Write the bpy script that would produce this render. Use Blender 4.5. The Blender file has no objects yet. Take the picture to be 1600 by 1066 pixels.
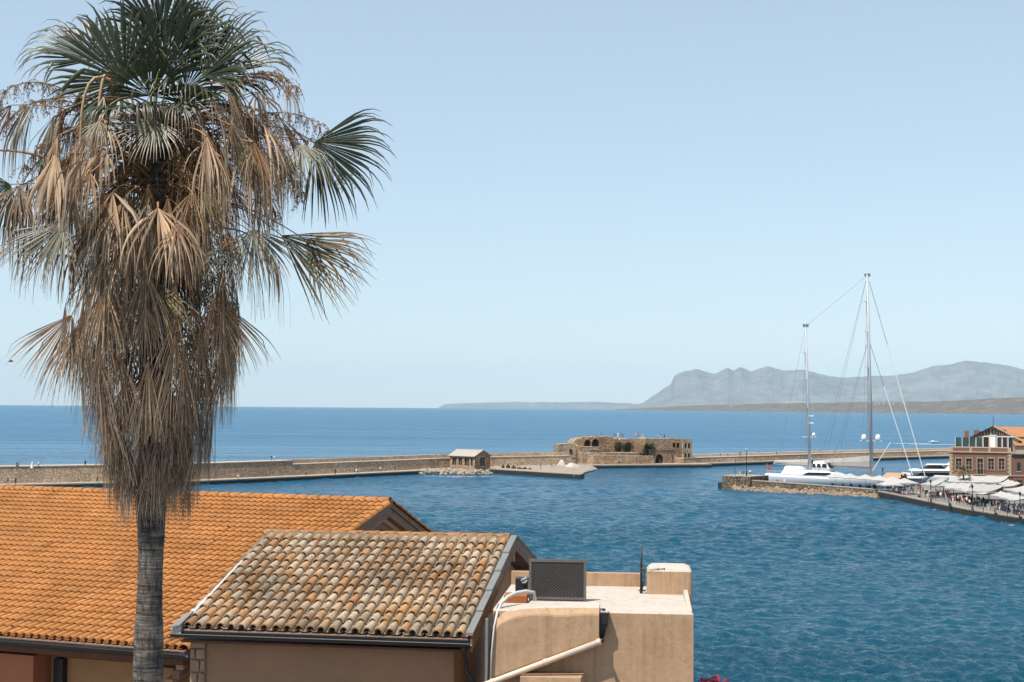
import bpy, bmesh, math, random
import numpy as np
from mathutils import Vector, Matrix, Quaternion

# ------------------------------------------------------------------ scene, camera, sky, sun
scene = bpy.context.scene
R_ = math.radians
CAM_Z = 20.0
F_MM, PW, PH = 50.0, 1600.0, 1066.0
FPX = F_MM / 36.0 * PW
PITCH = math.atan(104.5 / FPX)
ROLL = math.atan(0.0072)
cam_data = bpy.data.cameras.new('camera')
cam_data.lens = F_MM
cam_data.sensor_width = 36.0
cam_data.clip_start = 0.1
cam_data.clip_end = 120000.0
cam = bpy.data.objects.new('camera', cam_data)
scene.collection.objects.link(cam)
cam.location = (0, 0, CAM_Z)
cam.rotation_euler = (Matrix.Rotation(math.pi / 2 + PITCH, 3, 'X') @ Matrix.Rotation(ROLL, 3, 'Z')).to_euler()
scene.camera = cam

SUN_AZ, SUN_EL = R_(45), R_(62)          # azimuth measured from straight behind the camera towards the left
to_sun = Vector((-math.sin(SUN_AZ) * math.cos(SUN_EL), -math.cos(SUN_AZ) * math.cos(SUN_EL), math.sin(SUN_EL)))
world = bpy.data.worlds.new('World')
scene.world = world
world.use_nodes = True
wn = world.node_tree
wn.nodes.clear()
sky = wn.nodes.new('ShaderNodeTexSky')
sky.sky_type = 'NISHITA'
sky.sun_disc = False
sky.sun_elevation = SUN_EL
sky.sun_rotation = math.atan2(to_sun.x, to_sun.y)
sky.altitude = 0
sky.air_density = 1.0
sky.dust_density = 0.25
sky.ozone_density = 1.0
bg = wn.nodes.new('ShaderNodeBackground')
bg.inputs['Strength'].default_value = 0.111
wo = wn.nodes.new('ShaderNodeOutputWorld')
hs = wn.nodes.new('ShaderNodeHueSaturation')   # thin overall summer veil
hs.inputs['Saturation'].default_value = 0.7
wn.links.new(sky.outputs[0], hs.inputs['Color'])
veil = wn.nodes.new('ShaderNodeMix')             # even milky veil over the whole sky
veil.data_type = 'RGBA'
veil.inputs[0].default_value = 0.45
veil.inputs[7].default_value = (3.35, 4.6, 5.6, 1)
wn.links.new(hs.outputs[0], veil.inputs[6])
wn.links.new(veil.outputs[2], bg.inputs[0])
wn.links.new(bg.outputs[0], wo.inputs[0])
sun_data = bpy.data.lights.new('sun', 'SUN')
sun_data.energy = 4.3
sun_data.angle = R_(0.53)
sun_data.color = (1.0, 0.945, 0.86)
sun = bpy.data.objects.new('sun', sun_data)
scene.collection.objects.link(sun)
sun.rotation_euler = to_sun.to_track_quat('Z', 'Y').to_euler()
sun.location = (-40, -40, 90)
vs = scene.view_settings
vs.view_transform = 'Standard'
vs.look = 'None'
vs.exposure = 0.52
vs.gamma = 1.0
vs.use_curve_mapping = False
scene.cycles.max_bounces = 6
scene.cycles.volume_bounces = 0
scene.cycles.use_denoising = True
scene.cycles.denoising_prefilter = 'ACCURATE'
scene.cycles.sample_clamp_indirect = 3.0
scene.cycles.sample_clamp_direct = 1.6

# ------------------------------------------------------------------ helpers
rng = random.Random(7)
COL = scene.collection
_cp, _sp, _cr, _sr = math.cos(PITCH), math.sin(PITCH), math.cos(ROLL), math.sin(ROLL)

def ray(px, py):
    """direction of sight through a pixel of the 1600 x 1066 photograph (surveying aid)"""
    u, v = px - PW / 2, py - PH / 2
    a, b = u * _cr + v * _sr, -u * _sr + v * _cr
    x, d, up = a / FPX, 1.0, -b / FPX
    return Vector((x, d * _cp - up * _sp, d * _sp + up * _cp))

def S(px, py, z=0.0):
    r = ray(px, py)
    t = (z - CAM_Z) / r.z
    return Vector((r.x * t, r.y * t, z))

def D(px, py, y):
    r = ray(px, py)
    t = y / r.y
    return Vector((r.x * t, y, CAM_Z + r.z * t))

def proj(p):
    x, y, z = p[0], p[1], p[2] - CAM_Z
    d = y * _cp + z * _sp
    u = -y * _sp + z * _cp
    a, b = FPX * x / d, -FPX * u / d
    return PW / 2 + a * _cr - b * _sr, PH / 2 + a * _sr + b * _cr

class MB:
    """collects faces for one mesh"""
    def __init__(s):
        s.v, s.f, s.m = [], [], []
    def face(s, pts, mi=0):
        i = len(s.v)
        s.v.extend([tuple(p) for p in pts])
        s.f.append(tuple(range(i, i + len(pts))))
        s.m.append(mi)
        return s
    def add(s, verts, faces, mi=0):
        i = len(s.v)
        s.v.extend([tuple(p) for p in verts])
        for f in faces:
            s.f.append(tuple(k + i for k in f))
            s.m.append(mi)
        return s
    def box(s, x0, x1, y0, y1, z0, z1, mi=0):
        v = [(x0, y0, z0), (x1, y0, z0), (x1, y1, z0), (x0, y1, z0), (x0, y0, z1), (x1, y0, z1), (x1, y1, z1), (x0, y1, z1)]
        return s.add(v, [(0, 3, 2, 1), (4, 5, 6, 7), (0, 1, 5, 4), (1, 2, 6, 5), (2, 3, 7, 6), (3, 0, 4, 7)], mi)
    def prism(s, base, top, mi=0):
        """closed solid between two equal loops of points"""
        n = len(base)
        fs = [tuple(reversed(range(n))), tuple(range(n, 2 * n))]
        for k in range(n):
            fs.append((k, (k + 1) % n, n + (k + 1) % n, n + k))
        return s.add(list(base) + list(top), fs, mi)
    def slab(s, quad, t, mi=0):
        """sheet with thickness t below its upper face"""
        q = [Vector(p) for p in quad]
        return s.prism([p - Vector((0, 0, t)) for p in q], q, mi)
    def bar(s, a, b, w, h=None, mi=0):
        """rectangular bar from a to b"""
        a, b = Vector(a), Vector(b)
        h = h or w
        d = (b - a).normalized()
        ref = Vector((0, 0, 1)) if abs(d.z) < 0.95 else Vector((1, 0, 0))
        e1 = d.cross(ref).normalized() * w / 2
        e2 = e1.cross(d).normalized() * h / 2
        lp = [a - e1 - e2, a + e1 - e2, a + e1 + e2, a - e1 + e2]
        return s.prism(lp, [p + (b - a) for p in lp], mi)
    def tube(s, pts, rad, n=8, mi=0, cap=True):
        pts = [Vector(p) for p in pts]
        if not hasattr(rad, '__len__'):
            rad = [rad] * len(pts)
        i0 = len(s.v)
        prev = None
        for k, p in enumerate(pts):
            d = (pts[min(k + 1, len(pts) - 1)] - pts[max(k - 1, 0)]).normalized()
            if prev is None:
                ref = Vector((0, 0, 1)) if abs(d.z) < 0.9 else Vector((1, 0, 0))
                e1 = d.cross(ref).normalized()
            else:
                e1 = (prev - d * prev.dot(d)).normalized()
            prev = e1
            e2 = d.cross(e1)
            for j in range(n):
                a = 2 * math.pi * j / n
                q = p + (e1 * math.cos(a) + e2 * math.sin(a)) * rad[k]
                s.v.append(tuple(q))
        for k in range(len(pts) - 1):
            for j in range(n):
                a, b = i0 + k * n + j, i0 + k * n + (j + 1) % n
                s.f.append((a, b, b + n, a + n)); s.m.append(mi)
        if cap:
            s.f.append(tuple(i0 + j for j in reversed(range(n)))); s.m.append(mi)
            e = i0 + (len(pts) - 1) * n
            s.f.append(tuple(e + j for j in range(n))); s.m.append(mi)
        return s
    def lathe(s, prof, n=16, c=(0, 0, 0), mi=0):
        i0 = len(s.v)
        for r, z in prof:
            for j in range(n):
                a = 2 * math.pi * j / n
                s.v.append((c[0] + r * math.cos(a), c[1] + r * math.sin(a), c[2] + z))
        for k in range(len(prof) - 1):
            for j in range(n):
                a, b = i0 + k * n + j, i0 + k * n + (j + 1) % n
                s.f.append((a, b, b + n, a + n)); s.m.append(mi)
        s.f.append(tuple(i0 + j for j in reversed(range(n)))); s.m.append(mi)
        e = i0 + (len(prof) - 1) * n
        s.f.append(tuple(e + j for j in range(n))); s.m.append(mi)
        return s
    def sweep(s, path, prof, mi=0):
        """profile (offset to the left of travel, z) carried along a plan path, ends closed"""
        n = len(prof)
        i0 = len(s.v)
        for k, p in enumerate(path):
            a = Vector(path[max(k - 1, 0)]).to_2d()
            b = Vector(path[min(k + 1, len(path) - 1)]).to_2d()
            d = (b - a).normalized()
            nx, ny = -d.y, d.x
            for o, z in (prof[k] if isinstance(prof[0], list) else prof):
                s.v.append((p[0] + nx * o, p[1] + ny * o, z))
        m = len(prof[0]) if isinstance(prof[0], list) else n
        for k in range(len(path) - 1):
            for j in range(m):
                a, b = i0 + k * m + j, i0 + k * m + (j + 1) % m
                s.f.append((a, a + m, b + m, b)); s.m.append(mi)
        s.f.append(tuple(i0 + j for j in range(m))); s.m.append(mi)
        e = i0 + (len(path) - 1) * m
        s.f.append(tuple(e + j for j in reversed(range(m)))); s.m.append(mi)
        return s
    def mesh(s, name, mats, smooth=False):
        me = bpy.data.meshes.new(name)
        me.from_pydata(s.v, [], s.f)
        if not isinstance(mats, (list, tuple)):
            mats = [mats]
        for m in mats:
            me.materials.append(m)
        if len(mats) > 1:
            me.polygons.foreach_set('material_index', s.m)
        if smooth:
            me.polygons.foreach_set('use_smooth', [True] * len(me.polygons))
        me.update()
        return me
    def build(s, name, mats, parent=None, loc=(0, 0, 0), rz=0.0, smooth=False, fix=True):
        me = s.mesh(name, mats, smooth)
        if fix:
            bm = bmesh.new(); bm.from_mesh(me)
            bmesh.ops.recalc_face_normals(bm, faces=bm.faces)
            bm.to_mesh(me); bm.free()
        return link(name, me, parent, loc, (0, 0, rz))

def link(name, me, parent=None, loc=(0, 0, 0), rot=(0, 0, 0), scale=None):
    o = bpy.data.objects.new(name, me)
    COL.objects.link(o)
    o.location = loc
    o.rotation_euler = rot
    if scale:
        o.scale = scale
    if parent:
        o.parent = parent
    return o

def tag(o, label=None, cat=None, group=None, kind=None):
    if label: o['label'] = label
    if cat: o['category'] = cat
    if group: o['group'] = group
    if kind: o['kind'] = kind
    return o

def thing(name, label, cat, loc=(0, 0, 0), rz=0.0, group=None):
    o = bpy.data.objects.new(name, None)
    o.empty_display_size = 0.3
    COL.objects.link(o)
    o.location = loc
    o.rotation_euler = (0, 0, rz)
    return tag(o, label, cat, group)

def copy_tree(o, parent=None, kids=None):
    c = o.copy()
    COL.objects.link(c)
    c.parent = parent
    for ch in (kids if kids is not None else list(o.children)):
        copy_tree(ch, c)
    return c

# ------------------------------------------------------------------ materials
def nt(name):
    m = bpy.data.materials.new(name)
    m.use_nodes = True
    t = m.node_tree
    t.nodes.clear()
    out = t.nodes.new('ShaderNodeOutputMaterial')
    return m, t, out

def N(t, typ, **kw):
    n = t.nodes.new('ShaderNode' + typ)
    for k, v in kw.items():
        if k in n.inputs:
            n.inputs[k].default_value = v
        else:
            setattr(n, k, v)
    return n

def ramp(t, fac, stops, interp='LINEAR'):
    r = t.nodes.new('ShaderNodeValToRGB')
    r.color_ramp.interpolation = interp
    e = r.color_ramp.elements
    while len(e) < len(stops):
        e.new(0.5)
    for k, (p, c) in enumerate(stops):
        e[k].position = p
        e[k].color = tuple(c) + (1,) if len(c) == 3 else c
    t.links.new(fac, r.inputs[0])
    return r.outputs[0]

def mixc(t, fac, a, b, mode='MIX'):
    m = t.nodes.new('ShaderNodeMix')
    m.data_type = 'RGBA'
    m.blend_type = mode
    for sock, val in ((m.inputs[0], fac), (m.inputs[6], a), (m.inputs[7], b)):
        if isinstance(val, (int, float)):
            sock.default_value = val
        elif isinstance(val, tuple):
            sock.default_value = val + (1,) if len(val) == 3 else val
        else:
            t.links.new(val, sock)
    return m.outputs[2]

def mathn(t, op, a, b=0.0, clamp=False):
    m = t.nodes.new('ShaderNodeMath')
    m.operation = op
    m.use_clamp = clamp
    for sock, val in ((m.inputs[0], a), (m.inputs[1], b)):
        if isinstance(val, (int, float)):
            sock.default_value = val
        else:
            t.links.new(val, sock)
    return m.outputs[0]

def noise(t, scale, detail=4.0, rough=0.55, vec=None, stretch=None):
    n = N(t, 'TexNoise', Scale=scale, Detail=detail, Roughness=rough)
    if vec is None:
        vec = N(t, 'TexCoord').outputs['Object']
    if stretch:
        mp = N(t, 'Mapping')
        mp.inputs['Scale'].default_value = stretch
        t.links.new(vec, mp.inputs[0])
        vec = mp.outputs[0]
    t.links.new(vec, n.inputs['Vector'])
    return n.outputs['Fac']

def bump(t, h, strength=0.4, dist=0.02):
    b = N(t, 'Bump', Strength=strength, Distance=dist)
    t.links.new(h, b.inputs['Height'])
    return b.outputs[0]

def pbr(t, out, col, rough=0.8, nrm=None, metal=0.0, spec=0.4):
    p = N(t, 'BsdfPrincipled', Metallic=metal)
    p.inputs['Specular IOR Level'].default_value = spec
    for sock, val in ((p.inputs['Base Color'], col), (p.inputs['Roughness'], rough)):
        if isinstance(val, (int, float)):
            sock.default_value = val
        elif isinstance(val, tuple):
            sock.default_value = val + (1,)
        else:
            t.links.new(val, sock)
    if nrm is not None:
        t.links.new(nrm, p.inputs['Normal'])
    t.links.new(p.outputs[0], out.inputs[0])
    return p

def plain(name, c, rough=0.6, var=0.25, scale=3.0, bs=0.0, bd=0.01, metal=0.0, stretch=None, spec=0.4):
    """a painted, plastered or metal surface with slow wear and fine mottling"""
    m, t, out = nt(name)
    a = noise(t, scale, 6, 0.6, stretch=stretch)
    b = noise(t, scale * 7.3, 3, 0.6)
    d = tuple(x * (1 - var) for x in c)
    l = tuple(min(1, x * (1 + var * 0.6)) for x in c)
    col = ramp(t, a, [(0.28, d), (0.72, l)])
    col = mixc(t, 0.35, col, ramp(t, b, [(0.3, d), (0.7, l)]))
    nr = bump(t, mathn(t, 'ADD', mathn(t, 'MULTIPLY', a, 2.0), b), bs, bd) if bs else None
    pbr(t, out, col, rough, nr, metal, spec)
    return m

def stone(name, c1, c2, c3, sx, sz, dark=(0.05, 0.04, 0.035), bs=0.8, bd=0.08, patch=0.06):
    """rubble masonry too far off to pick the stones apart: courses, joints, weather patches"""
    m, t, out = nt(name)
    tc = N(t, 'TexCoord').outputs['Object']
    mp = N(t, 'Mapping')
    mp.inputs['Scale'].default_value = (1 / sx, 1 / sx, 1 / sz)
    t.links.new(tc, mp.inputs[0])
    vo = N(t, 'TexVoronoi', Scale=1.0, Randomness=0.85)
    t.links.new(mp.outputs[0], vo.inputs['Vector'])
    sep = N(t, 'SeparateColor')
    t.links.new(vo.outputs['Color'], sep.inputs[0])
    col = ramp(t, sep.outputs[0], [(0.0, c3), (0.35, c1), (0.75, c2), (1.0, tuple(min(1, x * 1.25) for x in c2))])
    ve = N(t, 'TexVoronoi', Scale=1.0, Randomness=0.85)
    ve.feature = 'DISTANCE_TO_EDGE'
    t.links.new(mp.outputs[0], ve.inputs['Vector'])
    joint = ramp(t, ve.outputs['Distance'], [(0.02, (0, 0, 0)), (0.14, (1, 1, 1))])
    col = mixc(t, joint, dark, col)
    big = ramp(t, noise(t, patch, 6, 0.65), [(0.35, (0.62, 0.6, 0.58)), (0.65, (1.1, 1.08, 1.05))])
    col = mixc(t, 1.0, col, big, 'MULTIPLY')
    fine = ramp(t, noise(t, 2.2, 5, 0.7), [(0.3, (0.7, 0.7, 0.7)), (0.7, (1.12, 1.12, 1.12))])
    col = mixc(t, 1.0, col, fine, 'MULTIPLY')
    pbr(t, out, col, 0.92, bump(t, joint, bs, bd), 0, 0.2)
    return m

M = {}
M['water_rock'] = plain('wet_rock', (0.035, 0.032, 0.026), 0.6, 0.5, 1.2, 0.6, 0.05)
M['white'] = plain('white_paint', (0.78, 0.78, 0.76), 0.4, 0.08, 0.8)
M['gel'] = plain('gelcoat', (0.8, 0.8, 0.79), 0.18, 0.05, 0.4)
M['silver'] = plain('mast_alloy', (0.42, 0.435, 0.45), 0.35, 0.12, 0.6)
M['glass'] = plain('dark_glass', (0.012, 0.016, 0.02), 0.08, 0.3, 0.5)
M['black'] = plain('black_metal', (0.018, 0.018, 0.02), 0.45, 0.4, 2)
M['rope'] = plain('rigging_wire', (0.16, 0.17, 0.19), 0.5, 0.1, 1)
M['rope_pale'] = plain('furled_sail', (0.66, 0.68, 0.7), 0.6, 0.1, 1)
M['canvas'] = plain('awning_canvas', (0.41, 0.39, 0.365), 0.85, 0.12, 0.6)
M['canvas_grey'] = plain('awning_canvas_grey', (0.38, 0.355, 0.33), 0.85, 0.14, 0.6)
M['tan_canvas'] = plain('tan_canvas', (0.42, 0.26, 0.15), 0.9, 0.15, 0.8)
M['paving'] = plain('quay_paving', (0.2, 0.18, 0.165), 0.85, 0.22, 0.5)
M['quay_stone'] = plain('quay_edge', (0.36, 0.3, 0.24), 0.9, 0.25, 0.5, 0.5, 0.05)
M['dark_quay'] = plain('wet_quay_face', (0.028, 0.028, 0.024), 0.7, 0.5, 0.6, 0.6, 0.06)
M['sand'] = plain('pale_slipway', (0.31, 0.25, 0.195), 0.95, 0.28, 0.3, 0.3, 0.03)
M['bw_stone'] = stone('breakwater_masonry', (0.56, 0.41, 0.285), (0.66, 0.505, 0.37), (0.43, 0.305, 0.205), 0.55, 0.28, dark=(0.27, 0.19, 0.125))
M['bw_top'] = plain('walkway_stone', (0.5, 0.4, 0.31), 0.92, 0.18, 0.4)
M['fort_stone'] = stone('fort_masonry', (0.48, 0.325, 0.205), (0.58, 0.415, 0.275), (0.35, 0.23, 0.14), 0.7, 0.36, dark=(0.19, 0.125, 0.08), patch=0.12)
M['fort_pale'] = stone('fort_pale_masonry', (0.5, 0.38, 0.27), (0.6, 0.48, 0.35), (0.38, 0.28, 0.2), 0.7, 0.36, dark=(0.2, 0.15, 0.11), patch=0.15)
M['jetty_stone'] = stone('jetty_masonry', (0.2, 0.15, 0.105), (0.28, 0.215, 0.155), (0.13, 0.1, 0.07), 0.7, 0.4)
M['rock'] = plain('shore_rock', (0.27, 0.2, 0.14), 0.95, 0.4, 0.8, 0.6, 0.1)
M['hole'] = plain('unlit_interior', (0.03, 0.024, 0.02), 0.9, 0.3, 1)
M['brick_red'] = plain('red_plaster', (0.2, 0.105, 0.075), 0.9, 0.22, 0.5, 0.3, 0.02)
M['trim'] = plain('stone_trim', (0.42, 0.31, 0.21), 0.9, 0.22, 0.8, 0.3, 0.02)
M['boat_roof'] = plain('pale_boathouse_roof', (0.36, 0.32, 0.28), 0.9, 0.15, 0.5)
M['white_sand'] = plain('white_sand', (0.48, 0.43, 0.38), 0.95, 0.12, 0.5)
M['far_roof'] = plain('far_tile_roof', (0.36, 0.165, 0.075), 0.85, 0.18, 0.5)
M['green_glass'] = plain('green_glass', (0.045, 0.08, 0.078), 0.12, 0.3, 0.6)
M['shutter'] = plain('window_glass', (0.03, 0.04, 0.045), 0.15, 0.3, 0.8)

# ------------------------------------------------------------------ sea
def make_water_material():
    m, t, out = nt('sea_water')
    tc = N(t, 'TexCoord').outputs['Object']
    n1 = noise(t, 3.0, 5, 0.62, tc, (0.85, 1.1, 1))
    n2 = noise(t, 0.8, 4, 0.6, tc, (0.75, 1.15, 1))
    n3 = noise(t, 0.05, 3, 0.5, tc, (0.5, 1.3, 1))
    h = mathn(t, 'ADD', mathn(t, 'MULTIPLY', n1, 0.26), mathn(t, 'MULTIPLY', n2, 0.75))
    sep = N(t, 'SeparateXYZ'); t.links.new(tc, sep.inputs[0])
    swell = N(t, 'MapRange'); swell.inputs[1].default_value = 260.0; swell.inputs[2].default_value = 700.0; swell.inputs[3].default_value = 0.8; swell.inputs[4].default_value = 6.5
    t.links.new(sep.outputs[1], swell.inputs[0])
    h = mathn(t, 'ADD', h, mathn(t, 'MULTIPLY', n3, swell.outputs[0]))
    n4 = noise(t, 0.011, 4, 0.6, tc, (0.35, 1.5, 1))
    calm = ramp(t, n4, [(0.38, (0.45, 0.45, 0.45)), (0.58, (1.15, 1.15, 1.15))])
    h = mathn(t, 'MULTIPLY', h, calm)
    b = N(t, 'Bump', Strength=1.0, Distance=1.0)
    t.links.new(h, b.inputs['Height'])
    # slow drift of the water's own colour: weed and sand below, wind lanes above
    pat = noise(t, 0.006, 4, 0.6, tc, (0.45, 1.6, 1))
    off = N(t, 'MapRange'); off.inputs[1].default_value = 120.0; off.inputs[2].default_value = 620.0
    t.links.new(sep.outputs[1], off.inputs[0])
    harbour = ramp(t, pat, [(0.3, (0.0015, 0.043, 0.074)), (0.7, (0.0025, 0.063, 0.105))])
    open_sea = ramp(t, pat, [(0.3, (0.002, 0.08, 0.165)), (0.7, (0.003, 0.105, 0.21))])
    col = mixc(t, off.outputs[0], harbour, open_sea)
    chop = N(t, 'MapRange'); chop.inputs[1].default_value = 130.0; chop.inputs[2].default_value = 900.0; chop.inputs[3].default_value = 0.09; chop.inputs[4].default_value = 0.27
    t.links.new(sep.outputs[1], chop.inputs[0])
    p = pbr(t, out, col, chop.outputs[0], b.outputs[0], 0, 0.42)
    p.inputs['IOR'].default_value = 1.333  # sea water
    return m
M['water'] = make_water_material()

def make_sea():
    rs = np.random.RandomState(3)
    r = [94.0]
    while r[-1] < 2600:
        r.append(r[-1] + max(0.2, r[-1] ** 2 / 44440.0 * 0.36))
    r = np.array(r)
    dr = np.gradient(r)
    th = np.radians(np.linspace(-26, 26, 430))
    Rr, T = np.meshgrid(r, th, indexing='ij')
    X, Y = Rr * np.sin(T), Rr * np.cos(T)
    Z = np.zeros_like(X)
    DR = dr[:, None]
    DT = Rr * (th[1] - th[0])
    wind = math.radians(-105)
    for k in range(60):
        lam = 0.55 * (6.0 / 0.55) ** (rs.rand() ** 1.4)
        a = wind + rs.normal() * 0.8
        amp = 0.024 * lam ** 0.6
        kx, ky = math.cos(a) * 2 * math.pi / lam, math.sin(a) * 2 * math.pi / lam
        damp = np.clip((lam / (2.2 * DR) - 0.6), 0, 1) * np.clip(lam / (1.8 * DT) - 0.5, 0, 1)
        ph = kx * X + ky * Y + rs.rand() * 6.28 + 0.9 * np.sin(X * 0.13 * rs.rand() + Y * 0.11 * rs.rand() + rs.rand() * 6)
        w = np.sin(ph)
        Z += amp * damp * (w + 0.35 * (1 - np.abs(np.sin(ph / 2 + 0.8))) )
    gust = 0.78 + 0.34 * np.sin(X * 0.031 + 1.3 * np.sin(Y * 0.017)) * np.sin(Y * 0.026 + np.sin(X * 0.02))
    Z *= gust
    taper = np.clip((26 - np.abs(np.degrees(T))) / 2, 0, 1) * np.clip((Rr - 94) / 2, 0, 1) * np.clip((2600 - Rr) / 1200, 0, 1)
    Z = Z * taper
    nr, nc = X.shape
    verts = np.stack([X, Y, Z], -1).reshape(-1, 3)
    idx = np.arange(nr * nc).reshape(nr, nc)
    quads = np.stack([idx[:-1, :-1], idx[:-1, 1:], idx[1:, 1:], idx[1:, :-1]], -1).reshape(-1, 4)
    vl = verts.tolist()
    fl = [tuple(q[::-1]) for q in quads.tolist()]
    # calm far ring out to the horizon inside the same sector, and coarse water all round
    RFAR = 38000.0
    far = [2600.0, 4000.0, 7000.0, 14000.0, RFAR]
    prev = idx[-1].tolist()
    for q in far[1:]:
        cur = []
        for a in th:
            vl.append((q * math.sin(a), q * math.cos(a), 0.0)); cur.append(len(vl) - 1)
        for j in range(nc - 1):
            fl.append((prev[j], cur[j], cur[j + 1], prev[j + 1]))
        prev = cur
    ang = np.radians(np.linspace(26, 334, 90))
    rr = [94.0, 300.0, 1000.0, 2600.0, 7000.0, RFAR]
    last = None
    for a in ang:
        cur = []
        for q in rr:
            vl.append((q * math.sin(a), q * math.cos(a), 0.0)); cur.append(len(vl) - 1)
        if last:
            for j in range(len(rr) - 1):
                fl.append((last[j], last[j + 1], cur[j + 1], cur[j]))
        last = cur
    c = []
    for a in np.radians(np.linspace(0, 360, 60, endpoint=False)):
        vl.append((94.2 * math.sin(a), 94.2 * math.cos(a), -0.02)); c.append(len(vl) - 1)
    fl.append(tuple(reversed(c)))
    me = bpy.data.meshes.new('sea')
    me.from_pydata(vl, [], fl)
    me.materials.append(M['water'])
    me.polygons.foreach_set('use_smooth', [True] * len(me.polygons))
    me.update()
    return tag(link('sea', me), kind='structure')
make_sea()

# ------------------------------------------------------------------ air
def make_haze():
    m, t, out = nt('sea_haze')
    v = N(t, 'VolumePrincipled', Density=1.8e-5, Anisotropy=-0.2)
    v.inputs['Color'].default_value = (0.52, 0.79, 1.0, 1)
    t.links.new(v.outputs[0], out.inputs['Volume'])
    mb = MB().box(-42000, 42000, -42000, 42000, -4, 1120)
    o = mb.build('haze', m)
    tag(o, kind='stuff')
make_haze()

# ------------------------------------------------------------------ far land
def land_material(name, c1, c2, c3, sc):
    m, t, out = nt(name)
    a = noise(t, sc, 8, 0.65)
    b = noise(t, sc * 5, 6, 0.7)
    col = ramp(t, a, [(0.3, c1), (0.55, c2), (0.75, c3)])
    col = mixc(t, 0.4, col, ramp(t, b, [(0.35, c1), (0.65, c3)]))
    pbr(t, out, col, 0.95, None, 0, 0.1)
    return m

def hill(name, prof, y_front, y_ridge, y_back, mat, nx=240, ny=26, rough=0.16, seed=1, shore=None):
    """terrain whose crest follows a surveyed skyline, with spurs and gullies running down both flanks"""
    rs = np.random.RandomState(seed)
    xs = np.array([p[0] for p in prof]); ys = np.array([p[1] for p in prof])
    px = np.linspace(xs[0], xs[-1], nx)
    py = np.interp(px, xs, ys)
    jit = np.convolve(rs.normal(size=nx), np.ones(3) / 3, 'same') * 0.45
    py = py + jit * np.clip((np.arange(nx)) / 8, 0, 1)
    yr = y_ridge(px) if callable(y_ridge) else np.full(nx, float(y_ridge))
    yf = y_front(px) if callable(y_front) else np.full(nx, float(y_front))
    yb = yr + y_back
    crest = [D(a, b, c) for a, b, c in zip(px, py, yr)]
    vl, fl = [], []
    phs = rs.rand(12) * 6.28
    for j in range(ny + 1):
        s = j / ny
        for i in range(nx):
            c = crest[i]
            if s <= 0.62:
                u = s / 0.62
                y = yf[i] + (yr[i] - yf[i]) * u
                prof_h = u ** 0.8
            else:
                u = 1 - (s - 0.62) / 0.38
                y = yb[i] + (yr[i] - yb[i]) * u
                prof_h = u
            g = 0
            for q in range(6):
                fr = 0.045 * 1.8 ** q
                g += math.sin(px[i] * fr + phs[q] + 5.5 * u * (1 + 0.5 * q) * math.sin(phs[q + 5])) * math.cos(px[i] * fr * .37 - 7 * u + phs[q + 4]) / 1.45 ** q
            env = u * (1 - u) * 4
            h = max(c.z, 1.0) * (prof_h + rough * g * env * 0.35) if u < 0.999 else max(c.z, 1.0)
            h = min(h, c.z * (0.25 + 0.75 * u) * 1.05) if u < 0.999 else h
            x = c.x / c.y * y if True else c.x
            if u <= 0.001:
                h = -3.0
            vl.append((x, y, h))
    for j in range(ny):
        for i in range(nx - 1):
            a = j * nx + i
            fl.append((a, a + 1, a + nx + 1, a + nx))
    me = bpy.data.meshes.new(name)
    me.from_pydata(vl, [], fl)
    me.materials.append(mat)
    me.update()
    return tag(link(name, me), kind='structure')

M['mountain'] = land_material('mountain_limestone', (0.1, 0.105, 0.1), (0.18, 0.178, 0.17), (0.29, 0.275, 0.26), 0.0007)
M['headland'] = land_material('headland_scrub', (0.02, 0.022, 0.014), (0.1, 0.082, 0.06), (0.34, 0.26, 0.195), 0.009)
hill('mountain', [(980, 637), (1005, 629), (1048, 599), (1054, 586), (1066, 580), (1088, 575), (1104, 580), (1117, 583), (1137, 573), (1146, 577.6), (1157, 572),
     (1174, 579), (1197, 571), (1226, 577.6), (1255, 576), (1290, 585.6), (1318, 589), (1353, 587), (1393, 585.6), (1427, 581.6), (1456, 570), (1485, 568.4),
     (1508, 561.5), (1542, 565), (1577, 570), (1600, 576), (1660, 590), (1740, 600), (1850, 634)], 24500, 28000, 4500, M['mountain'], 320, 30, 0.06, 4)
hill('distant_headland', [(684, 638), (690, 634), (700, 630.5), (740, 629.5), (800, 628), (860, 628.5), (930, 627.5), (965, 629.5), (1000, 631), (1060, 631), (1120, 634), (1200, 642)],
     33000, 36000, 1500, M['mountain'], 160, 10, 0.1, 8)
def yh(px):
    return np.interp(px, [960, 1050, 1250, 1600, 1900], [19000, 16500, 13000, 10500, 9500])
hill('headland', [(958, 640.5), (1000, 637.6), (1050, 635.4), (1100, 633), (1150, 632), (1200, 630.4), (1300, 629.4), (1350, 627.6), (1400, 627.5), (1450, 627.5), (1500, 625.4), (1560, 622), (1600, 620), (1700, 618), (1900, 630)],
     lambda p: yh(p), lambda p: yh(p) + 1600, 900, M['headland'], 260, 16, 0.25, 12)

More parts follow.
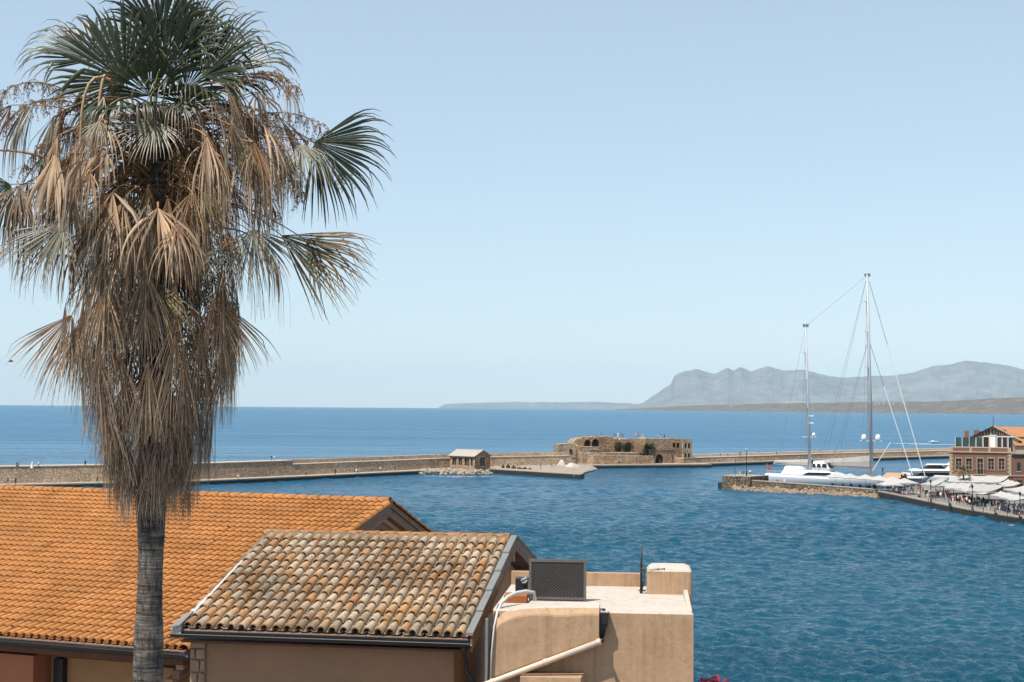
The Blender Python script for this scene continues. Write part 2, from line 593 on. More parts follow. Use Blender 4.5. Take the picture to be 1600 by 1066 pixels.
# pale houses on the far headland
def far_house(px, py, w, h, label, y=8300, mats=None):
    c = D(px, py, y)
    t = thing('far_house', label, 'house', c, 0.1, 'pale houses on the far headland')
    MB().box(-w / 2, w / 2, -7, 7, -20, h * .6).build('wall', M['canvas'], t)
    h = h * .6
    MB().prism([(-w / 2 - .5, -7.5, h + .05), (w / 2 + .5, -7.5, h + .05), (w / 2 + .5, 7.5, h + .05), (-w / 2 - .5, 7.5, h + .05)],
               [(-w / 2 + 2, 0, h + 3), (w / 2 - 2, 0, h + 3), (w / 2 - 2, .2, h + 3), (-w / 2 + 2, .2, h + 3)]).build('roof', M['far_roof' if w > 20 else 'bw_top'], t)
    return t
for px, py, w, h, lb in [(1368, 629.5, 13, 12, 'small white house left of the tall white block on the headland'),
        (1374, 630, 9, 8, 'low pale house just left of the white block beside the main mast'),
        (1381, 628.5, 15, 15, 'tall white block highest in the cluster on the headland'),
        (1390, 628.5, 13, 13, 'second white block of the cluster on the headland'),
        (1396, 630, 22, 8, 'wide low white house right of the two white blocks on the headland'),
        (1142, 633.8, 14, 7, 'lone white house on the left half of the dark headland'),
        (1412, 629.5, 30, 6, 'long low pale house on the headland between cluster and forestay'),
        (1590, 627.5, 26, 10, 'pale house at the far right end of the headland')]:
    far_house(px, py, w, h, lb, float(yh(px)) + 1000)
for px, w, lb in [(808, 40, 'tiny pale building at the left of the distant low headland'), (828, 60, 'wide pale building cluster block on the distant low headland'),
        (850, 36, 'tiny pale building right of the wide block on the distant headland'), (876, 30, 'lone pale building at the middle of the distant low headland')]:
    t = far_house(px, 629.8, w * 1.3, 12, lb, 35300)

# ------------------------------------------------------------------ home shore (mostly below the frame)
def make_ground():
    rs = random.Random(5)
    prof = [(-60, 9.6), (30, 9.6), (56, 9.3), (62, 6.0), (68, 2.2), (70, 1.5), (88, 1.5), (88.05, -3.0)]
    mb = MB()
    xs = [-140 + 10 * k for k in range(29)]
    for k in range(len(xs) - 1):
        for j in range(len(prof) - 1):
            (y0, z0), (y1, z1) = prof[j], prof[j + 1]
            mb.face([(xs[k], y0, z0), (xs[k + 1], y0, z0), (xs[k + 1], y1, z1), (xs[k], y1, z1)])
    return tag(mb.build('ground', M['paving']), kind='structure')
make_ground()

# ------------------------------------------------------------------ breakwater
BW = [(-140, 771.5), (-60, 768), (0, 765.5), (150, 762), (310, 758.5), (480, 750.5), (640, 742.3), (705, 738.5), (790, 735.5), (870, 733.5), (905, 733.0)]
bw_path = [S(a, b) for a, b in BW]
bw = thing('breakwater', 'long tan stone breakwater running left from the fort behind the orange roof', 'breakwater', bw_path[5])
def rel(path, o):
    return [p - Vector((o.location.x, o.location.y, 0)) for p in path]
lp = rel(bw_path, bw)
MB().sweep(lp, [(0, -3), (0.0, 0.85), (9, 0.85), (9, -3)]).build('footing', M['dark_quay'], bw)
MB().sweep(lp, [(0.15, 0.852), (0.15, 1.15), (9.05, 1.15), (9.05, 0.852)]).build('quay', M['quay_stone'], bw)
l_a = rel([S(a, b) for a, b in BW if a <= 480], bw)
MB().sweep(l_a, [(5.2, 1.152), (5.9, 5.0), (10.6, 5.0), (12.5, -3), (9.06, -3), (9.06, 1.152)]).build('wall', M['bw_stone'], bw)
MB().sweep(l_a, [(5.75, 5.003), (5.75, 5.25), (10.4, 5.25), (10.4, 5.003)]).build('walkway', M['bw_top'], bw)
up = rel([S(a, b) for a, b in BW if a >= 480], bw)
MB().sweep(up, [(5.2, 1.152), (5.75, 4.0), (10.6, 4.0), (12.5, -3), (9.06, -3), (9.06, 1.152)]).build('wall', M['bw_stone'], bw)
MB().sweep(up, [(5.6, 4.003), (5.6, 4.2), (8.3, 4.2), (8.3, 4.003)]).build('walkway', M['bw_top'], bw)
MB().sweep(up, [(8.3, 4.003), (8.5, 5.25), (10.3, 5.25), (10.35, 4.003)]).build('parapet', M['bw_stone'], bw)

BW2 = [(1084, 730.6), (1110, 729.4), (1200, 726), (1300, 722), (1400, 719), (1480, 716.5), (1620, 713), (1750, 710)]
p2 = [S(a, b) for a, b in BW2]
bw2 = thing('breakwater', 'low tan stone breakwater running right from the fort behind the yachts', 'breakwater', p2[3])
lp = rel(p2, bw2)
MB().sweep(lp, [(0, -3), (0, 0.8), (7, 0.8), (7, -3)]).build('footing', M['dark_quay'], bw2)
MB().sweep(lp, [(0.15, 0.802), (0.15, 1.2), (7.05, 1.2), (7.05, 0.802)]).build('quay', M['quay_stone'], bw2)
MB().sweep(lp, [(4.0, 1.202), (4.4, 2.9), (10, 2.9), (12, -3), (7.06, -3), (7.06, 1.202)]).build('wall', M['bw_stone'], bw2)
MB().sweep(lp, [(4.3, 2.903), (4.3, 3.1), (9.9, 3.1), (9.9, 2.903)]).build('walkway', M['bw_top'], bw2)
MB().sweep(lp, [(7.6, 3.103), (7.7, 4.0), (9.7, 4.0), (9.75, 3.103)]).build('parapet', M['bw_top'], bw2)

# ------------------------------------------------------------------ fort on the breakwater
fo = S(930, 732.6); fe = S(1108, 730.9)
fd = (fe - fo); fa = math.atan2(fd.y, fd.x)
fort = thing('fort', 'ruined tan stone fort with arched niches in the middle of the breakwater', 'fort', fo, fa)
def fx(px, off=8.0):
    """distance along the fort quay for a column of the photograph at a given set-back"""
    best, bx = 1e9, 0
    lo, hi = -40.0, 80.0
    for _ in range(50):
        mid = (lo + hi) / 2
        w = fo + Vector((math.cos(fa), math.sin(fa), 0)) * mid + Vector((-math.sin(fa), math.cos(fa), 0)) * off
        if proj(w)[0] < px: lo = mid
        else: hi = mid
    return lo
def fz(px, py, off=8.0):
    w = fo + Vector((math.cos(fa), math.sin(fa), 0)) * fx(px, off) + Vector((-math.sin(fa), math.cos(fa), 0)) * off
    return D(px, py, w.y).z
def frect(px0, px1, off):
    return fx(px0, off), fx(px1, off)
x0, x1 = fx(925, 0), fx(1112, 0)
MB().box(x0, x1, 0, 30, -3, 0.9).build('footing', M['dark_quay'], fort)
MB().box(x0, x1, 0.15, 29.9, 0.902, 1.3).build('quay', M['quay_stone'], fort)
# low front wall
a, b = frect(926, 1022, 4.5)
MB().prism([(a, 4.3, 1.302), (b, 4.3, 1.302), (b, 9, 1.302), (a, 9, 1.302)], [(a + .2, 4.6, 4.3), (b - .2, 4.6, 4.0), (b - .2, 9, 4.0), (a + .2, 9, 4.3)]).build('forecourt_wall', M['fort_stone'], fort)
# stepped terraces in front of the niches
a, b = frect(908, 1002, 10)
MB().prism([(a, 9.02, 1.3), (b, 9.02, 1.3), (b, 18, 1.3), (a, 18, 1.3)], [(a, 9.2, 5.1), (b, 9.2, 4.9), (b, 18, 4.9), (a, 18, 5.1)]).build('lower_terrace', M['fort_pale'], fort)
a2, b2 = frect(905, 956, 12)
MB().prism([(a2, 12.5, 4.9), (b2, 12.5, 4.9), (b2, 18.2, 4.9), (a2, 18.2, 4.9)], [(a2, 12.6, 7.0), (b2 - 6, 12.6, 6.9), (b2 - 5, 18.2, 6.9), (a2, 18.2, 7.0)]).build('upper_terrace', M['fort_pale'], fort)

def arch_wall(xa, xb, y0, y1, zb, zt, holes, mat, name, jag=0.35, seed=2, steps=None):
    """wall with arched or square openings and a broken top edge, built in vertical strips"""
    rs = random.Random(seed)
    cuts = {xa, xb}
    for h in holes:
        n = 8
        for k in range(n + 1):
            cuts.add(h[0] + (h[1] - h[0]) * k / n)
    k = xa
    while k < xb:
        cuts.add(k); k += 1.1
    xs = sorted(cuts)
    mb = MB()
    lvl = zt
    tops = []
    for x in xs:
        lvl = zt + rs.uniform(-jag, jag) * (1 if jag else 0)
        if steps:
            lvl += np.interp(x, [s[0] for s in steps], [s[1] for s in steps])
        tops.append(lvl)
    for i in range(len(xs) - 1):
        l, r = xs[i], xs[i + 1]
        if r - l < 1e-4: continue
        mid = (l + r) / 2
        hole = None
        for h in holes:
            if h[0] < mid < h[1]:
                hole = h
        def seg(zl0, zr0, zl1, zr1):
            mb.prism([(l, y0, zl0), (r, y0, zr0), (r, y1, zr0), (l, y1, zl0)], [(l, y0, zl1), (r, y0, zr1), (r, y1, zr1), (l, y1, zl1)])
        if hole is None:
            seg(zb, zb, tops[i], tops[i + 1])
        else:
            hx0, hx1, hz0, hz1, arch = hole
            cx, hw = (hx0 + hx1) / 2, (hx1 - hx0) / 2
            def top(x):
                if not arch: return hz1
                return hz1 - hw + math.sqrt(max(0, hw * hw - (x - cx) ** 2))
            if hz0 > zb + 0.01: seg(zb, zb, hz0, hz0)
            seg(top(l), top(r), tops[i], tops[i + 1])
    return mb
# left pale block, its batter and its window
a, b = frect(872, 899, 12)
mb = MB().prism([(a - .3, 11.4, 1.3), (b, 11.4, 1.3), (b, 16, 1.3), (a - .3, 16, 1.3)], [(a, 12, 7.8), (b, 12, 8.3), (b, 16, 8.3), (a, 16, 7.8)])
mb.build('pale_block', M['fort_pale'], fort)
wx = fx(891.6, 11.6)
MB().box(wx - .45, wx + .45, 11.45, 11.9, 5.0, 6.2).build('window', M['hole'], fort)
# ruined curtain wall with two arched niches and ruined pier
a, b = frect(897, 1012, 18.3)
n1, n2 = fx(918, 18.3), fx(930.5, 18.3)
holes = [(n1 - 1.3, n1 + 1.3, 6.95, 9.2, True), (n2 - 1.4, n2 + 1.4, 6.95, 9.4, True)]
q1, q2 = frect(963, 972, 18.3); q3, q4 = frect(976, 987, 18.3)
holes += [(q1, q2, 4.85, 8.3, True), (q3, q4, 4.85, 8.3, True)]
arch_wall(a, b, 18.3, 24, 1.3, 9.9, holes, M['fort_stone'], 'curtain', 0.45, 3,
          [(a, -0.9), (a + 3, 0.0), (fx(935, 18), 0.15), (fx(958, 18), 0.1), (fx(961, 18), -0.5), (fx(976, 18), -0.4), (fx(984, 18), -0.9), (fx(990, 18), -2.0), (fx(1001, 18), -2.2), (fx(1004, 18), -0.6), (b, -0.2)]).build('curtain_wall', M['fort_stone'], fort)
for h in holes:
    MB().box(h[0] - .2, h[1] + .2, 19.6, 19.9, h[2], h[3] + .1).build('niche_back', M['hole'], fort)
a, b = frect(897, 911, 11.5)
MB().prism([(a, 11.6, 1.3), (b, 11.6, 1.3), (b, 18.2, 1.3), (a, 18.2, 1.3)], [(a + .3, 12, 7.6), (b - .8, 12.3, 6.6), (b - .5, 18.2, 8.8), (a, 18.2, 8.7)]).build('ruined_pier', M['fort_stone'], fort)
# right-hand block: front face and paler end
a, b = frect(1008, 1066, 9.5)
wins = []
for c, w, z0, z1 in [(1030.5, 3.0, 1.3, 4.4), (1053, 1.5, 1.3, 4.0), (1053.6, 1.2, 6.6, 8.2), (1059.4, 1.2, 6.6, 8.2)]:
    k = fx(c, 9.5)
    wins.append((k - w / 2, k + w / 2, z0, z1, c == 1030.5))
arch_wall(a, b, 9.5, 11.0, 1.302, 9.75, wins, M['fort_stone'], 'front', 0.05, 9).build('front_wall', M['fort_stone'], fort)
for h in wins:
    MB().box(h[0] - .1, h[1] + .1, 10.55, 10.7, h[2], h[3]).build('door' if h[2] < 2 else 'window', M['hole'], fort)
MB().box(a, b, 11.003, 23, 1.302, 9.6).build('hall', M['fort_stone'], fort)
for k in range(9):
    bx = fx(1023 + k * 3.6, 9.5)
    MB().box(bx - .3, bx + .3, 9.25, 9.497, 5.75, 6.05).build('corbel', M['fort_pale'], fort)
# end wing, turned a little towards the viewer
a2, b2 = fx(1066, 9.0), fx(1080.5, 9.0)
mb = MB()
ang = 0.16
ends = []
for k, (cx, z0) in enumerate([(.32, 6.4), (.68, 6.4), (.32, 2.9), (.68, 2.9)]):
    c = a2 + (b2 - a2) * cx
    ends.append((c - .45, c + .45, z0, z0 + 1.7, False))
arch_wall(a2 + .003, b2, 8.6, 9.4, 1.302, 9.6, ends[:2], M['fort_pale'], 'end', 0.03, 4)
top = arch_wall(a2 + .003, b2, 8.6, 9.4, 5.5, 9.6, ends[:2], M['fort_pale'], 'end', 0.03, 4)
low = arch_wall(a2 + .003, b2, 8.6, 9.4, 1.302, 5.498, ends[2:], M['fort_pale'], 'end', 0.0, 4)
top.build('end_wall', M['fort_pale'], fort); low.build('end_wall', M['fort_pale'], fort)
for h in ends:
    MB().box(h[0] - .1, h[1] + .1, 9.1, 9.2, h[2], h[3]).build('window', M['hole'], fort)
MB().box(a2 + .003, b2, 9.403, 23, 1.302, 9.55).build('end_hall', M['fort_pale'], fort)

def leaf_blob(mb, c, rx, ry, rz, n, size, rs, mi=0, fill=0.55):
    for _ in range(n):
        while True:
            p = Vector((rs.uniform(-1, 1), rs.uniform(-1, 1), rs.uniform(-1, 1)))
            if fill < p.length < 1 or (p.length < 1 and rs.random() < .15): break
        q = Vector((c[0] + p.x * rx, c[1] + p.y * ry, c[2] + p.z * rz))
        e1 = Vector((rs.uniform(-1, 1), rs.uniform(-1, 1), rs.uniform(-1, 1))).normalized()
        e2 = e1.cross(Vector((rs.uniform(-1, 1), rs.uniform(-1, 1), rs.uniform(-.3, 1))).normalized())
        if e2.length < .1: continue
        e2.normalize()
        s = size * rs.uniform(.6, 1.3)
        mb.face([q - e1 * s, q - e2 * s * .45, q + e1 * s, q + e2 * s * .45], mi)

def foliage(name, c1, c2, trans=0.25):
    m, t, out = nt(name)
    gi = N(t, 'NewGeometry').outputs['Random Per Island']
    col = ramp(t, gi, [(0.0, c1), (1.0, c2)])
    p = pbr(t, out, col, 0.6, None, 0, 0.3)
    tr = N(t, 'BsdfTranslucent')
    t.links.new(col, tr.inputs[0])
    mx = N(t, 'MixShader', Fac=trans)
    t.links.new(p.outputs[0], mx.inputs[1]); t.links.new(tr.outputs[0], mx.inputs[2])
    t.links.new(mx.outputs[0], out.inputs[0])
    return m
M['shrub'] = foliage('dark_shrub_leaves', (0.018, 0.03, 0.012), (0.06, 0.085, 0.03))
def fort_pt(px, off, z):
    k = fx(px, off)
    return fo + Vector((math.cos(fa), math.sin(fa), 0)) * k + Vector((-math.sin(fa), math.cos(fa), 0)) * off + Vector((0, 0, z))
rs = random.Random(4)
for px, r, h, lb in [(967, 2.0, 3.4, 'dark green shrub filling the left of the two low arches in the fort'), (981, 2.1, 3.3, 'dark green shrub filling the right of the two low arches in the fort')]:
    t = thing('shrub', lb, 'shrub', fort_pt(px, 17.3, 4.9), 0, 'shrubs in the fort arches')
    mb = MB(); leaf_blob(mb, (0, 0, h * .55), r, .8, h * .5, 420, .22, rs); mb.build('crown', M['shrub'], t, fix=False)
    MB().tube([(0, 0, -.02), (0, 0, h * .6)], [.12, .05], 6).build('trunk', M['water_rock'], t)
t = tag(thing('hedge', 'row of low dark shrubs on the fort terrace left of the arches', 'hedge', fort_pt(937, 10.2, 5.05), fa), None)
mb = MB(); leaf_blob(mb, (0, 0, .45), 4.6, .5, .5, 420, .16, rs); mb.build('crown', M['shrub'], t, fix=False)
MB().tube([(-4, 0, -.02), (-4, 0, .4)], .05, 5).build('stem', M['water_rock'], t)
# bushy dark palm in front of the fort
def small_palm(name, label, loc, h, rad, mat, n=26, seed=3, skirt=0):
    rs = random.Random(seed)
    t = thing(name, label, 'palm', loc)
    MB().tube([(0, 0, -.05), (.05, 0, h * .5), (0, 0, h)], [.24, .19, .16], 8).build('trunk', M['water_rock'], t, smooth=True)
    for k in range(n):
        a = rs.uniform(0, 6.28); el = rs.uniform(-.35, 1.25)
        d = Vector((math.cos(a) * math.cos(el), math.sin(a) * math.cos(el), math.sin(el)))
        L = rad * rs.uniform(.8, 1.1)
        mb = MB(); p = Vector((0, 0, h)); pts = [p.copy()]
        dd = d.copy()
        for s in range(7):
            p = p + dd * L / 7; dd = (dd + Vector((0, 0, -.24))).normalized(); pts.append(p.copy())
        for s in range(1, 7):
            tg = (pts[s + 1] - pts[s - 1]).normalized() if s < 7 else dd
            sd = tg.cross(Vector((0, 0, 1)))
            if sd.length < .05: sd = Vector((1, 0, 0))
            sd.normalize()
            for sg in (-1, 1):
                for q in (0, .5):
                    o = pts[s] + tg * L / 7 * q
                    tip = o + (sd * sg * .8 + tg * .6 + Vector((0, 0, -.45))).normalized() * L * .3 * (1.15 - s / 7)
                    w = tg * .045 * L
                    mb.face([o - w, tip, o + w])
        mb.tube(pts, [.03, .03, .025, .02, .02, .015, .01, .01], 4)
        mb.build('frond', mat, t, fix=False)
    return t
M['palm_dark'] = foliage('dark_palm_leaves', (0.02, 0.032, 0.016), (0.06, 0.07, 0.035))
M['palm_tan'] = foliage('dry_palm_leaves', (0.12, 0.085, 0.04), (0.28, 0.2, 0.1))
small_palm('palm_tree', 'dark bushy palm in front of the tan fort wall', fort_pt(1012, 8.4, 1.3), 4.9, 3.9, M['palm_dark'], 34, 5)
small_palm('palm_tree', 'low dark palm clump at the foot of the bushy palm by the fort', fort_pt(1004, 8.2, 1.3), 2.2, 2.9, M['palm_dark'], 26, 6)

# ------------------------------------------------------------------ stone boathouse and slipway
so, se = S(712, 737.0, 1.0), S(747, 738.5, 1.0)
shed_c = S(703, 731, 1.4)
sa = -0.72
shed = thing('boathouse', 'small stone boathouse with pale gabled roof and dark bays on the breakwater', 'boathouse', shed_c, sa)
px1 = 11.4
L, Wd, Hh, Rg = 10.4, 7.0, 3.9, 5.6
bays = [(1.0, 2.7, 1.0, 3.2, False), (3.6, 5.2, 1.0, 3.2, False), (6.2, 8.0, 0.9, 3.2, False), (8.7, 9.7, 0.9, 3.2, False)]
arch_wall(0, L, 0, .5, -1.4, Hh, bays, None, 'front', 0).build('front_wall', M['bw_stone'], shed)
for h in bays:
    w = MB().box(h[0], h[1], .3, .4, h[2], h[3]).build('window', M['hole'], shed)
    MB().box((h[0] + h[1]) / 2 - .06, (h[0] + h[1]) / 2 + .06, .18, .297, h[2], h[3]).build('mullion', M['trim'], w)
MB().box(0, .5, .503, Wd, -1.4, Hh).build('side_wall', M['bw_stone'], shed)
MB().box(0.5, L, Wd - .5, Wd, -1.4, Hh - .003).build('back_wall', M['bw_stone'], shed)
g = MB()
g.prism([(L - .5, .5, -1.4), (L, .003, -1.4), (L, Wd, -1.4), (L - .5, Wd - .003, -1.4)], [(L - .5, .5, Hh), (L, .003, Hh), (L, Wd, Hh), (L - .5, Wd - .003, Hh)])
g.prism([(L - .5, .1, Hh), (L - .5, Wd - .1, Hh), (L - .5, Wd / 2, Rg - .1)], [(L, .1, Hh), (L, Wd - .1, Hh), (L, Wd / 2, Rg - .1)])
g.build('gable_wall', M['fort_stone'], shed)
gw = MB().box(L + .003, L + .05, 2.6, 4.4, .8, 3.4).build('gable_window', M['hole'], shed)
MB().box(L + .052, L + .1, 3.44, 3.56, .8, 3.4).build('mullion', M['trim'], gw)
MB().box(L + .003, L + .16, 2.4, 4.6, .6, .8).build('sill', M['trim'], gw)
for y0, y1, nm in ((-.5, Wd / 2, 'roof'), (Wd + .5, Wd / 2, 'roof')):
    z0 = Hh - .2
    MB().slab([(-.4, y0, z0 + .1), (L + .4, y0, z0 + .1), (L + .4, y1, Rg + .1), (-.4, y1, Rg + .1)] if y0 < 0 else
              [(L + .4, y0, z0 + .1), (-.4, y0, z0 + .1), (-.4, y1, Rg + .1), (L + .4, y1, Rg + .1)], .14).build(nm, M['boat_roof'] if 'boat_roof' in M else M['bw_top'], shed)

# slipway apron and dark stone jetty in front of it
sl = [S(764, 731.9, 1.36), S(905, 740.3, 1.36), S(914, 737.6, .6), S(934, 732.9, .35), S(926, 728, 1.2), S(900, 724.5, 1.29), S(780, 727.5, 1.29), S(740, 733, 1.25)]
tag(MB().prism([p - Vector((0, 0, 3)) for p in sl], sl).build('slipway', M['sand']), kind='structure')
j = [S(763, 739.6), S(907, 748.9), S(913, 746.9), S(908, 745.2), S(764, 737.4)]
jt = thing('jetty', 'low dark stone jetty in front of the pale slipway left of the fort', 'jetty', j[1])
rl = [p - jt.location for p in j]
MB().prism([p + Vector((0, 0, -3)) for p in rl], [p + Vector((0, 0, 1.2)) for p in rl]).build('wall', M['dark_quay'], jt)
MB().prism([p + Vector((0, .1, 1.203)) for p in rl], [p + Vector((0, .1, 1.4)) for p in rl]).build('deck', M['sand'], jt)
for k, (px, py, w_, h_) in enumerate([(786, 731.6, .5, 1.3), (794, 732.2, .65, 1.5), (802.5, 732.8, .8, 1.2), (812, 733.2, .9, .7), (820, 733.6, .7, .8), (828, 734, .6, .6)]):
    t = thing('mooring_block', '%s dark mooring block from the left on the pale slipway by the jetty' % ['first', 'second', 'third', 'fourth', 'fifth', 'sixth'][k], 'mooring block', S(px, py, 1.3), .2 * k, 'mooring blocks on the slipway')
    MB().lathe([(w_, -.2), (w_ * .95, h_ * .55), (w_ * .6, h_ * .62)], 8).build('block', M['water_rock'], t)
    MB().lathe([(w_ * .3, h_ * .62), (w_ * .26, h_ * .9), (w_ * .4, h_ * .93), (w_ * .34, h_)], 8).build('bollard', M['black'], t)
# heaps of pale sand
for px, py, r, h, lb in [(878, 727.5, 1.6, 1.9, 'larger pale sand heap on the slipway beside the fort'), (893, 730.0, 2.6, 1.35, 'lower pale sand heap nearest the fort wall')]:
    rs = random.Random(px)
    mb = MB(); prof = []
    c = S(px, py, 1.1)
    n = 20
    rings = [(1.0, 0), (.8, .22), (.55, .55), (.3, .85), (.1, 1.0)]
    i0 = 0
    for rr, hh in rings:
        for q in range(n):
            a = 6.283 * q / n
            k = r * rr * (1 + .14 * math.sin(3 * a + px) + rs.uniform(-.06, .06))
            mb.v.append((k * math.cos(a), k * .6 * math.sin(a), h * hh * (1 + rs.uniform(-.06, .06)) if hh else -.4))
    for k in range(len(rings) - 1):
        for q in range(n):
            a, b = k * n + q, k * n + (q + 1) % n
            mb.f.append((a, b, b + n, a + n)); mb.m.append(0)
    mb.f.append(tuple(range((len(rings) - 1) * n, len(rings) * n))); mb.m.append(0)
    tag(mb.build('sand_heap', M['white_sand'] if 'white_sand' in M else M['sand'], None, c, smooth=True), lb, 'sand heap')

# loose stones: beach by the boathouse, armour rocks along the jetty
def rocks(name, pts, mat, smin, smax, seed, label=None):
    rs = random.Random(seed)
    bm = bmesh.new()
    bmesh.ops.create_icosphere(bm, subdivisions=1, radius=1)
    base = [v.co.copy() for v in bm.verts]; faces = [tuple(v.index for v in f.verts) for f in bm.faces]
    bm.free()
    mb = MB()
    for p in pts:
        s = rs.uniform(smin, smax)
        q = Quaternion((rs.uniform(-1, 1), rs.uniform(-1, 1), rs.uniform(-1, 1), 1)).normalized()
        sc = Vector((rs.uniform(.7, 1.4), rs.uniform(.7, 1.2), rs.uniform(.5, .9)))
        mb.add([Vector(p) + q @ Vector((b.x * sc.x * s * rs.uniform(.8, 1.15), b.y * sc.y * s * rs.uniform(.8, 1.15), b.z * sc.z * s)) for b in base], faces)
    o = mb.build(name, mat, fix=False)
    return tag(o, label, 'rocks' if label else None, kind='stuff')
rs = random.Random(8)
pts = []
for _ in range(420):
    t_ = rs.random()
    px = 655 + 112 * t_
    py = rs.uniform(732.5, 741.5 - 1.5 * abs(t_ - .5))
    pts.append(S(px, py, rs.uniform(.1, 1.0) if py < 738 else rs.uniform(-.1, .3)))
M['pale_rock'] = plain('beach_stone', (0.36, 0.285, 0.215), 0.95, 0.35, 0.7)
rocks('beach_stones', pts, M['pale_rock'], .35, .95, 2, 'pale beach stones along the water below the boathouse')
bch = [S(650, 742.8, -.3), S(770, 743.2, -.3), S(770, 732, 1.2), S(650, 735, 1.2)]
tag(MB().prism([p - Vector((0, 0, 2.5)) for p in bch], bch).build('beach', M['sand']), kind='structure')

# ------------------------------------------------------------------ materials of the near houses
def tile_material(name, stops, spot, spot_amt, rough=0.85, grime=0.25):
    m, t, out = nt(name)
    oi = N(t, 'ObjectInfo').outputs['Random']
    gi = N(t, 'NewGeometry').outputs['Random Per Island']
    k = mathn(t, 'FRACT', mathn(t, 'ADD', mathn(t, 'MULTIPLY', oi, 7.13), gi))
    geo = N(t, 'NewGeometry').outputs['Position']
    pt_ = ramp(t, noise(t, 0.9, 3, 0.6, geo), [(0.32, (0, 0, 0)), (0.68, (1, 1, 1))])
    k = mathn(t, 'ADD', mathn(t, 'MULTIPLY', k, .68), mathn(t, 'MULTIPLY', pt_, .32))
    col = ramp(t, k, stops)
    n1 = noise(t, 26, 5, 0.7, geo)
    n2 = noise(t, 6, 4, 0.6, geo)
    n3 = noise(t, 0.7, 4, 0.6, geo)
    sp = ramp(t, n1, [(0.5, (0, 0, 0)), (0.62, (1, 1, 1))])
    sp2 = ramp(t, n2, [(0.42, (0, 0, 0)), (0.6, (1, 1, 1))])
    f = mathn(t, 'MULTIPLY', mathn(t, 'MULTIPLY', sp, sp2), spot_amt)
    col = mixc(t, f, col, spot)
    gr = ramp(t, n3, [(0.3, (1 - grime, 1 - grime, 1 - grime)), (0.7, (1.06, 1.05, 1.04))])
    col = mixc(t, 1.0, col, gr, 'MULTIPLY')
    fl = ramp(t, n2, [(0.3, (0.86, 0.86, 0.86)), (0.7, (1.1, 1.1, 1.1))])
    col = mixc(t, 1.0, col, fl, 'MULTIPLY')
    pbr(t, out, col, rough, bump(t, n1, 0.35, 0.01), 0, 0.25)
    return m
M['tile_new'] = tile_material('orange_roof_tile', [(0, (0.41, 0.17, 0.05)), (0.5, (0.455, 0.195, 0.06)), (0.85, (0.5, 0.225, 0.076)), (0.96, (0.4, 0.155, 0.05)), (1, (0.33, 0.125, 0.045))], (0.2, 0.085, 0.04), 0.45, 0.78, 0.26)
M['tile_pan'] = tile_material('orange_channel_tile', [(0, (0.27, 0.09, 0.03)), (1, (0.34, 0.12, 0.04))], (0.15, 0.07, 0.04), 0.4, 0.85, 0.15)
M['tile_old'] = tile_material('weathered_roof_tile', [(0, (0.53, 0.42, 0.3)), (0.16, (0.48, 0.33, 0.205)), (0.3, (0.58, 0.47, 0.35)), (0.42, (0.46, 0.29, 0.16)), (0.55, (0.5, 0.255, 0.105)),
     (0.66, (0.55, 0.42, 0.29)), (0.78, (0.35, 0.25, 0.17)), (0.9, (0.49, 0.285, 0.14)), (1, (0.52, 0.39, 0.27))], (0.075, 0.058, 0.044), 0.95, 0.95, 0.5)
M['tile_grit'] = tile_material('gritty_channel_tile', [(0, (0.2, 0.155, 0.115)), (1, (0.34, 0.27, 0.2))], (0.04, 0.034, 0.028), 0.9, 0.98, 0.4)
M['soffit'] = plain('brown_soffit', (0.13, 0.055, 0.03), 0.8, 0.35, 1.4, 0.3, 0.01)
M['ochre'] = plain('ochre_plaster', (0.37, 0.205, 0.1), 0.92, 0.15, 0.7, 0.25, 0.01)
M['rose'] = plain('rose_plaster', (0.38, 0.145, 0.075), 0.92, 0.18, 0.6, 0.25, 0.01)
M['brown_wall'] = plain('brown_plaster', (0.3, 0.178, 0.105), 0.93, 0.2, 0.7, 0.25, 0.01)
def render_mat(name, c, dark):
    m, t, out = nt(name)
    geo = N(t, 'NewGeometry').outputs['Position']
    a = noise(t, 1.1, 7, 0.68, geo)
    b = noise(t, 9, 5, 0.65, geo)
    st = noise(t, 3.0, 4, 0.6, geo, (3.2, 3.2, 0.35))
    col = ramp(t, a, [(0.3, dark), (0.5, c), (0.75, tuple(x * 1.12 for x in c))])
    col = mixc(t, 0.35, col, ramp(t, st, [(0.35, dark), (0.6, c)]))
    col = mixc(t, 0.3, col, ramp(t, b, [(0.32, dark), (0.68, tuple(x * 1.1 for x in c))]))
    # hairline cracks and rain runs
    vc = N(t, 'TexVoronoi', Scale=0.9); vc.feature = 'DISTANCE_TO_EDGE'
    wv = N(t, 'VectorMath', operation='ADD'); t.links.new(geo, wv.inputs[0])
    nv_ = N(t, 'TexNoise', Scale=2.5, Detail=5.0); t.links.new(geo, nv_.inputs['Vector']); t.links.new(nv_.outputs['Color'], wv.inputs[1]); t.links.new(wv.outputs[0], vc.inputs['Vector'])
    ck = ramp(t, vc.outputs['Distance'], [(0.0, (1, 1, 1)), (0.006, (0, 0, 0))])
    col = mixc(t, mathn(t, 'MULTIPLY', ck, 0.45), col, tuple(x * .45 for x in dark))
    run_ = ramp(t, noise(t, 1.0, 5, 0.65, geo, (7, 7, 0.4)), [(0.52, (0, 0, 0)), (0.72, (1, 1, 1))])
    col = mixc(t, mathn(t, 'MULTIPLY', run_, 0.5), col, tuple(x * .7 for x in dark))
    pbr(t, out, col, 0.94, bump(t, mathn(t, 'ADD', mathn(t, 'MULTIPLY', a, 1.5), b), 0.35, 0.02), 0, 0.2)
    return m
M['render'] = render_mat('sandy_render', (0.43, 0.285, 0.18), (0.3, 0.18, 0.105))
M['limewash'] = render_mat('pale_limewash', (0.5, 0.44, 0.38), (0.4, 0.335, 0.28))
